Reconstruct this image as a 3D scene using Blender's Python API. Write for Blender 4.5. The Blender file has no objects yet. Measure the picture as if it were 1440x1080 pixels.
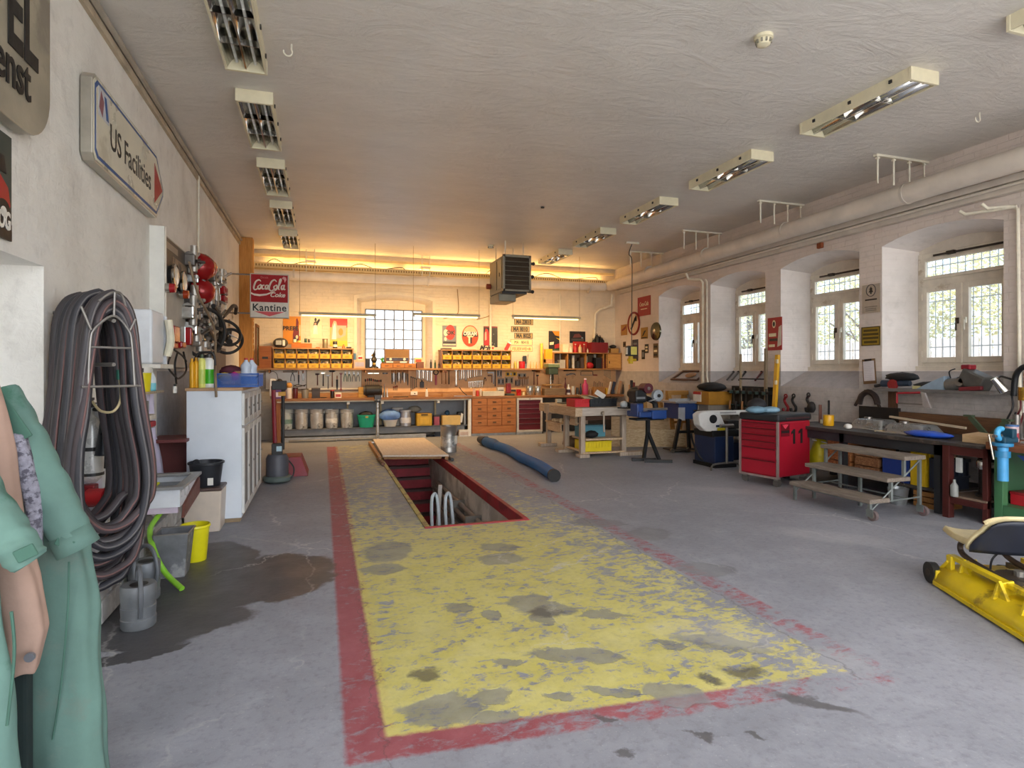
import bpy, bmesh, math, random
from mathutils import Vector, Matrix, Euler
S=bpy.context.scene
COL=S.collection
PI=math.pi
R=math.radians
random.seed(7)
LAMP_W=26.0
# ---------------------------------------------------------------- camera
F_PX=830.0; VX=453.0; HY=522.0; HC=1.56          # focal length and vanishing point in a 1440x1080 frame, eye height
YAW=math.atan((720-VX)/F_PX); CY,SY=math.cos(YAW),math.sin(YAW)
cam=bpy.data.objects.new('camera',bpy.data.cameras.new('camera')); COL.objects.link(cam)
cam.location=(0,0,HC); cam.rotation_euler=(PI/2,0,-YAW)
cam.data.sensor_width=36; cam.data.lens=F_PX/1440*36; cam.data.shift_y=-(540-HY)/1440
cam.data.clip_start=.05; cam.data.clip_end=300
S.camera=cam
def P(px,py,x=None,y=None,z=None):
    "point of the room seen at a pixel, on a plane of the room (x, y or z given, metres)"
    dx=(px-720)/F_PX; dz=(HY-py)/F_PX; X=dx*CY+SY; Y=-dx*SY+CY
    t=x/X if x is not None else y/Y if y is not None else (z-HC)/dz
    return Vector((t*X,t*Y,HC+t*dz))
# ---------------------------------------------------------------- light
S.view_settings.view_transform='Standard'; S.view_settings.look='None'
S.view_settings.gamma=1; S.view_settings.use_curve_mapping=False
S.view_settings.exposure=0.40
W=bpy.data.worlds.new('world'); S.world=W; W.use_nodes=True
nt=W.node_tree; nt.nodes.clear()
wo=nt.nodes.new('ShaderNodeOutputWorld'); bg=nt.nodes.new('ShaderNodeBackground')
sk=nt.nodes.new('ShaderNodeTexSky'); sk.sky_type='NISHITA'; sk.sun_disc=False
sk.sun_elevation=R(38); sk.sun_rotation=R(200); sk.air_density=1.0; sk.dust_density=3.0; sk.ozone_density=1.0
mixw=nt.nodes.new('ShaderNodeMixRGB'); mixw.inputs[0].default_value=.55; mixw.inputs[2].default_value=(8.4,9.3,10.6,1)
nt.links.new(sk.outputs[0],mixw.inputs[1]); nt.links.new(mixw.outputs[0],bg.inputs[0])
SKY=bg
bg.inputs[1].default_value=0.42
nt.links.new(bg.outputs[0],wo.inputs[0])
sun=bpy.data.objects.new('sun',bpy.data.lights.new('sun','SUN')); COL.objects.link(sun)
sun.data.energy=6.5; sun.data.color=(1,.95,.86); sun.data.angle=R(.6)
sun.rotation_euler=Vector((.75,.06,-.66)).to_track_quat('-Z','Y').to_euler()
# ---------------------------------------------------------------- helpers
def lin(h):
    if not isinstance(h,str): return h
    h=h.lstrip('#'); o=[]
    for i in (0,2,4):
        c=int(h[i:i+2],16)/255; o.append(c/12.92 if c<=.04045 else ((c+.055)/1.055)**2.4)
    return tuple(o)
class NT:
    def __init__(s,m): s.t=m.node_tree
    def n(s,ty,**k):
        nd=s.t.nodes.new(ty)
        for a,v in k.items():
            if a=='ins':
                for i,x in v.items():
                    if isinstance(x,bpy.types.NodeSocket): s.t.links.new(x,nd.inputs[i])
                    else: nd.inputs[i].default_value=x
            else: setattr(nd,a,v)
        return nd
    def math(s,op,a,b=0,c=None,clamp=False):
        d={0:a,1:b}
        if c is not None: d[2]=c
        return s.n('ShaderNodeMath',operation=op,use_clamp=clamp,ins=d).outputs[0]
    def mix(s,f,a,b,blend='MIX'):
        nd=s.n('ShaderNodeMixRGB',blend_type=blend)
        for i,x in enumerate((f,a,b)):
            if isinstance(x,bpy.types.NodeSocket): s.t.links.new(x,nd.inputs[i])
            elif i==0: nd.inputs[0].default_value=x
            else: nd.inputs[i].default_value=(*lin(x),1)
        return nd.outputs[0]
    def noise(s,vec,scale,detail=4,rough=.55,dist=0):
        d={'Scale':scale,'Detail':detail,'Roughness':rough,'Distortion':dist}
        if vec is not None: d['Vector']=vec
        return s.n('ShaderNodeTexNoise',ins=d).outputs[0]
    def ramp(s,v,lo,hi,a=0,b=1,smooth=False):
        nd=s.n('ShaderNodeMapRange',ins={0:v,1:lo,2:hi,3:a,4:b})
        if smooth: nd.interpolation_type='SMOOTHSTEP'
        return nd.outputs[0]
    def sep(s,v): return s.n('ShaderNodeSeparateXYZ',ins={0:v}).outputs
    def com(s,x,y,z): return s.n('ShaderNodeCombineXYZ',ins={0:x,1:y,2:z}).outputs[0]
    def bump(s,h,strength=.3,dist=.01,normal=None):
        d={'Height':h,'Strength':strength,'Distance':dist}
        if normal is not None: d['Normal']=normal
        return s.n('ShaderNodeBump',ins=d).outputs[0]
def newmat(name):
    m=bpy.data.materials.new(name); m.use_nodes=True
    return m,NT(m),m.node_tree.nodes['Principled BSDF']
MC={}
def M(c,rough=.5,metal=0,var=.12,scale=9,bump=0,bscale=40,c2=None,thr=None,alpha=1,emit=0,trans=0):
    "procedural material: base colour with grain, optional second colour in patches, optional relief"
    k=(c,rough,metal,var,scale,bump,bscale,c2,thr,alpha,emit,trans)
    if k in MC: return MC[k]
    m,t,b=newmat('mat_%03d'%len(MC)); MC[k]=m
    co=t.n('ShaderNodeTexCoord').outputs['Object']
    nz=t.noise(co,scale,5,.6)
    f=t.ramp(nz,.3,.7,1-var,1+var)
    base=t.mix(1,c,t.com(f,f,f),'MULTIPLY')
    if c2:
        lo=thr or .52
        base=t.mix(t.ramp(t.noise(co,scale*.7,6,.65),lo,lo+.08),base,c2)
    b.inputs['Base Color'].default_value=(*lin(c),1)
    t.t.links.new(base,b.inputs['Base Color'])
    r=t.ramp(nz,.3,.7,max(.03,rough-.08),min(1,rough+.08)); t.t.links.new(r,b.inputs['Roughness'])
    b.inputs['Metallic'].default_value=metal
    if bump: t.t.links.new(t.bump(t.noise(co,bscale,4),bump,.004),b.inputs['Normal'])
    if alpha<1: b.inputs['Alpha'].default_value=alpha
    if trans: b.inputs['Transmission Weight'].default_value=trans; b.inputs['IOR'].default_value=1.3
    if emit:
        b.inputs['Emission Color'].default_value=(*lin(c),1); b.inputs['Emission Strength'].default_value=emit
    return m
def WOOD(c,c2,rough=.6,axis=0,sc=3,bump=.15):
    k=('wood',c,c2,rough,axis,sc)
    if k in MC: return MC[k]
    m,t,b=newmat('wood_%03d'%len(MC)); MC[k]=m
    co=t.n('ShaderNodeTexCoord').outputs['Object']
    s=[9*sc]*3; s[axis]=.8*sc
    mp=t.n('ShaderNodeMapping',ins={0:co,3:tuple(s)}).outputs[0]
    g=t.noise(mp,1.6,6,.6,.6)
    base=t.mix(t.ramp(g,.35,.68),c,c2)
    base=t.mix(t.ramp(t.noise(co,2.5,3),.4,.75,0,.35),base,c2)
    t.t.links.new(base,b.inputs['Base Color']); b.inputs['Roughness'].default_value=rough
    t.t.links.new(t.bump(g,bump,.003),b.inputs['Normal'])
    return m
class B:
    "mesh builder"
    def __init__(s): s.v=[]; s.f=[]
    def add(s,vs,fs,T=None):
        o=len(s.v); s.v+=[tuple(T@Vector(p)) if T else tuple(p) for p in vs]; s.f+=[tuple(o+i for i in f) for f in fs]; return s
    def box(s,x0,x1,y0,y1,z0,z1,T=None):
        v=[(x0,y0,z0),(x1,y0,z0),(x1,y1,z0),(x0,y1,z0),(x0,y0,z1),(x1,y0,z1),(x1,y1,z1),(x0,y1,z1)]
        return s.add(v,[(0,3,2,1),(4,5,6,7),(0,1,5,4),(1,2,6,5),(2,3,7,6),(3,0,4,7)],T)
    def cb(s,c,d,rot=(0,0,0)):
        "box by centre and size, rotated"
        T=Matrix.Translation(c)@Euler(rot).to_matrix().to_4x4()
        return s.box(-d[0]/2,d[0]/2,-d[1]/2,d[1]/2,-d[2]/2,d[2]/2,T)
    def beam(s,p,q,w,h,up=(0,0,1)):
        "box section w x h from p to q"
        p=Vector(p); q=Vector(q); d=q-p; L=d.length; d/=L; u=Vector(up)
        if abs(d.dot(u))>.99: u=Vector((0,1,0))
        sx=d.cross(u).normalized(); u=sx.cross(d)
        T=Matrix(((*[d[0],sx[0],u[0]],p[0]),(d[1],sx[1],u[1],p[1]),(d[2],sx[2],u[2],p[2]),(0,0,0,1)))
        return s.box(0,L,-w/2,w/2,-h/2,h/2,T)
    def tube(s,pts,r,n=8,closed=False,caps=True):
        pts=[Vector(p) for p in pts]; N=len(pts); rr=r if hasattr(r,'__len__') else [r]*N
        o=len(s.v); prev=None
        for i,p in enumerate(pts):
            if closed: d=pts[(i+1)%N]-pts[i-1]
            else: d=pts[min(i+1,N-1)]-pts[max(i-1,0)]
            d=d.normalized() if d.length>1e-9 else Vector((0,0,1))
            if prev is None:
                a=Vector((0,0,1)) if abs(d.z)<.9 else Vector((1,0,0)); u=d.cross(a).normalized()
            else:
                u=(prev-d*prev.dot(d)); u=u.normalized() if u.length>1e-6 else d.orthogonal().normalized()
            prev=u; w=d.cross(u)
            for k in range(n):
                a=2*PI*k/n; q=p+(u*math.cos(a)+w*math.sin(a))*rr[i]; s.v.append(tuple(q))
        for i in range(N if closed else N-1):
            j=(i+1)%N
            for k in range(n):
                l=(k+1)%n; s.f.append((o+i*n+k,o+i*n+l,o+j*n+l,o+j*n+k))
        if caps and not closed:
            s.f.append(tuple(o+k for k in reversed(range(n)))); s.f.append(tuple(o+(N-1)*n+k for k in range(n)))
        return s
    def cyl(s,p,q,r,r2=None,n=12): return s.tube([p,q],[r,r if r2 is None else r2],n)
    def lathe(s,prof,c=(0,0,0),n=20,T=None,cap=True):
        "profile of (radius,z)"
        o=len(s.v); vs=[]; fs=[]
        for r,z in prof:
            for k in range(n): a=2*PI*k/n; vs.append((c[0]+r*math.cos(a),c[1]+r*math.sin(a),c[2]+z))
        for i in range(len(prof)-1):
            for k in range(n): l=(k+1)%n; fs.append((i*n+k,i*n+l,(i+1)*n+l,(i+1)*n+k))
        if cap:
            if prof[0][0]>1e-6: fs.append(tuple(reversed(range(n))))
            if prof[-1][0]>1e-6: fs.append(tuple((len(prof)-1)*n+k for k in range(n)))
        return s.add(vs,fs,T)
    def ball(s,c,r,n=12,sc=(1,1,1)):
        pr=[(max(1e-5,r*math.sin(PI*i/(n//2))),-r*math.cos(PI*i/(n//2))) for i in range(n//2+1)]
        T=Matrix.Translation(c)@Matrix.Diagonal((*sc,1)); return s.lathe(pr,(0,0,0),n,T,False)
    def prism(s,poly,a,b,ax='y',T=None):
        "extrude a 2D outline from a to b along an axis; outline coords are the two other axes in order"
        n=len(poly)
        def mk(p,h): return {'x':(h,p[0],p[1]),'y':(p[0],h,p[1]),'z':(p[0],p[1],h)}[ax]
        vs=[mk(p,a) for p in poly]+[mk(p,b) for p in poly]
        fs=[tuple(reversed(range(n))),tuple(range(n,2*n))]+[(i,(i+1)%n,n+(i+1)%n,n+i) for i in range(n)]
        return s.add(vs,fs,T)
    def sheet(s,grid,thick=0):
        "grid of points -> surface"
        o=len(s.v); h=len(grid); w=len(grid[0])
        for row in grid: s.v+=[tuple(p) for p in row]
        for i in range(h-1):
            for j in range(w-1): a=o+i*w+j; s.f.append((a,a+1,a+w+1,a+w))
        return s
    def ob(s,name,mat,parent=None,bev=0,smooth=False,sub=0,solid=0,seg=2,fix=True):
        me=bpy.data.meshes.new(name); me.from_pydata(s.v,[],s.f)
        if fix:
            bm=bmesh.new(); bm.from_mesh(me); bmesh.ops.recalc_face_normals(bm,faces=bm.faces); bm.to_mesh(me); bm.free()
        o=bpy.data.objects.new(name,me); COL.objects.link(o); me.materials.append(mat)
        if parent: o.parent=parent
        if smooth:
            me.polygons.foreach_set('use_smooth',[True]*len(me.polygons))
            if smooth!='all': me.set_sharp_from_angle(angle=R(40))
        if solid: q=o.modifiers.new('s','SOLIDIFY'); q.thickness=solid; q.offset=0
        if bev: q=o.modifiers.new('b','BEVEL'); q.width=bev; q.segments=seg; q.limit_method='ANGLE'
        if sub: q=o.modifiers.new('d','SUBSURF'); q.levels=sub; q.render_levels=sub
        return o
def tag(o,label,cat=None,group=None,kind=None):
    if label: o['label']=label
    if cat: o['category']=cat
    if group: o['group']=group
    if kind: o['kind']=kind
    return o
def thing(name,label,cat,loc=(0,0,0),rz=0,group=None):
    o=bpy.data.objects.new(name,None); COL.objects.link(o); o.empty_display_size=.1
    o.location=loc; o.rotation_euler=(0,0,rz); return tag(o,label,cat,group)
def copy(o,loc=None,rz=None,label=None,group=None,parent=None):
    c=o.copy(); COL.objects.link(c); c.parent=parent
    for ch in list(o.children): copy(ch,parent=c)
    if loc is not None: c.location=loc
    if rz is not None: c.rotation_euler=(0,0,rz)
    if label: c['label']=label
    if group: c['group']=group
    return c
def like(o,n=1): return o.data.users
def struct(b,name,mat,parent=None,**k):
    o=b.ob(name,mat,parent,**k)
    if not parent: o['kind']='structure'
    return o
def text(body,size,loc,rot,mat,parent,ext=.002,ax='CENTER',shear=0,off=0,name='lettering',sx=1,ay='CENTER',sp=1):
    c=bpy.data.curves.new(name,'FONT'); c.body=body; c.size=size; c.extrude=ext; c.align_x=ax; c.align_y=ay; c.shear=shear; c.offset=off; c.space_character=sp
    c.resolution_u=3
    t=bpy.data.objects.new(name,c)
    dg=bpy.context.evaluated_depsgraph_get(); COL.objects.link(t); dg.update()
    me=bpy.data.meshes.new_from_object(t.evaluated_get(dg)); bpy.data.objects.remove(t); bpy.data.curves.remove(c)
    me.name=name; me.materials.clear(); me.materials.append(mat)
    o=bpy.data.objects.new(name,me); COL.objects.link(o); o.location=loc; o.rotation_euler=rot; o.scale=(sx,1,1); o.parent=parent
    return o
def arc(c,r,a0,a1,n,plane='xz'):
    o=[]
    for i in range(n+1):
        a=R(a0+(a1-a0)*i/n); u,v=r*math.cos(a),r*math.sin(a)
        o.append({'xz':(c[0]+u,c[1],c[2]+v),'yz':(c[0],c[1]+u,c[2]+v),'xy':(c[0]+u,c[1]+v,c[2])}[plane])
    return o
def bez(ps,n=8):
    "smooth curve through points (Catmull-Rom)"
    ps=[Vector(p) for p in ps]; q=[ps[0]]+ps+[ps[-1]]; o=[]
    for i in range(1,len(q)-2):
        a,b,c,d=q[i-1:i+3]
        for k in range(n):
            t=k/n; o.append(.5*((2*b)+(c-a)*t+(2*a-5*b+4*c-d)*t*t+(3*b-a-3*c+d)*t**3))
    o.append(ps[-1]); return o
# facing rotations for lettering
FACE_Y=(PI/2,0,0)        # read by someone looking along +y (on the back wall)
FACE_XP=(PI/2,0,PI/2)    # on the left wall, read from +x
FACE_XN=(PI/2,0,-PI/2)   # on the right wall, read from -x
def each(b,name,mat,parent=None,**k):
    "one object per separate piece of the builder"
    n=len(b.v); r=list(range(n))
    def find(i):
        while r[i]!=i: r[i]=r[r[i]]; i=r[i]
        return i
    for f in b.f:
        a=find(f[0])
        for i in f[1:]: r[find(i)]=a
    g={}
    for f in b.f: g.setdefault(find(f[0]),[]).append(f)
    out=[]
    for fs in g.values():
        ids=sorted({i for f in fs for i in f}); mp={i:j for j,i in enumerate(ids)}
        q=B(); q.v=[b.v[i] for i in ids]; q.f=[tuple(mp[i] for i in f) for f in fs]
        out.append(q.ob(name,mat,parent,**k))
    return out
def loft(b,secs,n=28,fold=0,seed=0,cap=True,per=6):
    "garment-like tube through horizontal rings (x,y,z,rx,ry), smoothed, with vertical folds"
    rnd=random.Random(seed); ph=[rnd.uniform(0,6.3) for _ in range(6)]
    rows=bez([(i,0,0) for i in range(len(secs))],per); rings=[]
    for p in rows:
        i=min(int(p.x),len(secs)-2); f=p.x-i; a,c=secs[i],secs[i+1]; f=f*f*(3-2*f)
        s_=[a[k]*(1-f)+c[k]*f for k in range(5)]; ring=[]
        for k in range(n):
            t=2*PI*k/n; z=s_[2]
            m=1+fold*(math.sin(5*t+ph[0]+z*2.2)+.7*math.sin(9*t+ph[1]-z*3.1)+.5*math.sin(3*t+ph[2]+z*5))+fold*.8*math.sin(z*19+ph[3]+2*t)
            ring.append((s_[0]+s_[3]*m*math.cos(t),s_[1]+s_[4]*m*math.sin(t),z+fold*.1*math.sin(4*t)))
        rings.append(ring)
    o=len(b.v)
    for r_ in rings: b.v+=r_
    for i in range(len(rings)-1):
        for k in range(n): l=(k+1)%n; b.f.append((o+i*n+k,o+i*n+l,o+(i+1)*n+l,o+(i+1)*n+k))
    if cap: b.f.append(tuple(o+k for k in range(n))); b.f.append(tuple(o+(len(rings)-1)*n+k for k in range(n)))
    return b
def sleeve(b,pts,rad,n=22,fold=.06,seed=0,per=7,flat=1.0):
    "a cloth sleeve along a path with crosswise creases"
    rnd=random.Random(seed); ph=[rnd.uniform(0,6.3) for _ in range(5)]
    pp=bez(pts,per); N=len(pp); rr=[]
    for i in range(N):
        f=i/(N-1)*(len(rad)-1); j=min(int(f),len(rad)-2); f-=j; rr.append(rad[j]*(1-f)+rad[j+1]*f)
    o=len(b.v); prev=None
    for i,p in enumerate(pp):
        d=(pp[min(i+1,N-1)]-pp[max(i-1,0)]).normalized(); u=d.cross(Vector((0,1,0))).normalized(); w=d.cross(u)
        for k in range(n):
            a=2*PI*k/n; m=1+fold*(math.sin(i*1.7+ph[0]+2*a)+.8*math.sin(i*.9+3*a+ph[1])+.4*math.sin(6*a+ph[2]))
            b.v.append(tuple(p+(u*math.cos(a)+w*math.sin(a)*flat)*rr[i]*m))
    for i in range(N-1):
        for k in range(n): l=(k+1)%n; b.f.append((o+i*n+k,o+i*n+l,o+(i+1)*n+l,o+(i+1)*n+k))
    b.f.append(tuple(o+k for k in range(n)))
    return b
def bucketmb(b,r0,r1,h,c=(0,0,0),t=.006,n=24):
    return b.lathe([(r0*.98,0),(r0,.004),(r1,h),(r1-t,h),(r0-t,t*1.5),(0.001,t*1.5)],c,n)
def on(px,py,**k): return P(px,py,**k)
# ================================================================ SETTING
XL,XR,YB,ZC=-1.62,7.57,14.4,4.31           # left wall, right wall, back wall, ceiling
Y0=-2.4                                     # the hall is open at its gate, behind the camera
PX0,PX1,PY0,PY1=1.02,2.02,5.88,13.25       # inspection pit
def wallmat(name,up,low,zs,ymin=None,brick=.35,plaster=.5,bs=1.0,axis='y',blotch='#b5aca0'):
    m,t,b=newmat(name)
    co=t.n('ShaderNodeTexCoord').outputs['Object']; x,y,z=t.sep(co)
    u=y if axis=='y' else x
    n1=t.noise(co,1.3,5,.6); n2=t.noise(co,7,5,.65)
    base=t.mix(t.ramp(n1,.45,.75,0,.45),up,blotch)
    base=t.mix(t.ramp(n2,.55,.8,0,.25),base,'#8f877c')
    lowc=t.mix(t.ramp(n2,.4,.75,0,.5),low,'#8a8785')
    msk=t.math('LESS_THAN',z,zs)
    if ymin is not None: msk=t.math('MULTIPLY',msk,t.math('GREATER_THAN',y,ymin))
    base=t.mix(msk,base,lowc)
    t.t.links.new(base,b.inputs['Base Color']); b.inputs['Roughness'].default_value=.75
    br=t.n('ShaderNodeTexBrick',ins={'Vector':t.com(u,z,0),'Scale':1.0,'Mortar Size':.008,'Mortar Smooth':.6,'Brick Width':.25,'Row Height':.077})
    h=t.math('ADD',t.math('MULTIPLY',br.outputs['Fac'],-brick),t.math('MULTIPLY',t.noise(co,14*bs,6,.65,.6),plaster))
    h=t.math('ADD',h,t.math('MULTIPLY',t.noise(co,3*bs,4),plaster))
    t.t.links.new(t.bump(h,.6,.02),b.inputs['Normal'])
    return m
M_WL=wallmat('wall_left_paint','#f0ece3','#b9babf',1.56,6.9,.04,1.1)
M_WR=wallmat('wall_right_paint','#e2d4ca','#c4bdb9',1.56,None,.3,.35)
M_WR2=wallmat('wall_right_reveal','#efe6e0','#b3acaa',1.56,None,.1,.2)
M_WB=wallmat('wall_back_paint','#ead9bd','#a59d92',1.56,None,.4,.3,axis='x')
m,t,b=newmat('ceiling_paint'); M_CEIL=m
co=t.n('ShaderNodeTexCoord').outputs['Object']
mp=t.n('ShaderNodeMapping',ins={0:co,3:(1,2.2,1)}).outputs[0]
n1=t.noise(mp,.6,5,.6,.4); n2=t.noise(mp,3.2,6,.6,1.2); n3=t.noise(mp,1.6,6,.7,2.2)
base=t.mix(t.ramp(n1,.35,.7,0,.6),'#e6e0d8','#cfc9c1')
base=t.mix(t.ramp(n2,.5,.75,0,.35),base,'#efeae3')
t.t.links.new(base,b.inputs['Base Color']); b.inputs['Roughness'].default_value=.42
t.t.links.new(t.bump(t.math('ADD',n3,t.math('MULTIPLY',n2,.4)),.55,.03),b.inputs['Normal'])

# ---- floor: worn concrete with a painted yellow field, red border, patches, stains
m,t,b=newmat('floor_concrete'); M_FLOOR=m
co=t.n('ShaderNodeTexCoord').outputs['Object']; x,y,z=t.sep(co)
fine=t.noise(co,22,6,.7); mid=t.noise(co,4,6,.62); big=t.noise(co,.7,4,.55)
wx=t.math('ADD',x,t.math('MULTIPLY',t.math('SUBTRACT',mid,.5),.30)); wy=t.math('ADD',y,t.math('MULTIPLY',t.math('SUBTRACT',t.noise(co,4.7,5,.6),.5),.30))
base=t.mix(t.ramp(big,.35,.65),'#8a8d96','#999ca6')
base=t.mix(t.ramp(mid,.45,.75,0,.5),base,'#aeb1ba')
base=t.mix(t.ramp(fine,.5,.75,0,.5),base,'#64646a')
base=t.mix(t.ramp(t.noise(co,60,4,.7),.6,.72,0,.45),base,'#c4c5ca')
scr=t.noise(t.n('ShaderNodeMapping',ins={0:co,2:(0,0,.5),3:(3,22,1)}).outputs[0],1.2,5,.7)
base=t.mix(t.ramp(scr,.66,.74,0,.4),base,'#c6c5c6')
def band(v,lo,hi,s=.012):
    return t.math('MULTIPLY',t.ramp(v,lo-s,lo+s),t.ramp(v,hi-s,hi+s,1,0))
def rect(X,Y,x0,x1,y0,y1,s=.012): return t.math('MULTIPLY',band(X,x0,x1,s),band(Y,y0,y1,s))
ex=t.math('ADD',x,t.math('MULTIPLY',t.math('SUBTRACT',fine,.5),.03)); ey=t.math('ADD',y,t.math('MULTIPLY',t.math('SUBTRACT',fine,.5),.05))
# the painted field runs a little askew at its near end
yn=t.math('ADD',y,t.math('MULTIPLY',x,.075))
eyn=t.math('ADD',ey,t.math('MULTIPLY',ex,.075))
fin2=t.noise(t.n('ShaderNodeMapping',ins={0:co,3:(1,1.6,1)}).outputs[0],11,7,.75,.4)
wear=t.math('ADD',t.math('MULTIPLY',mid,.34),t.math('MULTIPLY',fin2,.66))
red=t.math('SUBTRACT',rect(ex,eyn,.09,2.83,2.43,12.75),rect(ex,eyn,.30,2.66,2.60,14.0),clamp=True)
rx=t.math('ADD',t.ramp(x,.5,2.6,.05,-.06),t.math('MULTIPLY',t.math('MULTIPLY',t.ramp(x,.5,1.1,0,1),t.ramp(y,3.2,2.7,0,1)),-.05))   # more worn to the right
red=t.math('MULTIPLY',red,t.ramp(t.math('ADD',wear,rx),.40,.52))
base=t.mix(t.math('MULTIPLY',red,.85),base,t.mix(t.ramp(mid,.4,.7),'#93323c','#a8545b'))
yel=rect(ex,eyn,.26,2.62,2.58,12.9)
farw=t.math('ADD',t.ramp(y,5.0,7.5,0,.075),t.ramp(x,1.7,2.6,0,.07))
cut=t.math('SUBTRACT',wear,t.math('MULTIPLY',farw,1.0))
yel=t.math('MULTIPLY',yel,t.ramp(cut,.415,.475))
yc=t.mix(t.ramp(mid,.35,.7),'#cbc25c','#d8d188'); yc=t.mix(t.ramp(fine,.5,.72,0,.5),yc,'#a39f72')
yc=t.mix(t.ramp(y,4.8,7.2,0,.6),yc,'#b4ae8e')
yc=t.mix(t.ramp(t.noise(co,1.6,5,.7),.5,.72,0,.4),yc,'#a6a27a')
base=t.mix(t.math('MULTIPLY',yel,.93),base,yc)
def spots(lst,soft=.25):
    acc=None
    for (px,py,hw,hh) in lst:
        c=P(px,py,z=0); a=P(px-hw,py,z=0); d=P(px,py+hh,z=0)
        rx_=(c-a).length; ry_=max(abs(c.y-d.y),.02)
        # ellipse in the floor plane, turned with the line of sight
        ang=-math.atan2(c.x,c.y)
        ux=t.math('SUBTRACT',wx,c.x); uy=t.math('SUBTRACT',wy,c.y)
        A=t.math('DIVIDE',t.math('ADD',t.math('MULTIPLY',ux,math.cos(ang)),t.math('MULTIPLY',uy,math.sin(ang))),rx_)
        Bq=t.math('DIVIDE',t.math('SUBTRACT',t.math('MULTIPLY',uy,math.cos(ang)),t.math('MULTIPLY',ux,math.sin(ang))),ry_)
        d2=t.math('ADD',t.math('MULTIPLY',A,A),t.math('MULTIPLY',Bq,Bq))
        f=t.ramp(d2,1-soft,1+soft,1,0)
        acc=f if acc is None else t.math('MAXIMUM',acc,f)
    return acc
grey=spots([(836,922,40,11),(715,931,21,7),(642,855,20,6),(691,865,15,6),(545,776,36,15),(540,800,30,8),(935,905,23,6),(620,998,60,22),(700,1010,35,10),
  (770,855,35,12),(740,845,30,12),(765,870,22,8),(910,750,30,10),(690,975,35,12),(790,975,22,10),(860,970,35,10),(990,800,40,12),(780,918,40,9),(700,770,25,6),(705,785,35,8),(850,865,40,5),(550,770,20,8),(950,975,50,18),(575,690,26,50),(840,735,40,6),(1020,905,70,14)],.2)
gc=t.mix(t.ramp(mid,.4,.65),'#74777c','#8d8f92')
base=t.mix(t.math('MULTIPLY',grey,.72),base,gc)
dark=spots([(768,863,22,8),(1047,945,30,10),(600,945,20,10),(1055,1035,14,6),(880,1060,14,6),(1000,955,18,6),(985,1035,14,5),(850,1010,20,4),(1150,990,60,10)],.5)
base=t.mix(t.math('MULTIPLY',dark,.75),base,'#4d4a49')
wet=spots([(225,855,95,60),(330,830,125,26),(390,800,80,22),(230,885,120,22),(300,790,60,35),(410,815,60,14),(195,920,60,9)],.12)
base=t.mix(t.math('MULTIPLY',wet,.86),base,'#3a3838')
pale=spots([(1170,755,70,12),(1120,690,60,6),(1030,690,60,5),(1180,930,40,24),(1010,890,80,22),(1310,735,40,6)],.7)
base=t.mix(t.math('MULTIPLY',pale,.18),base,'#d5d4d4')
# thin dark lines along the painted slab edge and fine cracks
vor=t.n('ShaderNodeTexVoronoi',feature='DISTANCE_TO_EDGE',ins={'Vector':t.com(wx,wy,0),'Scale':.55}).outputs[0]
crk=t.math('MULTIPLY',t.ramp(vor,.0,.006,1,0),t.ramp(big,.45,.6))
base=t.mix(t.math('MULTIPLY',crk,.6),base,'#d0cfcc')
edge=t.math('MAXIMUM',band(wx,2.60,2.612,.006),band(wx,.245,.252,.004))
base=t.mix(t.math('MULTIPLY',t.math('MULTIPLY',edge,band(y,2.3,12.5)),.45),base,'#4c4a49')
t.t.links.new(base,b.inputs['Base Color'])
ro=t.ramp(mid,.3,.7,.5,.72); ro=t.math('SUBTRACT',ro,t.math('MULTIPLY',wet,.16)); ro=t.math('SUBTRACT',ro,t.math('MULTIPLY',yel,.06)); t.t.links.new(ro,b.inputs['Roughness'])
h=t.math('ADD',t.math('MULTIPLY',fine,.35),t.math('MULTIPLY',mid,.9)); h=t.math('SUBTRACT',h,t.math('MULTIPLY',grey,.35)); h=t.math('ADD',h,t.math('MULTIPLY',yel,.15)); 
t.t.links.new(t.bump(h,.5,.012),b.inputs['Normal'])
fb=B()
xs=[XL-.8,PX0,PX1,XR+.8]; ys=[-1.5,PY0,PY1,YB+.3]
for i in range(3):
    for j in range(3):
        if (i,j)!=(1,1): fb.add([(xs[i],ys[j],0),(xs[i+1],ys[j],0),(xs[i+1],ys[j+1],0),(xs[i],ys[j+1],0)],[(0,1,2,3)])
struct(fb,'floor',M_FLOOR,fix=False)
# pit
M_PITW=M('#d3ccc5',.8,0,.25,2.5,.4,30,'#b5ada6',.5); M_PITRED=M('#a02a36',.5,0,.2,4,.2,20,'#841f2b'); M_PITD=M('#6c6763',.85,0,.3,3,.4)
pit=thing('inspection_pit','long inspection pit with red rimmed grey walls sunk in the yellow painted floor','pit',(0,0,0)); pit['kind']='structure'
D=-1.65
B().box(PX1,PX1+.15,PY0,PY1,D,-.13).ob('pit_wall',M_PITW,pit); B().box(PX0-.15,PX0,PY0,PY1,D,-.13).ob('pit_wall',M_PITW,pit)
B().box(PX0-.15,PX1+.15,PY0-.15,PY0,D,-.02).ob('pit_wall',M_PITW,pit); B().box(PX0-.15,PX1+.15,PY1,PY1+.15,D,-.02).ob('pit_wall',M_PITW,pit)
B().box(PX0-.15,PX1+.15,PY0-.15,PY1+.15,D-.1,D).ob('pit_floor',M_PITD,pit)
M_STEEL=M('#8d8a84',.45,.6,.2,6,.1); M_RUST=M('#8c7a44',.6,.3,.3,6,.3,40,'#5e4a32')
B().box(PX1-.004,PX1+.05,PY0,PY1,-.13,.012).ob('rim_rail',M_PITRED,pit,.004)
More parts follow.
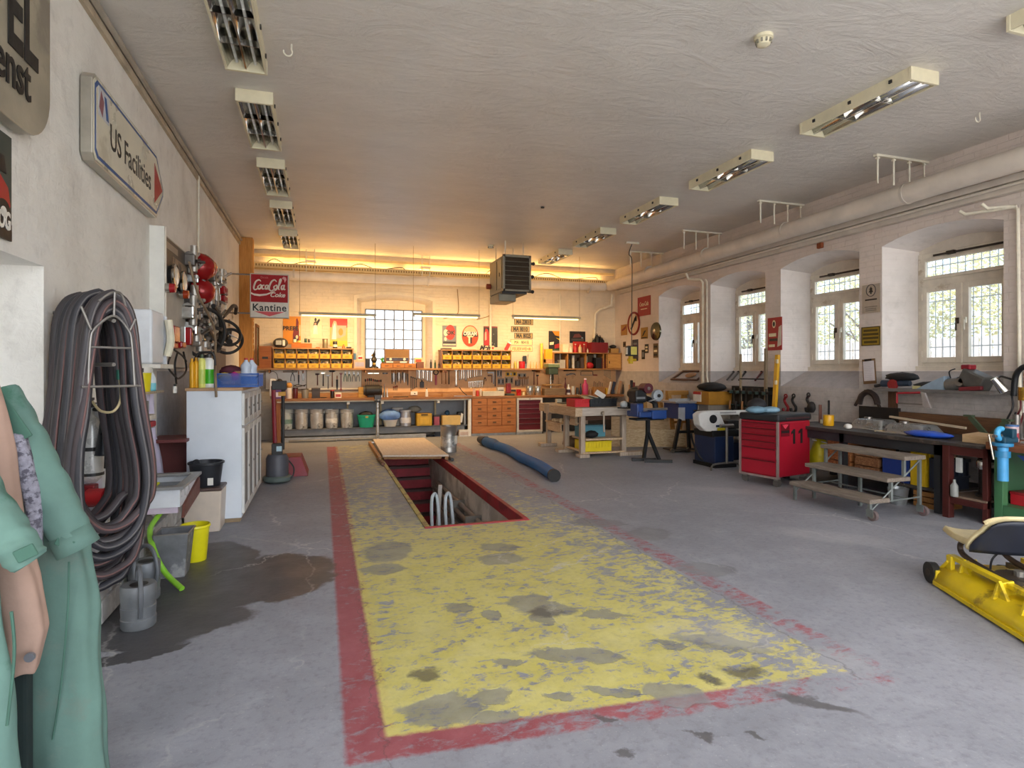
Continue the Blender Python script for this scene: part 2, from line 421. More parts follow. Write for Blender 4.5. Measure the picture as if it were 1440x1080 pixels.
B().box(PX0-.05,PX0+.004,PY0,PY1,-.13,.012).ob('rim_rail',M('#a89a52',.55,.2,.25,5,.2,40,'#7a6a45'),pit,.004)
B().box(PX0-.05,PX1+.05,PY0-.05,PY0+.004,-.06,.008).ob('rim_rail',M_PITRED,pit,.004)
for i in range(8):                                                   # stair: goes down towards the camera from the far end
    yy=11.75-i*.16; zz=-.2*i-.09
    B().box(PX0,PX1,yy-.02,yy,zz-.2,zz-.045).ob('riser',M_PITRED,pit); B().box(PX0,PX1,yy-.18,yy,zz-.245,zz-.2).ob('tread',M('#5b4744',.7,0,.2,5),pit)
# ---- left wall with the jambed recess near the gate and the block plinth
DR=4.31; DT=2.20                        # far jamb and head of the recess
w=B()
w.box(XL-.7,XL,DR,YB+.3,0,ZC); w.box(XL-.7,XL,Y0,DR,DT,ZC); w.box(XL-.9,XL-.7,Y0,DR,0,DT)
struct(w,'wall_left',M_WL)
pl=B().box(XL,-1.30,4.20,7.0,0,.26)
plo=struct(pl,'trim_1',M('#c4bfba',.8,0,.2,4,.4))
M_BLK=M('#cfccc8',.8,0,.25,5,.5,35,'#aca7a2',.5)
first=None
for r_ in range(2):
    for k in range(8):
        y0=4.205+k*.355+(.17 if r_ else 0)
        if y0>6.9: continue
        o=B().box(-1.31,-1.282,y0,min(y0+.34,7.0),.008+r_*.148,.144+r_*.148).ob('brick',M_BLK,plo,.006)
for k,(a,b_) in enumerate(((XL+.005,-1.30),)):
    for r_ in range(2): B().box(a,b_,4.185,4.205,.008+r_*.148,.144+r_*.148).ob('brick',M_BLK,plo,.006)
for r_ in range(1): B().box(XL,-1.285,4.19,7.0,.288,.30).ob('cap',M_BLK,plo,.005)
# ---- ceiling
cb_=B().box(XL-.9,XR+.8,Y0,YB+.3,ZC,ZC+.15); struct(cb_,'ceiling',M_CEIL)
# ---- back wall with arched window niche
def arched(y0,y1,zs,rise,n=12):
    "points of a segmental arch from (y0,zs) to (y1,zs)"
    return [(y0+(y1-y0)*i/n, zs+rise*(1-(2*i/n-1)**2)) for i in range(n+1)]
BX0,BX1,BZ0,BZS,BRI=.78,2.58,1.60,3.28,.12
w=B()
bx=[(XL-.8,BX0),(BX1,XR+.8)]
for a,b_ in bx: w.add([(a,YB,0),(b_,YB,0),(b_,YB,ZC),(a,YB,ZC)],[(0,1,2,3)])
w.add([(BX0,YB,0),(BX1,YB,0),(BX1,YB,BZ0),(BX0,YB,BZ0)],[(0,1,2,3)])
ar=arched(BX0,BX1,BZS,BRI)
w.add([(p[0],YB,p[1]) for p in ar]+[(BX1,YB,ZC),(BX0,YB,ZC)],[tuple(range(len(ar)+2))])
bxi0,bxi1=.90,2.46; ar2=arched(bxi0,bxi1,BZS-.06,BRI-.03); YW=YB+.32
out=[(BX0,BZ0)]+ar+[(BX1,BZ0)]; inn=[(bxi0,BZ0)]+ar2+[(bxi1,BZ0)]
w.sheet([[(p[0],YB,p[1]) for p in out],[(p[0],YW,p[1]) for p in inn]])
w.add([(BX0,YB,BZ0),(BX1,YB,BZ0),(bxi1,YW,BZ0),(bxi0,YW,BZ0)],[(0,1,2,3)])
gx0,gx1,gz0,gz1=1.0,2.37,1.62,3.06
for a,b_,c_,d_ in ((bxi0,gx0,BZ0,3.4),(gx1,bxi1,BZ0,3.4),(gx0,gx1,gz1,3.4)): w.add([(a,YW,c_),(b_,YW,c_),(b_,YW,d_),(a,YW,d_)],[(0,1,2,3)])
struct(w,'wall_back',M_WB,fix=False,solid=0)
tr=B(); o2=[(p[0]+(-.07 if p[0]<1.68 else .07)*(abs(p[0]-1.68)/.9),p[1]+.07) for p in ar]
poly=[(BX0-.07,BZ0)]+o2+[(BX1+.07,BZ0),(BX1,BZ0)]+ar[::-1]+[(BX0,BZ0)]
tr.prism(poly,YB-.03,YB+.01,'y'); struct(tr,'trim_2',M('#e6d8bd',.7,0,.1,5,.2))
M_GLASS,t,b=newmat('glass_pane'); b.inputs['Base Color'].default_value=(.9,.95,.95,1); b.inputs['Roughness'].default_value=.05
gl=t.n('ShaderNodeBsdfTransparent',ins={0:(.72,.76,.78,1)}); gg=t.n('ShaderNodeBsdfGlossy',ins={1:.03}); td_=t.n('ShaderNodeBsdfTranslucent',ins={0:(.6,.6,.58,1)}); m0=t.n('ShaderNodeMixShader',ins={0:.12,1:gl.outputs[0],2:td_.outputs[0]}); mx=t.n('ShaderNodeMixShader',ins={0:.04,1:m0.outputs[0],2:gg.outputs[0]})
t.t.links.new(mx.outputs[0],t.t.nodes['Material Output'].inputs[0])
M_FROST,t,b=newmat('frosted_pane'); tl=t.n('ShaderNodeBsdfTranslucent',ins={0:(.95,.95,.93,1)}); gl=t.n('ShaderNodeBsdfTransparent',ins={0:(.85,.9,.95,1)}); mx=t.n('ShaderNodeMixShader',ins={0:.5,1:gl.outputs[0],2:tl.outputs[0]})
t.t.links.new(mx.outputs[0],t.t.nodes['Material Output'].inputs[0])
M_IRON=M('#77797a',.6,.3,.1,8)
wb=thing('window_6','industrial steel window with small panes in the back wall','window',(0,0,0)); wb['kind']='structure'; del wb['category']
NCX,NCZ=6,6
for i in range(NCX+1):
    xx=gx0+(gx1-gx0)*i/NCX; B().box(xx-.014,xx+.014,YW-.03,YW+.03,gz0,gz1).ob('glazing_bar',M_IRON,wb)
for j in range(NCZ+1):
    zz=gz0+(gz1-gz0)*j/NCZ; B().box(gx0,gx1,YW-.026,YW+.026,zz-.012,zz+.012).ob('glazing_bar',M_IRON,wb)
pane=None
for i in range(NCX):
    for j in range(NCZ):
        c=(gx0+(gx1-gx0)*(i+.5)/NCX,YW,gz0+(gz1-gz0)*(j+.5)/NCZ); dx,dz=(gx1-gx0)/NCX/2-.013,(gz1-gz0)/NCZ/2-.012
        if pane is None: pane=B().box(-dx,dx,-.004,.004,-dz,dz).ob('pane',M_FROST,wb); pane.location=c
        else: copy(pane,c,parent=wb)
# ---- right wall with four deep window niches
NW=1.57; PITCH=1.945; XF=8.06; SILL0,SILL1=1.30,1.60; SPR,RISE=3.33,.13
wins=[(4.80+PITCH*k,4.80+PITCH*k+NW) for k in range(4)]
w=B(); rv=B()
def q(y0,y1,z0,z1): w.add([(XR,y0,z0),(XR,y1,z0),(XR,y1,z1),(XR,y0,z1)],[(0,1,2,3)])
yc_=Y0
for (a,b_) in wins:
    q(yc_,a,0,ZC); q(a,b_,0,SILL0)
    ar=arched(a,b_,SPR,RISE); w.add([(XR,p[0],p[1]) for p in ar]+[(XR,b_,ZC),(XR,a,ZC)],[tuple(range(len(ar)+2))])
    sp=.17; ar2=arched(a+sp,b_-sp,SPR-.08,RISE-.02)
    o_=[(a,SILL0)]+ar+[(b_,SILL0)]; i_=[(a+sp,SILL1)]+ar2+[(b_-sp,SILL1)]
    rv.sheet([[(XR,p[0],p[1]) for p in o_],[(XF,p[0],p[1]) for p in i_]])
    rv.add([(XR,a,SILL0),(XR,b_,SILL0),(XF,b_-sp,SILL1),(XF,a+sp,SILL1)],[(0,1,2,3)])
    yc_=b_
q(yc_,YB+.3,0,ZC)
for y0,y1 in zip([Y0]+[b_-.17 for a,b_ in wins],[a+.17 for a,b_ in wins]+[YB+.3]):      # outer leaf of the wall between the windows
    w.add([(XF+.05,y0,0),(XF+.05,y1,0),(XF+.05,y1,ZC),(XF+.05,y0,ZC)],[(0,1,2,3)])
for a,b_ in wins:
    w.add([(XF+.05,a,0),(XF+.05,b_,0),(XF+.05,b_,SILL1),(XF+.05,a,SILL1)],[(0,1,2,3)]); w.add([(XF+.05,a,3.26),(XF+.05,b_,3.26),(XF+.05,b_,ZC),(XF+.05,a,ZC)],[(0,1,2,3)])
struct(w,'wall_right',M_WR,fix=False); struct(rv,'trim_3',M_WR2,fix=False)
M_FR=M('#e2d7c5',.5,0,.12,6,.1,30,'#c3b198',.60); M_HAND=M('#4a3f35',.4,.6); M_CREAM=M('#e4dcc8',.5)
def winbox(bm,y0,y1,z0,z1,wd,x0,x1):
    bm.box(x0,x1,y0,y0+wd,z0,z1); bm.box(x0,x1,y1-wd,y1,z0,z1); bm.box(x0,x1,y0+wd,y1-wd,z0,z0+wd); bm.box(x0,x1,y0+wd,y1-wd,z1-wd,z1); return bm
for k,(a,b_) in enumerate(wins):
    y0,y1=a+.17,b_-.17; z0,z1=1.61,3.20; yc=(y0+y1)/2; zt=2.78
    wn=thing('window_%d'%(k+1),'cream wooden casement window %s in the right wall'%['nearest the gate','second from the gate','third from the gate','farthest from the gate'][k],None,(XF,yc,0)); wn['kind']='structure'
    h=(y1-y0)/2
    winbox(B(),-h,h,z0,z1,.07,-.02,.05).ob('window_frame',M_FR,wn,.006)
    B().box(-.02,.05,-h+.06,h-.06,zt-.05,zt+.05).ob('transom',M_FR,wn,.006)
    arc_=arched(-h-.04,h+.04,SPR-.08,RISE-.02); B().prism([(-h-.04,z1-.01)]+arc_+[(h+.04,z1-.01)],-.0,.06,'x').ob('arch_panel',M('#d9cdbd',.7,0,.1,6,.2),wn)
    B().box(-.05,.03,-h-.02,h+.02,z0-.05,z0+.02).ob('sill_board',M_FR,wn,.006)
    winbox(B(),-h+.07,h-.07,zt+.05,z1-.07,.045,-.035,.02).ob('fanlight_sash',M_FR,wn,.004)
    B().box(-.003,.003,-h+.11,h-.11,zt+.09,z1-.11).ob('pane',M_GLASS,wn)
    for s_ in (-1,1):
        ya,yb=sorted((s_*.008,s_*(h-.065)))
        sash=winbox(B(),ya,yb,z0+.065,zt-.05,.075,-.04,.02).ob('sash',M_FR,wn,.005)
        B().box(-.003,.003,ya+.07,yb-.07,z0+.13,zt-.11).ob('pane',M_GLASS,sash)
        hb=B().cb((-.055,s_*.05,2.23),(.03,.035,.08)); hb.cyl((-.075,s_*.05,2.24),(-.08,s_*.05,2.10),.011); hb.ob('handle',M_HAND if s_>0 else M_CREAM,sash,.004)
        B().cb((-.045,s_*(h-.07),1.8),(.02,.02,.09)).cb((-.045,s_*(h-.07),2.6),(.02,.02,.09)).ob('hinge',M_FR,sash)
    B().beam((-.06,-h+.05,3.15),(-.06,h-.25,3.15),.02,.025).cb((-.07,.12,3.15),(.05,.1,.045)).ob('fanlight_opener',M('#3a322b',.5,.4),wn)
    gr=B()
    for i in range(12): gr.cyl((.25,-h+2*h*(i+.5)/12,z0-.1),(.25,-h+2*h*(i+.5)/12,z1+.1),.007,n=6)
    for zz in (1.9,2.55,3.05): gr.cyl((.25,-h-.1,zz),(.25,h+.1,zz),.008,n=6)
    gr.ob('window_grille',M('#9fa6ab',.5,.5),wn)['kind']='stuff'
# ---- outside: yard, pale board fence, autumn trees (seen through the windows)
gnd=B().add([(-60,-60,-.06),(60,-60,-.06),(60,60,-.06),(-60,60,-.06)],[(0,1,2,3)])
g2=B()
for (a,b_,c_,d_) in ((-60,XL-.9,-60,60),(XR+.8,60,-60,60),(XL-.9,XR+.8,-60,-1.5),(XL-.9,XR+.8,YB+.3,60)): g2.add([(a,c_,-.05),(b_,c_,-.05),(b_,d_,-.05),(a,d_,-.05)],[(0,1,2,3)])
struct(g2,'ground_outside',M('#d5d2cc',.9,0,.15,.5),fix=False)
fn=thing('yard_fence','pale board fence standing in the yard outside the right hand windows','fence',(12.2,0,0))
M_FN=M('#cfc3bd',.8,0,.1,3)
bd=None
for i in range(60):
    yy=6.6+i*.24
    if bd is None: bd=B().box(-.012,.012,-.105,.105,-.05,2.25).ob('board',M_FN,fn); bd.location=(0,yy,0)
    else: copy(bd,(0,yy,random.uniform(-.02,.02)),parent=fn)
B().box(.012,.05,6.5,20.9,.4,.5).box(.012,.05,6.5,20.9,1.8,1.9).ob('rail',M_FN,fn)
def tree(x,y,h,cr,c1,c2,label,sd):
    rnd=random.Random(sd); tr_=thing('autumn_tree',label,'tree',(x,y,-.05),0,'trees outside the windows')
    tb=B(); tb.tube(bez([(0,0,0),(.1,0,h*.35),(0,.1,h*.8)]),[.16-.12*i/16 for i in range(17)],8)
    for i in range(6):
        a=i*1.05; tb.tube([(0,0,h*(.3+.07*i)),(cr*.6*math.cos(a),cr*.6*math.sin(a),h*(.5+.07*i))],[.05,.02],6)
    tb.ob('trunk',M('#6b5a4b',.9,0,.2),tr_)
    lf=B()
    for i in range(8000):
        u=rnd.uniform(0,2*PI); v=rnd.uniform(-1,1); r_=cr*rnd.uniform(.3,1)**.5; s_=(1-v*v)**.5
        c=Vector((r_*s_*math.cos(u),r_*s_*math.sin(u),h*.62+v*r_*h*.38/cr)); d1=Vector((rnd.gauss(0,1),rnd.gauss(0,1),rnd.gauss(0,1))).normalized()*.07; d2=d1.orthogonal().normalized()*.045
        lf.add([c-d1,c-d2,c+d1,c+d2],[(0,1,2,3)])
    o=lf.ob('foliage',M(c1,.7,0,.25,2,0,40,c2),tr_,fix=False); o['kind']='stuff'
tree(15.5,5.0,5.6,2.6,'#d6c878','#bdb880','yellow autumn tree outside the window nearest the gate',1)
tree(18.5,10.2,6.2,2.8,'#cfc27c','#b3b784','yellow green tree beyond the fence outside the second window',2)
tree(16.5,14.5,5.6,2.6,'#ccc488','#aeb58a','pale yellow tree beyond the fence outside the third window',3)
tree(17,20.5,5.5,2.5,'#c6c28c','#abb38c','greenish autumn tree farthest along the fence',4)
# ================================================================ CEILING: lamps, pipes, heater
M_LAMP=M('#e6dcbc',.45,0,.08,6,.05); M_REFL=M('#c9c7c2',.12,1,.1,4); M_TUBE=M('#e9ebe8',.25,0,.03); M_DK=M('#2d2c2b',.5,0,.2); M_PIPE=M('#ddd2c4',.5,0,.12,2.5,.1); M_TRAY=M('#cfc5b8',.55,0,.12,4)
def louvre_lamp(label,group):
    L,Wd,H_=1.30,.335,.12
    t=thing('ceiling_lamp',label,'lamp',(0,0,0),0,group)
    hb=B(); hb.box(0,.018,0,L,-H_,0).box(Wd-.018,Wd,0,L,-H_,0).box(.018,Wd-.018,0,L,-.012,0); hb.ob('housing',M_LAMP,t)
    for y in (0,L-.02): B().box(-.004,Wd+.004,y-.006,y+.024,-H_-.004,0).ob('end_cap',M_LAMP,t,.004)
    for s_ in (0,1):
        x0=.018+s_*(Wd-.036)/2; w_=(Wd-.036)/2
        g=[[(x0+w_*j/8,y,-.02-.085*((2*j/8-1)**2)) for j in range(9)] for y in (.02,L-.02)]
        B().sheet(g).ob('reflector',M_REFL,t,smooth=True,solid=.003,fix=False)
        B().cyl((x0+w_/2,.03,-.05),(x0+w_/2,L-.03,-.05),.013,n=10).ob('tube',M_TUBE,t,smooth=True)
    B().box(Wd/2-.006,Wd/2+.006,.02,L-.02,-.112,-.02).ob('divider',M_REFL,t)
    lv=B()
    for y in (.44,.86): lv.box(.018,Wd-.018,y-.004,y+.004,-.112,-.06)
    each(lv,'louvre',M_REFL,t)
    for y in (.2,.65,1.1): B().cb((-.006,y,-.05),(.012,.03,.03)).cb((Wd+.006,y,-.05),(.012,.03,.03)).ob('clip',M_DK,t)
    return t
lp=louvre_lamp('louvred ceiling lamp of the left row nearest the gate','louvred lamps of the left row'); lp.location=(-.80,4.36,ZC)
nm=['second','third','fourth']
for i,y in enumerate((6.27,8.22,10.2,12.25)):
    copy(lp,(-.80,y,ZC),0,'louvred ceiling lamp, %s of the left row counted from the gate'%['second','third','fourth','last'][i])
for i,y in enumerate((1.88,3.96,6.04,8.12,10.2,12.28)):
    copy(lp,(5.05,y,ZC),0,'louvred ceiling lamp, %s of the right row counted from the gate'%['first, cut by the frame','second and largest','third','fourth','fifth','last, by the heater'][i],'louvred lamps of the right row')
def detector(x,y,label):
    t=thing('smoke_detector',label,'detector',(x,y,ZC))
    B().lathe([(.075,0),(.075,-.025),(.06,-.032)]).ob('base',M_LAMP,t,smooth=True); d=B().lathe([(.06,-.03),(.05,-.075),(.03,-.085),(0.001,-.086)]).ob('sensor_head',M_LAMP,t,smooth=True)
    sl=B()
    for k in range(10): a=k*.628; sl.cb((.058*math.cos(a),.058*math.sin(a),-.05),(.012,.014,.028),(0,0,a))
    sl.ob('slots',M('#8e8878',.6),d)
detector(3.45,3.98,'white smoke detector on the ceiling near the gate'); detector(3.5,12.4,'white smoke detector on the ceiling above the heater')
for i,(px,py) in enumerate(((405,68),(1375,163))):
    c=P(px,py,z=ZC-.04); o=B().tube(arc((c.x,c.y,ZC-.07),.035,-200,40,9)+[(c.x+.03,c.y,ZC)],.007,6).ob('ceiling_hook',M_CREAM,None,smooth=True); tag(o,['white ceiling hook beside the left lamp row','white ceiling hook right of the second lamp of the right row'][i],'hook')
o=B().lathe([(.03,0),(.03,-.02),(0.001,-.022)],(0,0,0)).ob('junction_cap',M_DK); o.location=P(763,291,z=ZC); tag(o,'small dark cap on the middle of the ceiling','cap')
# ---- pipes
dct=thing('duct_pipe','fat white pipe running along the right wall under the ceiling','pipe',(0,0,0))
B().tube([(7.2,Y0,3.86),(7.2,5,3.86),(7.2,10,3.83),(7.2,14.0,3.80)],.13,20).ob('pipe',M_PIPE,dct,smooth=True)
for y in (3.6,5.7,7.8,9.9,12.0): B().tube([(7.2,y-.02,3.855),(7.2,y+.02,3.855)],.137,20).ob('pipe_clamp',M_TRAY,dct,smooth=True)
dc2=thing('duct_pipe','fat white pipe running along the back wall under the ceiling','pipe',(0,0,0))
B().tube([(XL+.02,14.0,3.68),(2,14.0,3.71),(7.06,14.0,3.77)],.105,20).ob('pipe',M_PIPE,dc2,smooth=True)
for x in (-.6,2.4,4.9,6.6): B().tube([(x-.02,14.0,3.71),(x+.02,14.0,3.71)],.12,20).ob('pipe_clamp',M_TRAY,dc2,smooth=True)
ct=thing('cable_duct','pale stepped cable ducts beneath the fat pipe on the right wall','duct',(0,0,0))
B().box(7.40,7.56,Y0,14.1,3.70,3.78).ob('channel',M_TRAY,ct,.006); B().box(7.46,7.565,Y0,14.1,3.60,3.68).ob('channel',M_TRAY,ct,.006); B().cyl((7.42,Y0,3.67),(7.42,14.1,3.67),.018,n=8).ob('conduit',M_PIPE,ct,smooth=True)
br=None
for i,y in enumerate((5.7,7.8,9.9,12.0)):
    if br is None:
        br=thing('pipe_hanger','','hanger',(0,y,0),0,'pipe hangers along the right wall')
        B().box(6.66,7.66 if False else 7.56,-.025,.025,ZC-.03,ZC-.002).ob('bar',M_CREAM,br)
        for x in (6.70,6.97,7.24,7.5): r_=B(); r_.cyl((x,0,ZC-.03),(x,0,3.94 if x<7.4 else 3.8),.011,n=8).cb((x,0,ZC-.05),(.035,.035,.02)); r_.ob('rod',M_CREAM,br)
        h=br
    else: h=copy(br,(0,y,0))
    h['label']='white pipe hanger with four rods, %s from the gate along the right wall'%['first','second','third','fourth'][i]
for i,x in enumerate((.0,2.35,4.75)):
    t=thing('pipe_hanger','white double rod pipe hanger on the back wall '+['left of the window','right of the window','right of the heater'][i],'hanger',(x-.25 if i==0 else x,14.0,0),0,'pipe hangers on the back wall')
    for dx in (-.09,.09): B().cyl((dx,0,ZC),(dx,0,3.78),.011,n=8).ob('rod',M_CREAM,t)
    B().box(-.12,.12,-.02,.3,4.02,4.05).ob('bar',M_CREAM,t)
tr2=thing('cable_tray','cream perforated cable tray above the pipe on the back wall','tray',(0,YB-.14,0))
M_TR=M('#e7cf97',.6,0,.12,4)
B().box(XL+.02,7.5,-.1,.12,3.86,3.875).ob('tray_floor',M_TR,tr2); B().box(XL+.02,7.5,-.105,-.1,3.86,3.98).ob('tray_lip',M_TR,tr2); B().box(XL+.02,7.5,.06,.12,4.14,4.2).ob('upper_duct',M_TR,tr2)
sl=B()
for k in range(150): x=XL+.1+k*.06; sl.box(x,x+.025,-.111,-.105,3.90,3.945)
sl.ob('slots',M('#9c7a45',.8),tr2)['kind']='stuff'
for k,(a,b_,c_) in enumerate(((-1.2,-.3,.06),(.6,1.9,.05),(3.9,4.9,.09),(5.2,7.0,.07))):
    o=B().tube(bez([(a,YB-.06,3.99),(a+.2*(b_-a),YB-.1,4.03+c_),((a+b_)/2,YB-.08,3.98),(b_-.1,YB-.1,4.02+c_*.5),(b_,YB-.06,3.98)]),.010,6).ob('cable',M_DK); tag(o,'loose dark cable lying in the tray on the back wall, '+['far left','above the window','right of the heater','in the right corner'][k],'cable')
# right wall conduits (white steel pipes running down between windows)
def conduit(pts,label,r=.02):
    t=B().tube(pts,r,10).ob('wall_conduit',M_CREAM,None,smooth=True); return tag(t,label,'conduit')
yq=wins[3][0]-.19
conduit([(7.35,yq+.35,3.64),(7.4,yq+.33,3.52),(7.50,yq+.05,3.46),(7.52,yq,3.40),(7.52,yq,.55)],'white pipe running down the right wall before the farthest window',.028)
conduit([(7.5,yq-.10,3.45),(7.53,yq-.12,3.4),(7.53,yq-.12,1.45),(7.50,yq-.2,1.3),(7.50,yq-.2,.5)],'second thinner white pipe on the wall before the farthest window',.02)
conduit([(7.36,4.9,3.52),(7.4,4.86,3.46),(7.50,4.66,3.44),(7.52,4.62,3.40),(7.52,4.60,1.0)],'white pipe running down the right wall beside the nearest window',.02)
conduit([(7.36,5.15,3.50),(7.38,5.1,3.45),(7.5,4.62,3.43)],'short white pipe bend under the duct by the nearest window',.02)
conduit([(6.95,YB-.03,1.7),(6.95,YB-.03,2.55),(6.96,YB-.05,3.10),(7.02,YB-.2,3.2),(7.3,YB-.3,3.3),(7.33,YB-.3,3.6)],'white drain pipe with a bend in the right corner of the back wall',.035)
conduit([(4.05,YB-.03,1.65),(4.05,YB-.03,3.6)],'pale pipe running down the back wall left of the number plates',.03)
conduit([(5.95,YB-.025,1.65),(5.95,YB-.025,3.6)],'thin pale pipe running down the back wall right of the plates',.016)
conduit([(XL+.03,8.9,1.6),(XL+.03,8.9,4.2)],'thin vertical pipe on the left wall above the white cabinet',.015)
o=B().tube([(XL+.04,-2,ZC-.06),(XL+.04,YB-.1,ZC-.06)],.028,8).ob('ceiling_conduit',M('#a89f90',.6,0,.25,3),None,smooth=True); tag(o,'grey pipe along the top edge of the left wall','conduit')
tm=B().box(XL,XL+.03,-2,YB,ZC-.16,ZC-.1); tag(tm.ob('trim_4',M('#b5a68f',.7,0,.3,4)),None,kind='structure')
# ---- heater
hx=P(708,362,y=11.7).x
M_HT=M('#8b8574',.5,.35,.2,4,.1); M_HT2=M('#5c5043',.5,.4,.25,5)
ht=thing('unit_heater','grey louvred unit heater hung from the ceiling before the back wall','heater',(0,0,0))
a0,a1=hx,hx+.60; y0,y1=11.7,12.75; z0,z1=3.24,3.97
B().box(a0,a1,y0+.04,y1,z0,z1).ob('casing',M_HT,ht,.008)
winbox_=B().box(a0-.01,a0+.035,y0,y0+.05,z0-.01,z1+.02).box(a1-.035,a1+.01,y0,y0+.05,z0-.01,z1+.02).box(a0,a1,y0,y0+.05,z1-.03,z1+.02).box(a0,a1,y0,y0+.05,z0-.01,z0+.03).ob('front_frame',M_HT,ht)
for k in range(7):
    zz=z0+.07+k*.098; B().cb(((a0+a1)/2,y0+.015,zz),(a1-a0-.07,.008,.1),(R(-28),0,0)).ob('louvre',M_HT2,ht)
B().box(a0-.012,a0,y0+.12,y0+.42,z0+.06,z1-.06).ob('side_panel',M('#9a9482',.5,.3,.15,4),ht,.004); B().box(a0-.012,a0,y0+.48,y0+.95,z0+.06,z1-.06).ob('side_panel',M_HT,ht,.004)
B().box(a0-.02,a0-.01,y0+.24,y0+.28,z0+.32,z0+.4).ob('latch',M_DK,ht)
B().box(a0-.03,a0+.36,y0+.25,y1-.1,z0-.2,z0-.03).ob('burner_hood',M_HT,ht,.02); B().box(a0,a1-.05,y0+.1,y1-.05,z0-.05,z0).ob('duct_neck',M_DK,ht)
B().cyl((a0-.1,y1-.1,z0+.2),(a0,y1-.1,z0+.2),.06).ob('motor',M('#8d3a22',.6),ht,smooth=True); 
for dx,dz in ((.05,.02),(.07,.62),(.05,.34)): B().cyl((a1,y0+.2,z0+dz),(a1+dx+.05,y0+.2,z0+dz),.03).ball((a1+dx+.06,y0+.2,z0+dz),.04).ob('valve',M_DK,ht,smooth=True)
for dx,dy in ((.1,.2),(.5,.2),(.1,.9),(.5,.9)): B().cyl((a0+dx,y0+dy,z1),(a0+dx,y0+dy,ZC),.012,n=8).ob('hanger_rod',M_CREAM,ht)
for i,(x0,x1) in enumerate(((2.9,3.1),(3.75,4.0))):
    o=B().tube(bez([(x0+.3,YB-.012,3.6),(x0+.33,YB-.012,3.1),(x0+.25,YB-.012,2.95),(x0-.05,YB-.012,2.86)]),.011,6).ob('lamp_cable',M('#a08258',.6)); tag(o,'thin hanging cable feeding the workbench lamps '+['left of the heater','below the heater'][i],'cable')
# ---- lamps over the bench (lit)
M_WARM,t,b=newmat('lit_tube'); b.inputs['Base Color'].default_value=(1,.9,.7,1); b.inputs['Emission Color'].default_value=(1,.66,.27,1); b.inputs['Emission Strength'].default_value=2.6
YL=13.0
for i,(p0,p1,py) in enumerate(((420,529,442),(580,675,443),(720,816,446))):
    a=P(p0,py,y=YL); x0=a.x; x1=P(p1,py,y=YL).x; zL=P((p0+p1)/2,py,y=YL).z
    t=thing('bench_lamp','hanging batten lamp lit warm over the back bench, '+['left of the window','middle one','right, above the number plates'][i],'lamp',(x0,YL,zL),0,'warm batten lamps over the back bench')
    L=x1-x0
    B().box(0,L,-.04,.04,-.02,.03).ob('batten',M('#cdbd98',.5,0,.1,5),t,.006)
    B().cyl((.06,0,-.04),(L-.06,0,-.04),.014,n=10).ob('tube',M_WARM,t,smooth=True)
    for x in (.03,L-.03): B().box(x-.02,x+.02,-.02,.02,-.06,-.01).ob('lamp_holder',M_CREAM,t)
    for x in (.02,L-.02): B().cyl((x,0,.03),(x,0,ZC-zL),.004,n=6).ob('suspension_wire',M('#a1865d',.5),t)
    for e_,rx,dy,dz in ((LAMP_W*1.3,33,.03,-.08),(LAMP_W*.27,128,.06,.07)):
        la=bpy.data.lights.new('tube_light','AREA'); la.shape='RECTANGLE'; la.size=L-.1; la.size_y=.06; la.energy=e_; la.color=(1,.64,.29)
        lo=bpy.data.objects.new('tube_light',la); COL.objects.link(lo); lo.parent=t; lo.location=(L/2,dy,dz); lo.rotation_euler=(R(rx),0,0)
for i,(xa,xb) in enumerate(((-1.2,1.6),(1.9,4.4),(4.7,7.1))):
    t=thing('tray_lamp','lit tube lamp lying in the cable tray above the back wall pipe, '+['left','middle','right'][i],'lamp',(xa,14.31,3.895),0,'tube lamps in the cable tray')
    B().box(0,xb-xa,-.02,.02,-.02,.0).ob('batten',M_CREAM,t); B().cyl((.03,0,.012),(xb-xa-.03,0,.012),.012,n=8).ob('tube',M_WARM,t,smooth=True)
    la=bpy.data.lights.new('tube_light','AREA'); la.shape='RECTANGLE'; la.size=xb-xa; la.size_y=.04; la.energy=11; la.color=(1,.64,.24)
    lo=bpy.data.objects.new('tube_light',la); COL.objects.link(lo); lo.parent=t; lo.location=((xb-xa)/2,.0,.03); lo.rotation_euler=(R(160),0,0)
# ---- pendant switch
pn=thing('pendant_controller','yellow and black hoist pendant hanging on a cable from the ceiling','controller',(6.29,11.2,0))
B().box(-.15,.15,-.04,.04,ZC-.04,ZC).ob('ceiling_plate',M_CREAM,pn); B().tube(bez([(0,0,ZC-.04),(-.07,0,ZC-.25),(.0,0,ZC-.4),(0,0,3.2),(-.01,0,2.1)]),.009,6).ob('cable',M_DK,pn,smooth=True)
B().box(-.13,.1,-.06,.06,1.88,2.10).ob('box',M_DK,pn,.01); B().box(-.06,.08,-.07,-.06,1.91,2.08).ob('face',M('#e6d66a',.5),pn); B().box(-.16,-.13,-.05,.05,1.92,2.06).ob('side_plate',M_CREAM,pn)
B().cyl((-.03,0,1.72),(-.03,0,1.88),.05).cyl((-.1,0,1.80),(.09,0,1.80),.03).ob('socket',M('#d9b526',.5),pn,smooth=True)
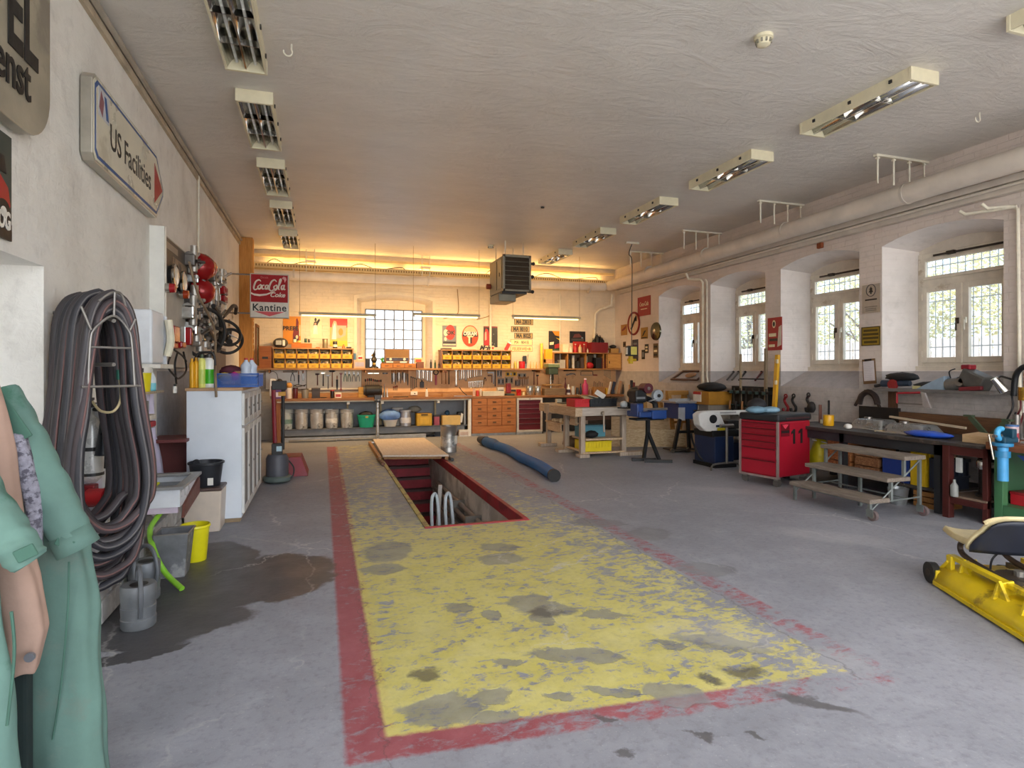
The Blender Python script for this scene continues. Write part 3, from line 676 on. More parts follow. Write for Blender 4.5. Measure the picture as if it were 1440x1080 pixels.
# ================================================================ LEFT WALL
def poster(name,label,cat,loc,w,h,mat,face,th=.006,bits=(),frame=None):
    "flat print: sheet plus coloured print areas (x0,x1,z0,z1 as shares, material) a hair proud of it"
    t=thing(name,label,cat,loc,{'y':0,'xp':PI/2,'xn':-PI/2}[face])
    B().box(-w/2,w/2,-th,0,-h/2,h/2).ob('sheet',mat,t)
    for nb_,q in enumerate(bits):
        dk=.002+.0012*nb_
        if len(q)==5:
            x0,x1,z0,z1,m_=q; B().box(-w/2+x0*w,-w/2+x1*w,-th-dk,-th,-h/2+z0*h,-h/2+z1*h).ob('print',m_,t)
        else:
            m_,pts=q; B().prism([(-w/2+a*w,-h/2+c*h) for a,c in pts],-th-dk,-th,'y').ob('print',m_,t)
    if frame: fm=B(); winbox2(fm,-w/2-.01,w/2+.01,-h/2-.01,h/2+.01,.022,-th-.008,.0); fm.ob('frame',frame,t)
    return t
def winbox2(b,x0,x1,z0,z1,wd,y0,y1):
    poly=[(x0,z0),(x1,z0),(x1,z1),(x0,z1)]; q_=[(x0+wd,z0+wd),(x1-wd,z0+wd),(x1-wd,z1-wd),(x0+wd,z1-wd)]
    for y in (y0,y1): b.v+= [(p[0],y,p[1]) for p in poly+q_]
    o=len(b.v)-16
    for i in range(4):
        j=(i+1)%4; b.f+=[(o+i,o+j,o+4+j,o+4+i),(o+8+i,o+8+j,o+12+j,o+12+i),(o+i,o+j,o+8+j,o+8+i),(o+4+i,o+4+j,o+12+j,o+12+i)]
    return b
def disc(w,cx,cz,r,n=28,sx=1): return [(cx+sx*r*math.cos(2*PI*i/n),cz+r*math.sin(2*PI*i/n)) for i in range(n)]
# -- enamel dealer sign (oval ended), cut by the frame
M_ENA=M('#a39a86',.35,.1,.25,3,.15,30,'#8a8172',.55); M_BLK2=M('#1f1c1a',.5); M_ALU=M('#b9b4a8',.35,.7,.15,5)
sg=thing('dealer_sign','large grey enamel dealer sign with rounded end and black lettering, cut by the frame','sign',(XL+.05,3.35,3.52),PI/2)
L_=.81; hh=.66
out_=[(-L_,-hh*.6)]+[(-L_+.22*(1-math.cos(a)),-hh*.6-hh*.4*math.sin(a)) for a in (R(30),R(60),R(90))]
rr=.30
pl_=[(L_-rr+rr*math.cos(R(a)),-hh+rr+rr*math.sin(R(a))) for a in range(-90,1,10)]+[(L_-rr+rr*math.cos(R(a)),hh-rr+rr*math.sin(R(a))) for a in range(0,91,10)]
pl_=pl_+[(-x,z) for x,z in reversed(pl_)]
B().prism(pl_,-.04,.03,'y').ob('plate',M_ENA,sg,.006)
q0=P(53,40,x=XL+.095); q1=P(43,112,x=XL+.095); text('OPEL',.60,(q0.y-3.35,-.045,P(30,28,x=XL+.095).z-3.52),FACE_Y,M_BLK2,sg,.003,ax='RIGHT',sx=.58,off=.014)
text('dienst',.31,(q1.y-3.35,-.045,P(25,103,x=XL+.095).z-3.52),FACE_Y,M_BLK2,sg,.003,ax='RIGHT',sx=.72,off=.004)
# -- tractor poster
M_PGRN=M('#3c4640',.5,0,.2,5); M_RED=M('#a82a26',.45); M_WHT=M('#e8e4da',.5); M_PDK=M('#1d1b1b',.5); M_YEL=M('#e3c02d',.5)
ps=poster('tin_poster','dark tin poster with a red truck and white lettering, cut by the frame','poster',(XL+.012,3.56,2.54),.62,.56,M_PGRN,'xp',.008,
 [(.0,1,0,.16,M_PDK),(M_RED,[(.25,.2),(.9,.2),(.97,.33),(.93,.5),(.75,.62),(.5,.62),(.3,.5)]),(M_PDK,[(.55,.62),(.9,.62),(.86,.78),(.6,.78)]),(M_PDK,disc(0,.42,.26,.1)),(M_PDK,disc(0,.84,.25,.12)),(M_WHT,disc(0,.84,.25,.05))])
text('UNIMOG',.13,(.285,-.014,-.185),FACE_Y,M_WHT,ps,.002,ax='RIGHT',sx=.62,off=.004)
# -- arrow sign: light box
ar_=thing('arrow_sign','white light box sign shaped as an arrow with blue border and red tip','sign',(0,0,0))
XF_=-1.535
def lp_(p): v=P(*p,x=XF_); return (v.y,v.z)
A=[lp_(p) for p in ((130,98),(221,214),(230.5,250),(229.5,276),(214,304),(129,223))]
y0_,z1_=A[0]; y1_=A[1][0]; ytip=A[3][0]; z0_=A[5][1]; zm=(z0_+z1_)/2
poly=[(y0_,z0_+.05),(y0_+.05,z0_),(y1_-.02,z0_),(ytip,zm-.04),(ytip,zm+.04),(y1_-.02,z1_),(y0_+.05,z1_),(y0_,z1_-.05)]
B().prism(poly,XL+.01,XF_,'x').ob('case',M_ALU,ar_,.006)
def shrink(pl,d):
    cy_=sum(p[0] for p in pl)/len(pl); cz_=zm; hx=max(abs(p[0]-cy_) for p in pl); hz=max(abs(p[1]-cz_) for p in pl)
    return [(cy_+(p[0]-cy_)*(1-d/hx),cz_+(p[1]-cz_)*(1-d/hz)) for p in pl]
M_SW=M('#d9d3bf',.3,0,.12,2,0,40,'#c4bca6',.55)
B().prism(shrink(poly,.015),XF_,XF_+.004,'x').ob('rim_print',M_SW,ar_); B().prism(shrink(poly,.035),XF_+.004,XF_+.006,'x').ob('border_print',M('#2f568f',.4),ar_); B().prism(shrink(poly,.06),XF_+.006,XF_+.008,'x').ob('face',M_SW,ar_)
zt=zm; B().prism([(y1_-.13,zm-.19),(y1_-.13,zm+.19),(ytip-.075,zm)],XF_+.008,XF_+.010,'x').ob('red_tip',M_RED,ar_)
lw_=y1_-y0_
text('US Facilities',.27,(XF_+.009,y0_+.33,zm-.03),FACE_XP,M_BLK2,ar_,.001,ax='LEFT',sx=.86,off=.002)
lg=B().box(XF_+.008,XF_+.0095,y0_+.09,y0_+.31,zm+.04,zm+.25).ob('emblem_plate',M('#c2c4c8',.4),ar_)
B().prism([(y0_+.10,zm+.10),(y0_+.14,zm+.23),(y0_+.2,zm+.17),(y0_+.17,zm+.05)],XF_+.0095,XF_+.011,'x').ob('emblem_red',M('#8f5a62',.5),lg); B().prism([(y0_+.21,zm+.22),(y0_+.25,zm+.22),(y0_+.30,zm+.06),(y0_+.25,zm+.06)],XF_+.0095,XF_+.011,'x').ob('emblem_blue',M('#2f568f',.4),lg)
# -- hose coil on its rack
M_HOSE=[M('#3f3a3c',.55,0,.2,7,.2,60),M('#4a4143',.6,0,.2,7,.2,60),M('#37363b',.5,0,.2,7)]
hc=thing('hose_coil','big coil of thick dark hoses with reddish stripes hanging on a wall rack','hose',(-1.335,4.265,0)); hc.rotation_euler=(0,0,math.atan2(.65,.76))
rn=random.Random(3)
M_STR=M('#7d5b57',.6,0,.2,6); M_STR2=M('#6f6a6a',.6)
for k in range(16):
    v=.20-.44*(k%7)/6.5+rn.uniform(-.015,.015)      # distance from the wall side
    inn=(k>=7)
    w=(.222-.004*k if not inn else .205-.004*(k-7))+rn.uniform(-.012,.012); top=2.03-(.055 if inn else 0)-(.05 if k>12 else 0)+rn.uniform(-.01,.015); bot=[.55,.33,.24,.42,.30,.36,.5,.62,.44,.40,.66,.5,.58,.6,.52,.63][k]
    wt=.10 if not inn else .08
    pts=[(0,top),(wt*.7,top-.05),(wt+.015,top-.2),(w*.66,top-.6),(w*.95,1.0),(w*.98,.8),(w*.78,bot+.10),(w*.3,bot+.005),(-w*.3,bot+.0),(-w*.78,bot+.11),(-w*.97,.85),(-w*.97,1.1),(-w*.80,top-.6),(-wt-.03,top-.2),(-wt*.75,top-.05),(0,top)]
    sk_=rn.uniform(-.02,.02)
    path=bez([(u_+sk_,-v+.02*math.sin(3*z_+k),z_) for u_,z_ in pts],6)[:-1]
    h_=B().tube(path,.026,10,closed=True).ob('hose_loop',M_HOSE[k%3],hc,smooth='all')
    st=B().tube([(x+.004*math.cos(k),y-.0235,z) for x,y,z in path],.006,5,closed=True).ob('stripe',M_STR if k%2 else M_STR2,h_,smooth='all')
M_WIRE=M('#8f8a84',.4,.6)
rk=thing('hose_rack','bent steel wire rack holding the hose coil on the left wall','rack',(-1.325,4.245,0)); rk.rotation_euler=hc.rotation_euler
fv=-.22
B().tube(bez([(-.135,fv,1.47),(-.125,fv,1.72),(-.10,fv,1.81),(0,fv,1.89),(.08,fv,1.81),(.10,fv,1.72),(.115,fv,1.47)],6),.008,8).ob('arch',M_WIRE,rk,smooth=True)
B().cyl((-.17,fv,1.47),(.15,fv,1.47),.008).ob('crossbar',M_WIRE,rk); B().cyl((-.125,fv,1.70),(.10,fv,1.70),.007).ob('crossbar',M_WIRE,rk); B().tube([(0,fv,1.89),(0,fv-.01,2.03)],.007).ob('post',M_WIRE,rk); B().tube(bez([(-.08,fv,1.97),(0,fv,2.03),(.07,fv+.02,1.97),(.17,fv+.05,1.5)]),.007,8).ob('top_hoop',M_WIRE,rk,smooth=True)
B().tube([(-.12,fv,1.80),(-.17,fv,1.93)],.007).ob('prong',M_WIRE,rk); B().tube([(.085,fv,1.80),(.12,fv,1.88)],.007).ob('prong',M_WIRE,rk)
B().tube([(0,fv,1.86),(0,.05,1.93),(-.10,.38,1.93)],.012).tube([(0,fv,1.6),(-.1,.4,1.6)],.012).ob('bracket',M_WIRE,rk)
B().box(-.14,-.06,.395,.41,1.5,2.0).ob('wall_plate',M_WIRE,rk)
o=B().tube(bez([P(168,530,y=4.25),P(170,560,y=4.25),P(160,578,y=4.22),P(142,578,y=4.24),P(130,565,y=4.3)]),.008,8).ob('air_hose',M('#c9b68a',.5),None,smooth=True); tag(o,'thin yellowed air hose looped below the wire rack','hose')
c=B().cyl(P(168,520,y=4.25),P(168,534,y=4.25),.018).ob('hose_coupling',M('#2f6a5a',.4,.3),None,smooth=True); tag(c,'green hose coupling hanging at the wire rack','coupling')
# -- extinguisher
fe=thing('fire_extinguisher','grey white gas extinguisher with black horn hanging behind the hose coil','extinguisher',(-1.50,4.72,0))
B().lathe([(.03,.80),(.065,.83),(.07,.86),(.07,1.16),(.06,1.22),(.025,1.26),(.02,1.30)],n=20).ob('cylinder',M('#d9d7d2',.3,.2,.08),fe,smooth=True); B().lathe([(.072,1.02),(.072,1.045)],n=20).lathe([(.073,.85),(.073,.87)],n=20).ob('straps',M_DK,fe)['kind']='stuff'
B().cb((.0,-.02,1.33),(.05,.1,.03)).cb((.0,-.05,1.36),(.03,.12,.015),(R(12),0,0)).ob('valve_lever',M_DK,fe)
B().tube(bez([(.02,-.02,1.30),(.09,-.06,1.28),(.11,-.06,1.15),(.1,-.05,.9)]),.013,8).ob('hose',M_DK,fe,smooth=True)
hn=thing('extinguisher_horn','black horn of the gas extinguisher hanging beside its bottle','horn',P(146,640,y=4.62)); B().lathe([(.055,0),(.05,.012),(.03,.17),(.018,.26)],n=18).ob('horn_cone',M('#26292e',.35),hn,smooth=True)
B().cyl((0,0,.26),(0,0,.3),.012).ob('nozzle',M_DK,hn)
# -- red power socket with plug
so=thing('power_socket','red industrial power socket on a white post behind the hoses','socket',P(140,695,y=4.72))
B().box(-.16,.02,-.01,.09,-.5,.62).ob('white_post',M('#d9dbe0',.6,0,.12,4),so); B().cyl((-.03,-.1,.0),(.07,-.13,-.0),.06,n=20).cyl((.07,-.13,0),(.085,-.135,0),.066,n=20).ob('socket_body',M('#c8262a',.35),so,smooth=True); B().box(-.09,0,-.09,-.01,-.07,.08).ob('housing',M('#8e1f24',.4),so,.01)
# -- white dispenser box
bx_=thing('towel_dispenser','white paper towel dispenser open at the side on the left wall','dispenser',(0,0,0))
pa=P(188,434,y=5.9); pb=P(214,515,y=5.9)
B().box(XL,pb.x,5.9,6.3,pb.z+.02,pa.z).ob('case',M('#dfe3e8',.4,0,.06),bx_,.02); B().box(XL,pb.x+.01,6.36,6.4,pb.z,pa.z-.02).ob('side_panel',M('#d8dbe0',.4),bx_,.01); B().box(XL,pb.x+.06,5.92,6.4,pb.z-.02,pb.z+.02).ob('tray',M_WHT,bx_,.005)
B().tube(bez([(pb.x+.03,6.33,pa.z-.06),(pb.x+.05,6.33,(pa.z+pb.z)/2),(pb.x+.02,6.33,pb.z+.1)]),.035,8).ob('paper',M('#e9e2c9',.8),bx_,smooth=True)
# -- shelf with cleaner tub and spray bottle
shx=P(217,549,y=5.9).x; shz=P(200,550,y=5.9).z
o=B().box(XL,shx+.02,5.65,6.15,shz-.02,shz).ob('wall_shelf',WOOD('#c9b79b','#8f7c61')); tag(o,'small pale wall shelf above the wash basin','shelf')
c=P(196,550,y=5.72); tb=thing('cleaner_tub','yellow and white tub of hand cleaner on the small shelf','tub',(c.x,5.75,shz)); s_=.105
B().lathe([(.072,0),(.082,.16)],n=22).ob('tub_body',M('#e8d51e',.4,0,.06),tb,smooth=True); B().lathe([(.084,.16),(.086,.21),(.0,.212)],n=22).ob('lid',M_WHT,tb,smooth=True); B().box(-.03,.045,-.085,-.08,.165,.2).ob('label_print',M_PDK,tb); B().box(-.04,.04,-.086,-.074,.03,.1).ob('paper_label',M('#c9b61a',.5),tb)
c=P(213,548,y=5.95); sp=thing('spray_bottle','clear spray bottle half filled with blue liquid on the small shelf','bottle',(c.x,5.95,shz))
B().lathe([(.034,0),(.036,.01),(.036,.07)],n=16).ob('liquid',M('#7fd0e0',.2),sp,smooth=True); B().lathe([(.036,.07),(.036,.11),(.02,.15),(.014,.16)],n=16).ob('bottle_body',M('#dfe9ec',.2),sp,smooth=True); B().cb((0,0,.18),(.03,.05,.03)).cb((0,-.035,.185),(.015,.04,.015)).ob('spray_head',M_WHT,sp,.004)
# -- towel
tw=B(); g=[]
for i in range(13):
    z=1.36-.9*i/12; row=[]
    for j in range(15):
        f=j/14; wdt=.10+.16*min(1,i/9); y=6.35+(f-.4)*wdt*1.9; row.append((XL+.05+.03*math.sin(f*11+i*.25)+.01*i/3,y,z-.02*math.sin(f*5)))
    g.append(row)
o=tw.sheet(g).ob('towel',M('#d3cbe0',.9,0,.08,5,.3,60),None,smooth=True,solid=.012,fix=False); tag(o,'pale lilac towel hanging on the wall beside the wash basin','towel')
o=B().box(XL,-1.45,5.92,6.12,1.05,1.07).box(XL,-1.45,5.9,5.92,.9,1.3).ob('soap_shelf',M_WIRE); tag(o,'wire soap holder on the wall above the wash basin','holder')
st_=P(212,605,y=5.9)
for i,(dz,cc,lb) in enumerate(((.0,'#b3272b','red scrubbing brush lying in the wire holder'),(.06,'#d8cfc0','pale sponge lying on the red brush'))):
    o=B().box(XL+.02,st_.x+.02,5.8,6.0,1.07+dz,1.12+dz).ob(['scrub_brush','sponge'][i],M(cc,.8,0,.2,8,.3),None,.012); tag(o,lb,['brush','sponge'][i])
o=B().tube([(-1.52,5.95,1.05),(-1.52,5.95,.62)],.008).ob('basin_pipe',M_DK); tag(o,'thin dark pipe below the soap holder','pipe')
# -- wash basin
bs=thing('wash_basin','white utility sink with grey rim on a brown bracket, yellow gloves in it','sink',(0,0,0))
zx=P(252,688,y=5.3).z; zb=P(252,713,y=5.3).z; x1=P(253,690,y=5.3).x; ya,yb=5.3,6.0
M_SINK=M('#e6e8ec',.3,0,.06); M_RIM=M('#9b9a98',.4,.2,.1)
B().box(XL,x1,ya,ya+.02,zb,zx).box(XL,x1,yb-.02,yb,zb,zx).box(x1-.02,x1,ya+.02,yb-.02,zb,zx).box(XL,x1-.02,ya+.02,yb-.02,zb,zb+.02).ob('bowl',M_SINK,bs)
rm=B(); rm.box(XL,x1+.03,ya-.03,ya+.05,zx,zx+.025).box(XL,x1+.03,yb-.05,yb+.03,zx,zx+.025).box(x1-.04,x1+.03,ya+.05,yb-.05,zx,zx+.025).box(XL,XL+.1,ya+.05,yb-.05,zx,zx+.04)
each(rm,'rim',M_RIM,bs,bev=.004)
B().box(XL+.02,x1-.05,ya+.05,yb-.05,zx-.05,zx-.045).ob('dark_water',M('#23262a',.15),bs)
B().box(XL,x1-.02,ya+.02,ya+.05,zb-.05,zb).ob('apron',M('#d7c6d4',.5),bs); B().prism([(ya+.05,zb-.10),(yb,zb-.02),(yb,zx-.02),(ya+.1,zb)],x1,x1+.02,'x').ob('bracket',M('#6e3e33',.5),bs); B().cyl((-1.3,5.5,zb-.1),(-1.3,5.5,zb),.03).ob('drain',M_WHT,bs)
gl=thing('rubber_gloves','yellow rubber gloves lying on the edge of the wash basin','gloves',(x1-.30,5.42,zx))
gb=B(); gb.ball((0,0,.02),.05,12,(1.3,1,.45))
for k in range(4): gb.tube([(.04,-.03+.02*k,.02),(.12,-.045+.03*k,.03)],[.012,.009],7)
gb.ob('glove_pair',M('#d7d32e',.45),gl,smooth=True)
c0=P(209,722,y=5.4); 
o=B().tube(bez([(-1.24,5.4,zb-.06),P(211,745,y=5.15),P(218,778,y=4.92),P(233,806,y=4.86),P(256,828,z=.014)]),.020,10).ob('garden_hose',M('#8fcf3a',.35),None,smooth=True); tag(o,'bright green hose hanging from the basin drain to the floor','hose')
# -- tub of rubble, yellow bucket, watering cans
gt=thing('mortar_tub','square grey tub with whitish dirt standing on the floor below the basin','tub',(-1.08,5.12,0))
M_TUB=M('#77787b',.6,.1,.3,6,.3,40,'#a9a9a8',.53)
def sqt(b,a,c,h0,h1,t=.01):
    for sx,sy in ((1,0),(-1,0),(0,1),(0,-1)):
        if sx: b.prism([(-a,h0),(a,h0),(c,h1),(-c,h1)],-t,0,'x',Matrix.Translation((sx*a,0,0))@Matrix.Rotation(math.atan2(c-a,h1-h0)*sx,4,'Y'))
        else: b.prism([(-a,h0),(a,h0),(c,h1),(-c,h1)],-t,0,'y',Matrix.Translation((0,sy*a,0))@Matrix.Rotation(-math.atan2(c-a,h1-h0)*sy,4,'X'))
    return b
t_=B(); sqt(t_,.085,.115,0,.33); t_.box(-.085,.085,-.085,.085,0,.01).ob('tub_wall',M_TUB,gt)
each(B().tube([(-.118,-.118,.33),(.118,-.118,.33),(.118,.118,.33),(-.118,.118,.33)],.009,6,closed=True),'rim_wire',M_WIRE,gt); each(B().cb((0,0,.24),(.17,.17,.02)),'dried_mortar',M('#b3b1ad',.9,0,.3,9,.5,30,'#6f6d6b',.5),gt)
yb_=thing('plastic_bucket','yellow plastic bucket standing on the floor behind the grey tub','bucket',(-1.0,5.45,0)); bucketmb(B(),.085,.11,.29).ob('bucket_wall',M('#eadf1c',.35,0,.05),yb_,smooth=True); B().lathe([(.112,.27),(.117,.28),(.112,.295)],n=24,cap=False).ob('rim',M('#eadf1c',.35),yb_,smooth=True)
def wcan(x,y,label,rz):
    w_=thing('watering_can',label,'watering can',(x,y,0),rz,'watering cans by the plinth')
    B().lathe([(.088,0),(.095,.01),(.097,.06),(.092,.065),(.097,.13),(.092,.135),(.097,.2),(.097,.25),(.09,.262)],n=26).ob('can_body',M('#7a7d80',.5,.3,.2,8),w_,smooth=True)
    B().lathe([(.0,.2625),(.05,.2635)],(0,-.02,0),20).ob('opening',M_PDK,w_)
    B().tube(bez([(.0,-.095,.08),(0,-.125,.2),(0,-.09,.33),(0,-.02,.37),(0,.05,.33),(0,.075,.262)]),.013,8).ob('handle',M('#66696d',.45),w_,smooth=True)
    B().tube([(0,.09,.05),(0,.2,.2),(0,.28,.33)],[.025,.018,.014],10).ob('spout',M('#7a7d80',.5,.3,.2),w_,smooth=True); B().cyl((0,.275,.32),(0,.31,.37),.016,.038).ob('rose',M('#66696d',.5),w_,smooth=True)
    return w_
wcan(-1.07,4.14,'grey plastic watering can in front, standing in the wet patch by the plinth',.35)
wcan(-1.16,4.62,'second grey watering can standing behind the front one by the plinth',.9)
# -- bin with bucket
wbn=thing('waste_bin','square beige waste bin with brown lid beside the white locker','bin',(-1.10,6.48,0))
t_=B(); t_.add([(-.155,-.15,0),(.155,-.15,0),(.155,.15,0),(-.155,.15,0),(-.17,-.165,.40),(.17,-.165,.40),(.17,.165,.40),(-.17,.165,.40)],[(0,3,2,1),(4,5,6,7),(0,1,5,4),(1,2,6,5),(2,3,7,6),(3,0,4,7)]); t_.ob('bin_body',M('#d8c8b6',.45,0,.06),wbn,.015)
B().box(-.175,.175,-.17,.17,.40,.43).ob('lid',M('#5b4740',.45),wbn,.012)
bb=thing('mortar_bucket','black builder bucket standing on the beige bin','bucket',(-1.09,6.48,.43)); bucketmb(B(),.125,.155,.24).ob('bucket_wall',M('#24262c',.45,0,.1),bb,smooth=True); B().lathe([(.155,.215),(.165,.22),(.165,.235),(.155,.24)],n=28,cap=False).ob('rim',M('#24262c',.45),bb,smooth=True); B().cb((.06,-.145,.06),(.05,.006,.07)).ob('label',M_WHT,bb); B().tube(arc((-.07,-.1,.24),.03,0,180,8),.008,6).ob('lug',M('#24262c',.45),bb)
# -- locker cabinet
M_LK=M('#dfe6ee',.45,0,.05,3,.05); M_LKD=M('#8e8d8b',.6,0,.2,6); M_LKF=M('#d4d3cf',.5,0,.12,8)
lk=thing('locker_cabinet','tall white locker cabinet with two rows of narrow grey doors','cabinet',(0,0,0))
ax,bx2=-1.297,-.79; ya,yb=6.64,8.45; H_=1.36
B().box(ax,bx2,ya,yb,.05,H_).ob('body',M_LK,lk,.004); B().box(ax+.08,bx2-.02,ya+.05,yb-.05,0,.05).ob('foot',WOOD('#b59a77','#8c7353'),lk)
B().box(ax-.01,bx2+.015,ya-.015,yb+.01,H_,H_+.03).ob('top_board',WOOD('#c8a47e','#a67f59'),lk,.003)
for r_,(z0,z1) in enumerate(((.09,.97),(1.0,1.33))):
    for k in range(4):
        y0=ya+.03+k*.445; d_=B(); d_=winbox2(B(),-.205,.205,-(z1-z0)/2,(z1-z0)/2,.06,-.012,.012); d=d_.ob('door',M_LKF,lk); d.location=(bx2+.012,y0+.21,(z0+z1)/2); d.rotation_euler=(0,0,PI/2)
        B().box(-.15,.15,-.004,.006,-(z1-z0)/2+.055,(z1-z0)/2-.055).ob('panel',M_LKD,d); B().cyl((.17,-.03,0),(.17,-.01,0),.012).ob('knob',M_WIRE,d)
# -- things on the locker
zt=H_+.03
def onlk(px,y=6.8): return P(px,540,y=y).x
def can_(px,y,r_,h,col,label,cap=None,cat='spray can',name='spray_can',band=None):
    t=thing(name,label,cat,(onlk(px,y),y,zt),0)
    B().lathe([(r_*.95,0),(r_,.005),(r_,h*.82),(r_*.7,h*.88),(r_*.45,h*.9)],n=18).ob('can_wall',M(col,.35,.1,.05),t,smooth=True)
    B().lathe([(r_*.55,h*.88),(r_*.5,h),(0.001,h)],n=14).ob('cap',M(cap or col,.4),t,smooth=True)
    if band: B().lathe([(r_*1.01,h*.12),(r_*1.01,h*.55)],n=18,cap=False).ob('label_band',M(band,.4),t,smooth=True)
    return t
can_(270,6.72,.024,.30,'#e0a51e','slim orange yellow can at the left end of the locker top')
can_(276,6.74,.026,.31,'#e5a91c','orange yellow can second from the left on the locker top','#c98d12')
can_(284,6.72,.033,.34,'#e6e67c','pale yellow can with green base on the locker top','#3a4a35',band='#cfe06a')
can_(294,6.75,.045,.345,'#e8ebe6','fat white spray can with green label on the locker top','#3a3a3a',band='#45b31f')
o=B().tube(bez([(onlk(272,6.95),6.95,zt+.2),(onlk(277,6.95),6.95,zt+.34),(onlk(290,6.95),6.95,zt+.37),(onlk(301,6.95),6.95,zt+.33),(onlk(303,6.95),6.95,zt+.03)]),.014,8).ob('black_hose',M_DK,None,smooth=True); tag(o,'black hose arching behind the spray cans on the locker','hose')
cr=thing('mesh_basket','blue plastic basket with netted sides on the locker top','basket',(0,0,zt)); xa,xb=onlk(301,6.9),onlk(364,6.9); ya_,yb_2=6.86,7.35
M_BL=M('#2c63b5',.4,0,.05)
B().box(xa,xb,ya_,yb_2,0,.012).ob('bottom',M_BL,cr)
nb=B()
for s_ in range(28):
    x=xa+(xb-xa)*s_/27
    nb.beam((x,ya_,.01),(min(x+.10,xb),ya_,.13),.005,.008,(0,1,0)); nb.beam((x,ya_+.004,.01),(max(x-.10,xa),ya_+.004,.13),.005,.008,(0,1,0)); nb.beam((x,yb_2,.01),(x,yb_2,.13),.005,.008,(0,1,0))
for s_ in range(20):
    y=ya_+(yb_2-ya_)*s_/19
    nb.box(xa-.002,xa+.002,y-.004,y+.004,.01,.13).box(xb-.002,xb+.002,y-.004,y+.004,.01,.13)
nb.ob('net',M_BL,cr)['kind']='stuff'
B().tube([(xa,ya_,.14),(xb,ya_,.14),(xb,yb_2,.14),(xa,yb_2,.14)],.009,6,closed=True).ob('rim',M_BL,cr)
def blob(name,label,cat,loc,sc,col,rough=.7,n=14):
    b_=B(); b_.ball((0,0,0),1,n,sc); rn_=random.Random(hash(label)%999 if False else len(label)*7+int(loc[0]*100)%50)
    b_.v=[(x*(1+rn_.uniform(-.12,.12)),y*(1+rn_.uniform(-.12,.12)),max(-sc[2]*.9,z*(1+rn_.uniform(-.12,.12)))) for x,y,z in b_.v]
    o=b_.ob(name,M(col,rough,0,.15,8,.3,40),None,smooth='all'); o.location=(loc[0],loc[1],loc[2]+sc[2]*.9); return tag(o,label,cat)
blob('cleaning_cloth','dark red checked cloth in the blue basket','cloth',(onlk(325,7.15),7.15,zt+.10),(.12,.1,.07),'#5a2333')
blob('cleaning_cloth','yellow cloth in the blue basket','cloth',(onlk(317,7.0),6.96,zt+.06),(.07,.05,.05),'#d9b91e')
blob('cleaning_cloth','pink cloth in the blue basket','cloth',(onlk(330,7.0),7.0,zt+.07),(.05,.05,.05),'#d8298c')
o=B().box(-.04,.04,-.03,.03,0,.16).ob('carton',M('#a5764c',.7),None,.003); o.location=(onlk(336,7.02),7.02,zt+.012); tag(o,'small brown carton standing in the blue basket','box')
for i,(px,yy,lb) in enumerate(((346,7.0,'clear water bottle with red cap in the blue basket, left one'),(354,7.05,'clear water bottle with red cap in the blue basket, right one'))):
    t=thing('water_bottle',lb,'bottle',(onlk(px,yy),yy,zt+.013)); B().lathe([(.05,0),(.055,.01),(.055,.15),(.05,.17),(.055,.19),(.055,.22),(.02,.265),(.018,.28)],n=18).ob('bottle_body',M('#c3cede',.15,0,.05),t,smooth=True); B().cyl((0,0,.28),(0,0,.3),.02).ob('cap',M('#c23a33',.4),t)
    B().lathe([(.0555,.02),(.0555,.1)],n=18,cap=False).ob('label_band',M('#2a6fd0',.4),t,smooth=True)
# -- floor machine and red crate behind the locker
fm=thing('floor_polisher','grey floor scrubbing machine with red upright handle behind the white locker','machine',(-.60,8.9,0))
B().lathe([(.17,.02),(.19,.04),(.19,.08),(.17,.1)],n=26).ob('brush_ring',M('#5d6a66',.5),fm,smooth=True); B().lathe([(.15,.1),(.15,.34),(.12,.4)],n=24).ob('motor',M('#50525a',.45),fm,smooth=True); B().cb((.0,-.02,.47),(.14,.12,.16)).ob('head_box',M_DK,fm,.01); B().cb((.03,-.085,.48),(.07,.01,.07)).ob('label_plate',M('#b9d4de',.4),fm)
B().tube([(-.03,.05,.45),(-.06,.1,1.35)],.03).ob('handle_tube',M('#8a1f2c',.4),fm,smooth=True); B().tube([(.07,.05,.45),(.07,.1,1.3)],.024).ob('handle_tube',M_DK,fm,smooth=True); B().cb((.02,.1,1.36),(.2,.08,.13)).ob('control_box',M_DK,fm,.01); B().cb((.06,.05,1.24),(.1,.05,.06)).ob('grip',M('#d49b3c',.5),fm,.008)
B().tube(bez([(.15,0,.3),(.22,-.05,.2),(.2,-.05,.08),(.1,-.1,.02)]),.01,6).ob('cable',M_DK,fm)
o=B().add([(-.22,-.3,0),(.2,-.3,0),(.2,.3,0),(-.22,.3,0),(-.2,-.25,.28),(.1,-.25,.28),(.1,.25,.28),(-.2,.25,.28)],[(0,3,2,1),(4,5,6,7),(0,1,5,4),(1,2,6,5),(2,3,7,6),(3,0,4,7)]).ob('wheel_ramp',M('#8c2b35',.5,0,.15,5),None,.005); o.location=(-.40,9.6,0); tag(o,'dark red wedge shaped ramp on the floor behind the scrubbing machine','ramp')
rb=B(); rb.box(XL,-1.3,6.95,7.0,.3,.86).box(XL,-1.27,6.5,7.0,.86,.89); o=rb.ob('side_board',M('#6b3330',.5),None,.003); o['kind']='stuff'
tag(o,None); o['label']='red brown board cabinet behind the beige bin'; del o['kind']; o['category']='cabinet'
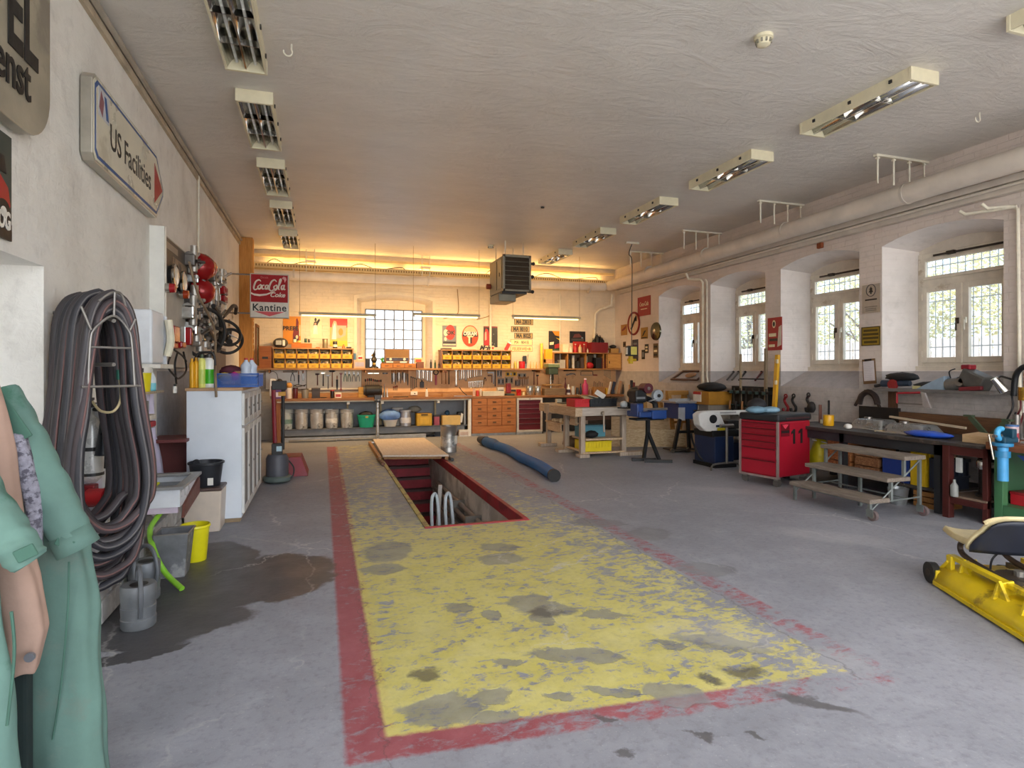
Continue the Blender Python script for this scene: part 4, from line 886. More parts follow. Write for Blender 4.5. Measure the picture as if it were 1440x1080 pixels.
# -- display board and mounted vehicle parts
db=thing('display_board','tall white board box on the left wall carrying old vehicle parts','board',(0,0,0))
x_b=P(231,420,y=6.62).x
B().box(XL,x_b,6.62,6.66,1.60,3.0).ob('end_panel',M('#e2e1da',.5,0,.05),db,.004); B().box(XL,x_b-.03,6.66,8.2,1.60,2.95).ob('backing',M('#b9b3a6',.6,0,.15,4),db); B().box(x_b-.03,x_b+.005,6.66,6.69,1.6,3.0).ob('edge_strip',M_WHT,db)
XB=x_b-.03
po=thing('dark_placard','dark placard with a pale picture on the tall display board','placard',(0,0,0))
B().box(XB,XB+.008,6.72,8.05,2.42,2.93).ob('sheet',M('#3d3733',.5,0,.25,5),po); B().box(XB+.008,XB+.01,7.05,7.75,2.48,2.78).ob('picture',M('#8d7a63',.5,0,.4,8,0,40,'#4c3f35',.5),po); B().box(XB+.008,XB+.01,6.8,7.3,2.82,2.89).ob('print',M('#8e8478',.5),po)
M_CHR=M('#c9c8c4',.15,1,.1); M_RLENS=M('#9e1b22',.15,0,.1); M_IRN=M('#6f6a66',.4,.8,.3,10,.3); M_ALM=M('#b3aea6',.4,.7,.25,12,.4)
def headlamp(p,r_,label,shell=M_CHR,glass=None):
    t=thing('headlamp',label,'lamp',p,0); T=Matrix.Rotation(PI/2,4,'Y')
    B().lathe([(r_*.2,-r_*.95),(r_*.7,-r_*.75),(r_*.95,-r_*.2),(r_,0)],n=20,T=T).ob('shell',shell,t,smooth=True)
    B().lathe([(r_*1.05,-.01),(r_*1.05,.015),(r_*.9,.02)],n=20,T=T,cap=False).ob('rim',M_CHR,t,smooth=True); B().lathe([(r_*.93,.012),(r_*.6,.03),(.001,.036)],n=20,T=T).ob('lens',glass or M('#d9dcd8',.1,.3),t,smooth=True); return t
def at(px,py,x=-1.46): return P(px,py,x=x)
headlamp(at(246,388),.12,'round chrome headlamp low on the display board, left one',M_DK)
headlamp(at(258,397),.12,'round headlamp with black shell low on the display board, right one',M_DK)
def tail(p,r_,label,n='tail_lamp',l=.06,col=M_RLENS):
    t=thing(n,label,'tail lamp',p); T=Matrix.Rotation(PI/2,4,'Y'); B().lathe([(r_,-.03),(r_*1.03,0),(r_*1.03,.01)],n=16,T=T).ob('base',M_CHR,t,smooth=True); B().lathe([(r_*.95,.01),(r_*.9,l),(0.001,l+.01)],n=16,T=T).ob('lens',col,t,smooth=True); return t
tail(at(237.5,405),.05,'small round red tail lamp at the left edge of the board'); tail(at(257,414),.05,'round amber red tail lamp below the headlamps',col=M('#a33c1c',.2))
for i,(px,py,r_,lb) in enumerate(((283,376,.17,'large glossy red bell dome, upper one of the wall cluster'),(291,377,.13,'second red bell dome behind the upper one'),(284,410,.16,'large glossy red dome, lower one of the wall cluster'))):
    t=thing('alarm_dome',lb,'dome',P(px,py,x=-1.40)); T=Matrix.Rotation(R(100),4,'Y')@Matrix.Rotation(R(35),4,'X')
    B().lathe([(r_,-.02),(r_*.97,.03),(r_*.75,.6*r_),(r_*.4,.8*r_),(.001,.88*r_)],n=24,T=T).ob('dome',M('#9c1a1c',.12,.2,.1),t,smooth=True); B().lathe([(r_*1.03,-.05),(r_*1.03,-.02)],n=24,T=T).ob('rim',M_CHR,t,smooth=True); B().cyl((-.2,0,0),(0,0,0),.04).ob('mount',M_IRN,t)
def lampbox(p,d,label):
    t=thing('signal_lamp',label,'tail lamp',p); B().cb((-.03,0,0),(.05,d[1]+.02,d[2]+.02)).ob('housing',M_CHR,t,.006); B().cb((.02,0,0),d).ob('lens',M_RLENS,t,.015,); return t
lampbox(at(241,470),(.07,.26,.17),'big square red signal lamp low on the display board'); lampbox(at(240,486),(.06,.2,.07),'narrow red tail lamp under the square one'); lampbox(at(252,485),(.06,.2,.07),'second narrow red tail lamp beside the first'); lampbox(at(263,473),(.07,.1,.2),'upright red lens lamp to the right of the square one')
lampbox(P(312,409,x=-1.44),(.09,.3,.12),'red rear lamp high at the right of the parts cluster'); lampbox(P(313,421,x=-1.44),(.07,.26,.1),'orange red rear lamp below the high red one')
def carb(p,s,label,sd,mat):
    rn_=random.Random(sd); t=thing('carburettor',label,'engine part',p,0,'metal engine parts on the left wall')
    B().cb((0,0,0),(.14*s,.22*s,.16*s)).ob('housing',mat,t,.02*s); B().cyl((0,-.1*s,.05*s),(0,.14*s,.05*s),.06*s).ob('barrel',mat,t,smooth=True); B().cyl((.04*s,0,-.14*s),(.04*s,0,.2*s),.045*s).ob('float_bowl',M_ALM,t,smooth=True)
    for k in range(3):
        a=Vector((rn_.uniform(0,.1),rn_.uniform(-.12,.12),rn_.uniform(-.12,.12)))*s; d=Vector((rn_.uniform(.02,.12),rn_.uniform(-.1,.1),rn_.uniform(-.1,.1)))*s; B().cyl(a,a+d,.02*s).ob('pipe_stub',[M_CHR,M_IRN,M_ALM][k],t,smooth=True)
    B().cb((.09*s,.06*s,.02*s),(.02*s,.12*s,.03*s),(.4,0,0)).ob('lever',M_IRN,t); return t
spots=[(268,367,.9),(272,378,.8),(274,392,.8),(298,390,.8),(300,402,.8),(308,395,.9),(268,425,1.),(282,432,1.),(266,440,1.),(279,447,1.),(292,440,1.),(270,452,1.),(284,458,1.1),(296,455,1.1),(270,462,1.1),(282,470,1.2),(276,478,1.0),(292,474,1.2),(300,430,.9),(302,445,1.)]
for i,(px,py,s_) in enumerate(spots):
    rw=lambda q: 'upper' if q<405 else 'middle' if q<450 else 'lower'
    n_=1+sorted(k for k in spots if rw(k[1])==rw(py)).index((px,py,s_))
    nth=['first','second','third','fourth','fifth','sixth','seventh','eighth'][n_-1]
    carb(P(px,py,x=-1.47),s_,'%s metal engine part, %s from the left in the %s row on the left wall'%(['greyish','dull','shiny'][i%3],nth,rw(py)),i,[M_IRN,M_ALM,M_CHR][i%3])
def ring(p,r_,tilt,label,th=.022):
    t=thing('steering_wheel',label,'steering wheel',p); T=Matrix.Rotation(tilt[1],4,'Z')@Matrix.Rotation(tilt[0],4,'Y')
    B().tube([T@Vector(q) for q in arc((0,0,0),r_,0,360,28,'yz')[:-1]],th,8,closed=True).ob('rim',M_DK,t,smooth=True); sp_=B()
    for a in (90,210,330): sp_.beam(T@Vector((0,0,0)),T@Vector((0,r_*math.cos(R(a)),r_*math.sin(R(a)))),.03,.012)
    sp_.ob('spokes',M_IRN,t); B().cyl(T@Vector((-.1,0,0)),T@Vector((.02,0,0)),.045).ob('hub',M_DK,t,smooth=True); return t
ring(P(288,468,x=-1.40),.30,(R(8),R(-40)),'large black steering wheel in front of the metal parts'); ring(P(318,468,x=-1.32),.20,(R(-25),R(-60)),'black steering wheel at the right of the cluster, upper one'); ring(P(322,480,x=-1.30),.19,(R(25),R(-62)),'black steering wheel at the right of the cluster, lower one')
o=B().tube(bez([P(266,368,x=-1.3),P(272,392,x=-1.28),P(281,420,x=-1.25),P(292,440,x=-1.22),P(302,465,x=-1.2),P(303,500,x=-1.15),P(303,530,y=6.55),P(304,558,y=6.55)]),.013,8).ob('rubber_hose',M('#8f7a62',.6),None,smooth=True); tag(o,'brown rubber hose dangling across the parts down to the locker','hose')
o=B().tube(bez([P(300,430,x=-1.32),P(309,445,x=-1.3),P(311,462,x=-1.28),P(308,490,x=-1.27)]),.03,8).ob('black_hose',M_DK,None,smooth=True); tag(o,'short thick black hose beside the steering wheels','hose')
t=thing('grip_lever','black curved handlebar lever sticking out at the right of the parts','lever',(0,0,0)); B().tube(bez([P(313,446,x=-1.4),P(322,437,x=-1.36),P(328,430,x=-1.35),P(332,432,x=-1.35),P(331,441,x=-1.35)]),.028,8).ob('bar',M_DK,t,smooth=True)
B().cyl((XL+.005,P(314,446,x=-1.4).y,P(314,446,x=-1.4).z),P(314,446,x=-1.4),.04).ob('clamp',M_IRN,t)
for i,pts in enumerate((((240,500),(236,515),(245,528),(252,532),(262,520),(258,495)),((250,495),(246,512),(248,540)),((245,492),(256,500),(262,508)))):
    o=B().tube(bez([P(a,c,x=-1.42) for a,c in pts]),.010,6).ob('loose_cable',M_DK,None,smooth=True); tag(o,['black looped cable dangling below the red lamps','thin straight cable below the red lamps','short cable beside the red lamps'][i],'cable')
t=thing('cable_switch','white bulb holder at the end of the dangling thin cable','switch',P(246,543,x=-1.42)); B().cyl((0,0,0),(0,0,-.07),.02).ob('holder',M_WHT,t,smooth=True)
B().cyl((0,0,0),(0,0,.02),.012).ob('nut',M_DK,t)
for i,(px,py,w_,h_) in enumerate(((327,440,.10,.5),(322,455,.2,.3))):
    t=thing('small_plate','thin enamel number plate on the left wall, %s'%['upper right','lower left'][i],'plate',P(px,py,x=XL+.01),PI/2); B().box(-w_/2,w_/2,-.006,0,-h_/4,h_/4).ob('sheet',M('#c6b48f',.5),t); 
    for k in range(3): B().box(-w_/2+.02,w_/2-.02,-.009,-.006,-h_/4+.03+k*h_*.15,-h_/4+.03+k*h_*.15+.03).ob('print',M('#5b4a35',.5),t)
o=B().box(XL,XL+.01,10.0,11.4,1.5,1.95).ob('steel_sheet',M('#777470',.5,.2,.3,5)); tag(o,'grey metal panel on the left wall right of the steering wheels','panel')
# wooden post and door leaf at the far left corner
t=thing('timber_post','orange brown timber post at the left end of the back bench','post',(0,0,0)); B().box(XL,-1.36,13.2,13.45,0,ZC).ob('post',WOOD('#d59a4a','#b3742c',axis=2),t,.006); B().cyl((-1.36,13.3,1.6),(-1.30,13.3,1.6),.03).ob('bolt',M_WIRE,t)
for k in range(6): B().cyl((-1.36,13.25,2.0+k*.12),(-1.345,13.25,2.0+k*.12),.02).ob('stud',M('#e3c795',.4),t)
o=B().box(-1.33,-1.30,13.3,13.9,1.62,2.55); t=thing('glazed_frame','narrow dark framed glass door leaning by the timber post','frame',(0,0,0)); winbox2(B(),13.3,13.9,1.62,2.55,.05,-1.33,-1.30); 
q_=winbox2(B(),-.3,.3,-.46,.46,.05,-.015,.015).ob('frame',WOOD('#8e5d2e','#6b431e'),t); q_.location=(-1.315,13.62,2.09); q_.rotation_euler=(0,0,PI/2); B().box(-.25,.25,-.003,.003,-.41,.41).ob('pane',M_GLASS,q_)
# -- coveralls hanging at the gate, close to the camera
M_GRN=M('#628176',.85,0,.14,5,1.0,11,'#456d5c',.6); M_GRN2=M('#45695a',.85,0,.15,6,.4); M_BEI=M('#a88a79',.85,0,.14,5,1.0,12); M_GRNL=M('#5e7b70',.85,0,.16,5,1.0,11,'#687a6f',.56)
def garment(b_,name,mat,par,**k): return b_.ob(name,mat,par,smooth='all',sub=1,**k)
ca=thing('coverall','green work coverall hanging nearest the hose coil, sleeve stretched out with buttoned cuff','coverall',(0,0,0))
yg=2.36
def g3(px,py,y): v=P(px,py,y=y); return (v.x,v.y,v.z)
sl_=B(); sleeve(sl_,[g3(-20,555,yg),g3(15,610,yg),g3(50,668,yg-.02),g3(85,725,yg-.03),g3(108,765,yg-.03)],[.088,.088,.078,.066,.052],fold=.045,seed=2,n=26); garment(sl_,'sleeve',M_GRN,ca,fix=True)
B().tube([g3(97,748,yg-.03),g3(111,772,yg-.03)],[.058,.062],22,caps=False).ob('cuff',M_GRN,ca,smooth=True,solid=.006); c=P(101,757,y=yg-.03); B().cb((c.x,c.y-.055,c.z),(.055,.01,.03),(0,R(25),0)).ob('cuff_tab',M_GRN2,ca,.004)
B().cb(tuple(P(8,580,y=yg-.10)),(.05,.008,.20),(0,R(-30),0)).ob('shoulder_patch',M_GRN2,ca,.003)
bd_=B(); loft(bd_,[(-1.32,yg+.06,1.72,.10,.05),(-1.25,yg+.08,1.45,.14,.06),(-1.10,yg+.10,1.15,.16,.06),(-.93,yg+.09,.98,.15,.07),(-.87,yg+.04,.75,.13,.07),(-.845,yg+.03,.45,.115,.065),(-.825,yg+.02,.20,.12,.07),(-.82,yg+.02,.06,.125,.07)],fold=.055,seed=5,n=40); garment(bd_,'trouser_leg',M_GRNL,ca)
B().tube(bez([g3(97,790,yg-.045),g3(95,860,yg-.05),g3(86,960,yg-.05),g3(74,1040,yg-.05)]),.003,6).ob('seam',M_GRN2,ca)
jk=thing('work_jacket','beige work jacket with a button hanging between the two green coveralls','jacket',(0,0,0))
yj=2.20
j_=B(); loft(j_,[(-1.01,yj,1.55,.06,.04),(-.965,yj,1.30,.065,.05),(-.945,yj,1.1,.06,.055),(-.90,yj,.92,.065,.055),(-.875,yj,.76,.06,.05),(-.885,yj,.63,.045,.04)],fold=.05,seed=9,n=26); garment(j_,'sleeve',M_BEI,jk)
p_=P(43,923,y=yj-.06); B().cyl(p_,(p_.x,p_.y-.01,p_.z),.014).ob('button',M('#8b8a90',.3,.5),jk,smooth=True)
B().cb((-.93,yj+.05,.42),(.10,.05,.55)).ob('dark_lining',M('#1d2a28',.9),jk,.01)
l_=B(); loft(l_,[(-.93,yj+.07,1.36,.03,.03),(-.88,yj+.07,1.15,.025,.03),(-.865,yj+.06,.98,.012,.02)],fold=.05,seed=3,n=16); l_.ob('fleece_lining',M('#8d8a94',.95,0,.3,60,.6,80,'#55525c',.5),jk,smooth='all')
cbv=thing('coverall','green coverall at the left frame edge, its sleeve before the beige jacket','coverall',(0,0,0))
yk=2.02
k_=B(); sleeve(k_,[g3(-70,610,yk),g3(-35,690,yk),g3(4,745,yk-.03),g3(30,776,yk-.05),g3(43,790,yk-.05)],[.06,.06,.058,.05,.043],fold=.05,seed=12,n=24); garment(k_,'sleeve',M_GRN,cbv)
B().cb(tuple(P(36,778,y=yk-.12)),(.05,.01,.035),(0,R(-25),0)).ob('cuff_tab',M_GRN2,cbv,.004)
k_=B(); loft(k_,[(-1.10,yk+.02,1.5,.10,.06),(-1.04,yk+.02,1.15,.14,.07),(-.995,yk,.85,.14,.07),(-.96,yk,.55,.13,.07),(-.945,yk,.3,.125,.07),(-.94,yk,.08,.125,.07)],fold=.05,seed=15,n=36); garment(k_,'trouser_leg',M_GRN,cbv)
B().tube(bez([g3(16,860,yk-.10),g3(20,920,yk-.10),g3(10,1020,yk-.10)]),.004,6).ob('seam',M_GRN2,cbv)
rl=thing('coat_rail','steel coat rail at the gate carrying the work clothes','rail',(-1.17,2.1,0)); B().cyl((0,-.5,1.85),(0,.3,1.85),.015).ob('rail',M_WIRE,rl,smooth=True)
for y in (-.45,.25): B().cyl((0,y,1.85),(0,y,ZC),.006).ob('drop_rod',M_WIRE,rl)
for i,(y,z) in enumerate(((.27,1.70),(.1,1.5),(-.08,1.48))): B().tube([(0,y,1.85),(0,y,z)],.006).ob('hook',M_WIRE,rl)
# ================================================================ BACK WORKBENCH
ZSH=1.63; ZBN=.955; YS=14.12; YP=14.36; YF=13.76
def X_(px,y): return P(px,522,y=y).x
def Z_(px,py,y): return P(px,py,y=y).z
def span(p0,p1,y): a,c=X_(p0,y),X_(p1,y); return (a+c)/2,abs(c-a)
# -- bench
bn=thing('workbench','long wooden workbench along the whole back wall','workbench',(0,0,0))
M_BW=WOOD('#a9764a','#7d5230'); M_BW2=WOOD('#b98a58','#8f6238'); M_BEIGE=M('#d9cdb2',.5,0,.08)
xl=X_(386,13.8); xr=7.5
B().box(xl,xr,YF,14.38,ZBN-.055,ZBN).ob('bench_top',M_BW,bn,.005); B().box(xl+.05,X_(660,YF),YF+.02,YF+.05,ZBN-.085,ZBN-.055).ob('front_rail',M_BEIGE,bn)
B().box(xl,xr,14.34,14.385,ZBN,ZBN+.10).ob('back_strip',M_BW2,bn)
M_GRY=M('#8a8d92',.7,0,.12,4)
each(B().box(xl+.02,xl+.12,YF+.03,YF+.13,0,ZBN-.055).box(xl+.02,xl+.12,14.2,14.3,0,ZBN-.055),'leg',WOOD('#a5693c','#7c4a26',axis=2),bn)
for px in (490,538,617): x=X_(px,YF); B().box(x-.03,x+.03,YF+.03,YF+.12,ZBN-.14,ZBN-.055).ob('bracket',M_WHT,bn); B().box(x-.02,x+.02,14.2,14.25,.3,ZBN-.055).ob('back_leg',M('#b6a27a',.6),bn)
B().box(xl+.12,X_(662,YF),YF+.12,14.3,.245,.275).ob('lower_shelf',M('#5c5e61',.6,0,.2,5),bn); B().box(xl+.12,X_(655,YF),YF+.14,YF+.17,.12,.245).ob('toe_board',M('#7b7f84',.6,0,.2,5),bn); B().box(xl+.14,X_(600,YF),YF+.1,YF+.13,.0,.09).ob('floor_rail',M('#a9a9a8',.5,.2,.2),bn)
B().box(X_(659,YF),X_(663,YF),YF+.02,YF+.1,0,ZBN-.055).ob('leg',M_WHT,bn)
for px in (655,): x=X_(px,YF); B().box(x-.02,x+.02,YF+.1,YF+.14,.275,ZBN-.055).ob('post',M_STEEL,bn)
o=B().box(xl,X_(663,14.3),14.36,14.395,.1,ZBN-.06).ob('back_panel',M('#8f9398',.7,0,.1,4),bn)
# -- shelf and pegboards
shf=thing('wall_shelf','long wooden wall shelf above the tool panels on the back wall','shelf',(0,0,0)); xs0,xs1=X_(362,14.1),X_(762,14.1)
B().box(xs0,xs1,13.98,14.395,ZSH-.04,ZSH).ob('shelf_board',M_BW2,shf,.004)
for px in (380,513,620,755): x=X_(px,14.3); B().box(x-.015,x+.015,14.0,14.39,ZSH-.10,ZSH-.04).ob('bracket',M_BW,shf)
pw=thing('white_pegboard','white tool panel behind the left half of the bench','panel',(0,0,0)); B().box(X_(374,YP),X_(430.5,YP),YP,14.395,ZBN+.20,ZSH-.04).ob('panel_board',M('#f2efe6',.6,0,.05),pw); B().box(X_(431.5,YP),X_(508,YP),YP,14.395,ZBN+.18,ZSH-.04).ob('panel_board',M('#f7eed2',.6,0,.05),pw); B().box(X_(430.4,YP),X_(431.6,YP),YP-.004,14.39,ZBN+.2,ZSH-.04).ob('joint_strip',M('#8e7a4c',.6),pw)
B().box(X_(398,YP),X_(418,YP),YP-.03,YP,ZSH-.1,ZSH-.06).ob('tool_rail',M('#8d7d6b',.5),pw)
pb_=thing('brown_pegboard','brown tool panel behind the middle and right half of the bench','panel',(0,0,0)); M_PEG=M('#dcae7c',.65,0,.12,3,.1,30,'#cc9c6a',.55)
for a,c in ((508.5,600),(600.4,700),(700.4,785),(785.4,869)): B().box(X_(a,YP),X_(c,YP),YP,14.395,ZBN+.1,ZSH-.04).ob('panel_board',M_PEG,pb_)
# -- generic containers; widths and heights read off the photo at the thing's own depth
def boxy(name,label,cat,p0,p1,pt,y,base,col,d=.2,lid=None,group=None,rz=0,bev=.004,band=None):
    cx,w=span(p0,p1,y); h=Z_((p0+p1)/2,pt,y)-base
    t=thing(name,label,cat,(cx,y,base),rz,group); B().box(-w/2,w/2,-d/2,d/2,0,h).ob('body',col if not isinstance(col,str) else M(col,.5,0,.12,6),t,bev)
    if lid: B().box(-w/2-.006,w/2+.006,-d/2-.006,d/2+.006,h*.88,h+.006).ob('lid',M(lid,.5),t,bev)
    if band: B().box(-w*.4,w*.4,-d/2-.003,-d/2,h*.2,h*.7).ob('label_print',M(band,.5),t)
    return t
def round_(name,label,cat,p0,p1,pt,y,base,col,prof='can',lid=None,metal=0,rough=.4,group=None,band=None):
    cx,w=span(p0,p1,y); r_=w/2; h=Z_((p0+p1)/2,pt,y)-base
    t=thing(name,label,cat,(cx,y,base),0,group); m_=M(col,rough,metal,.12,7)
    if prof=='can': pr=[(r_*.97,0),(r_,.004),(r_,h*.97),(r_*.96,h)]
    elif prof=='bottle': pr=[(r_*.95,0),(r_,.01),(r_,h*.6),(r_*.4,h*.78),(r_*.36,h*.95)]
    elif prof=='bucket': pr=[(r_*.84,0),(r_*.86,.01),(r_*.98,h*.82),(r_,h*.83),(r_,h*.87),(r_*.98,h*.88),(r_,h)]
    elif prof=='cone': pr=[(r_,0),(r_*.9,h*.2),(r_*.35,h*.8),(r_*.3,h)]
    B().lathe(pr,n=18).ob('body',m_,t,smooth=True)
    if lid: 
        lr=r_*(.45 if prof in('bottle','cone') else 1.03); B().lathe([(lr,h*.93),(lr,h*1.03),(.001,h*1.035)],n=16).ob('lid',M(lid,.4),t,smooth=True)
    elif prof=='bucket' or prof=='can': B().lathe([(r_*1.0,h*.96),(r_*1.05,h*.975),(r_*1.05,h),(r_*.97,h*1.003)],n=18).ob('rim',m_,t,smooth=True)
    if band: B().lathe([(r_*1.02,h*.2),(r_*1.02,h*.55)],n=18,cap=False).ob('label_band',M(band,.5),t,smooth=True)
    return t
# -- yellow bin racks
M_BIN=M('#d9a712',.4,0,.08,6); M_CONT=[M('#2f2a26',.7,0,.3,20,.5,40,'#6b625a',.55),M('#7d7468',.6,.2,.3,20,.5,40,'#3a342e',.5),M('#b7a98f',.6,0,.3,20,.5,40,'#5b4a3a',.5)]
def binproto(w,h,d):
    t=thing('storage_bin','','bin',(0,0,0)); b_=B(); th=.006
    b_.box(-w/2,w/2,-d/2,d/2,0,th).box(-w/2,w/2,d/2-th,d/2,th,h)
    for sx in (-1,1):
        x0,x1=sorted((sx*w/2,sx*(w/2-th))); b_.prism([(-d/2,th),(d/2,th),(d/2,h),(-d/2+.1,h),(-d/2,h*.52)],x0,x1,'x')
    b_.box(-w/2,w/2,-d/2,-d/2+th,th,h*.52); b_.box(-w/2-.004,w/2+.004,-d/2-.006,-d/2+.006,h*.50,h*.56); b_.ob('bin_shell',M_BIN,t)
    c=B(); rn_=random.Random(1)
    for k in range(9): c.cb((rn_.uniform(-.36,.36)*w,rn_.uniform(-.35,.3)*d,h*rn_.uniform(.4,.6)),(w*.3,d*.3,h*.25),(rn_.uniform(0,3),rn_.uniform(0,3),0))
    c.ob('contents',M_CONT[0],t)['kind']='stuff'
    B().box(-w*.2,w*.2,-d/2-.008,-d/2-.004,h*.15,h*.36).ob('label_slot',M('#b9890e',.5),t); return t
proto=None
def rack(p0,p1,n,label,side):
    global proto
    x0,x1=X_(p0,YS),X_(p1,YS); w=(x1-x0)/n
    t=thing('bin_rack',label,'rack',(0,0,0)); ztop=ZSH+.425
    B().box(x0-.02,x1+.02,YS-.16,14.39,ztop,ztop+.025).ob('top_board',M_BW2,t); B().box(x0-.015,x1+.015,YS-.14,14.39,ZSH+.205,ZSH+.215).ob('middle_board',M_BW,t)
    for k in range(n+1): xx=x0+w*k; B().box(xx-.008,xx+.008,YS-.15,14.38,ZSH,ztop).ob('divider',M_BW,t)
    for r_ in range(2):
        for k in range(n):
            if proto is None: proto=binproto(w-.024,.185,.30); o=proto
            else: o=copy(proto)
            o.location=(x0+w*(k+.5),YS,ZSH+.001+r_*.215); 
            cm=[c for c in o.children if c.name.startswith('contents')][0]; 
            if (r_*n+k)%3: cm.data=cm.data.copy(); cm.data.materials[0]=M_CONT[(k*5+r_*2)%3]
            o['label']='yellow storage bin, %s of the %s row in the %s rack'%(['first','second','third','fourth','fifth','sixth','seventh'][k],['lower','upper'][r_],side); o['group']='yellow bins in the %s rack'%side
    return ztop+.025
ZR=rack(385,495.5,7,'wooden rack of yellow bins left of the back window','left'); rack(620,716,7,'wooden rack of yellow bins right of the back window','right')
# on the racks
t=boxy('wooden_chest','brown wooden chest with a small dark plate left of the left bin rack','chest',364,383,487,YS,ZSH,WOOD('#a8642f','#8a4c22'),.24); B().box(-.06,.06,-.125,-.12,.20,.25).ob('name_plate',M_DK,t)
t=thing('welding_mask','grey welding mask lying on the left bin rack','mask',(X_(394.5,YS),YS,ZR)); B().ball((0,0,.11),.16,16,(1,.9,.72)).ob('shell',M('#4a4843',.4),t,smooth=True); B().box(-.09,.03,-.15,-.13,.06,.16).ob('visor',M('#b9b9ae',.3),t,.01); B().box(.05,.10,-.15,-.12,.04,.17).ob('visor_edge',M_WHT,t,.006)
t=boxy('wooden_crate','orange wooden crate on the left bin rack','crate',410,438.5,483,YS,ZR,WOOD('#d0782c','#a65a1e'),.22); 
for i,(a,b_,pt,c,lb) in enumerate(((412,417,477,'#efe3c0','cream jar in the orange crate'),(418,423,479,'#e9d16c','yellow can in the orange crate'),(428,432,476,'#1f4e3a','green black can in the orange crate'),(433,436,477,'#1c1c1c','black can in the orange crate'))): round_('jar',lb,'jar',a,b_,pt,YS,ZR+.13,c)
round_('metal_flask','grey metal flask on the left bin rack','flask',453.5,461,477,YS,ZR,'#8f8367',metal=.4,lid='#6f6654'); round_('jar','black and cream jar on the left bin rack','jar',468,474.5,480,YS,ZR,'#23211f',band='#e8dfc8'); round_('oil_bottle','small orange bottle on the left bin rack','bottle',480.5,486,484,YS,ZR,'#d9601c','cone'); boxy('small_device','dark little device at the right end of the left bin rack','device',487,494,488,YS,ZR,'#2a2624',.12)
boxy('brush_pad','small reddish pad on the left bin rack','pad',444,450,488,YS,ZR,'#c46a3a',.1); round_('figurine','tiny black and white figurine on the left bin rack','figurine',489,493,482,YS,ZR+.05,'#e9e2d2','cone',lid='#1d1b1b')
# on the shelf
boxy('carton','pale printed carton right of the left bin rack','box',497,513,506,YS,ZSH,'#c9a78a',.24,band='#a9a3b5'); round_('blue_can','small blue can on the pale carton','can',497,501,497,YS,ZSH+.19,'#5e86a8'); t=boxy('tool_kit','small white kit with red print on the pale carton','box',503,510,500,YS,ZSH+.19,'#e8d9c8',.1,band='#9a3a2e')
boxy('speaker_box','small black box by the window','box',514,520,505,YS,ZSH,'#1f1d1c',.14)
t=thing('figure_lamp','dark ornamental figure with a thin spire standing before the window','figurine',(X_(526,YS),YS,ZSH)); B().lathe([(.11,0),(.10,.03),(.05,.06),(.045,.14),(.07,.18),(.06,.24),(.03,.28),(.04,.33),(.012,.37),(.01,.42)],n=14).ob('body',M('#332c22',.4,.3,.2,20),t,smooth=True); B().ball((0,-.05,.09),.045,10).ball((-.04,0,.3),.03,8).ob('ornament',M('#a58a52',.3,.6),t,smooth=True)
t=thing('potted_plant','small bright green plant beside the radio','plant',(X_(538,YS),YS-.02,ZSH+.11)); rn=random.Random(5); pbm=B()
for k in range(26): a=rn.uniform(0,6.28); e=Vector((.07*math.cos(a),.05*math.sin(a),rn.uniform(.03,.16))); s_=Vector((-math.sin(a),math.cos(a),0))*.016; m_=e*.6+Vector((0,0,.02)); pbm.add([(0,0,.02),m_+s_,e,m_-s_],[(0,1,2,3)])
pbm.ob('leaves',M('#6fbf4c',.5),t,fix=False)['kind']='stuff'; B().lathe([(.03,0),(.04,.03)],n=12).ob('pot',M_BW,t)
dw=thing('drawer_row','low row of three wooden drawers under the radio','drawers',(0,0,0)); x0,x1=X_(535,YS),X_(584,YS)
B().box(x0,x1,YS-.13,YS+.12,ZSH,ZSH+.115).ob('case',M_BW,dw)
for k in range(3):
    a=x0+(x1-x0)*k/3; d_=B().box(a+.008,a+(x1-x0)/3-.008,YS-.142,YS-.13,ZSH+.008,ZSH+.107).ob('drawer',WOOD('#d08a44','#b06c2c'),dw,.003); B().box(a+.09,a+.17,YS-.155,YS-.142,ZSH+.05,ZSH+.068).ob('pull',M_BW,d_)
boxy('wooden_block','dark wooden box at the right end of the drawer row','box',585,595,509,YS,ZSH,WOOD('#8b5a44','#6a4030'),.22); boxy('cigar_box','pale yellow box with red print on the dark wooden box','box',582.5,593,503,YS,ZSH+.12,'#e8cf8a',.16,band='#b9502e')
rd=thing('radio','old wooden table radio standing before the back window','radio',(X_(558,YS),YS,ZSH+.116)); w=span(541,575.5,YS)[1]; h=.325
B().box(-w/2,w/2,-.12,.1,0,h).ob('cabinet',WOOD('#9b7350','#7c5838'),rd,.012); B().box(-w/2+.03,w/2-.03,-.126,-.12,.15,h-.02).ob('speaker_cloth',M('#8d6a45',.8,0,.1,60,.3,80),rd); B().box(-w/2+.03,w/2-.03,-.127,-.12,.06,.13).ob('dial',M('#3a261b',.3),rd); B().box(-w/2+.03,w/2-.03,-.128,-.12,.132,.142).ob('trim_line',M('#c9a261',.4,.4),rd)
for s_ in (-1,1): B().cyl((s_*w*.28,-.15,.095),(s_*w*.28,-.12,.095),.03).ob('knob',M('#e8ddc6',.4),rd,smooth=True)
for s_ in (-.2,.12): B().box(s_-.06,s_+.1,-.13,-.12,.012,.045).ob('key_row',M('#efe6d8',.4),rd)
B().cyl((-.01,0,h),(-.01,0,h+.09),.006).ob('aerial',M_WIRE,rd)
for i,(p0,p1,pt,c,lb) in enumerate(((604.6,607.4,505,'#35302a','dark bottle nearest the window on the shelf'),(610.5,613,506,'#2f4a26','green bottle between two dark ones on the shelf'),(616,618.8,508,'#4a3526','brown bottle against the right bin rack'))): round_('glass_bottle',lb,'bottle',p0,p1,pt,YS,ZSH,c,'bottle',rough=.15)
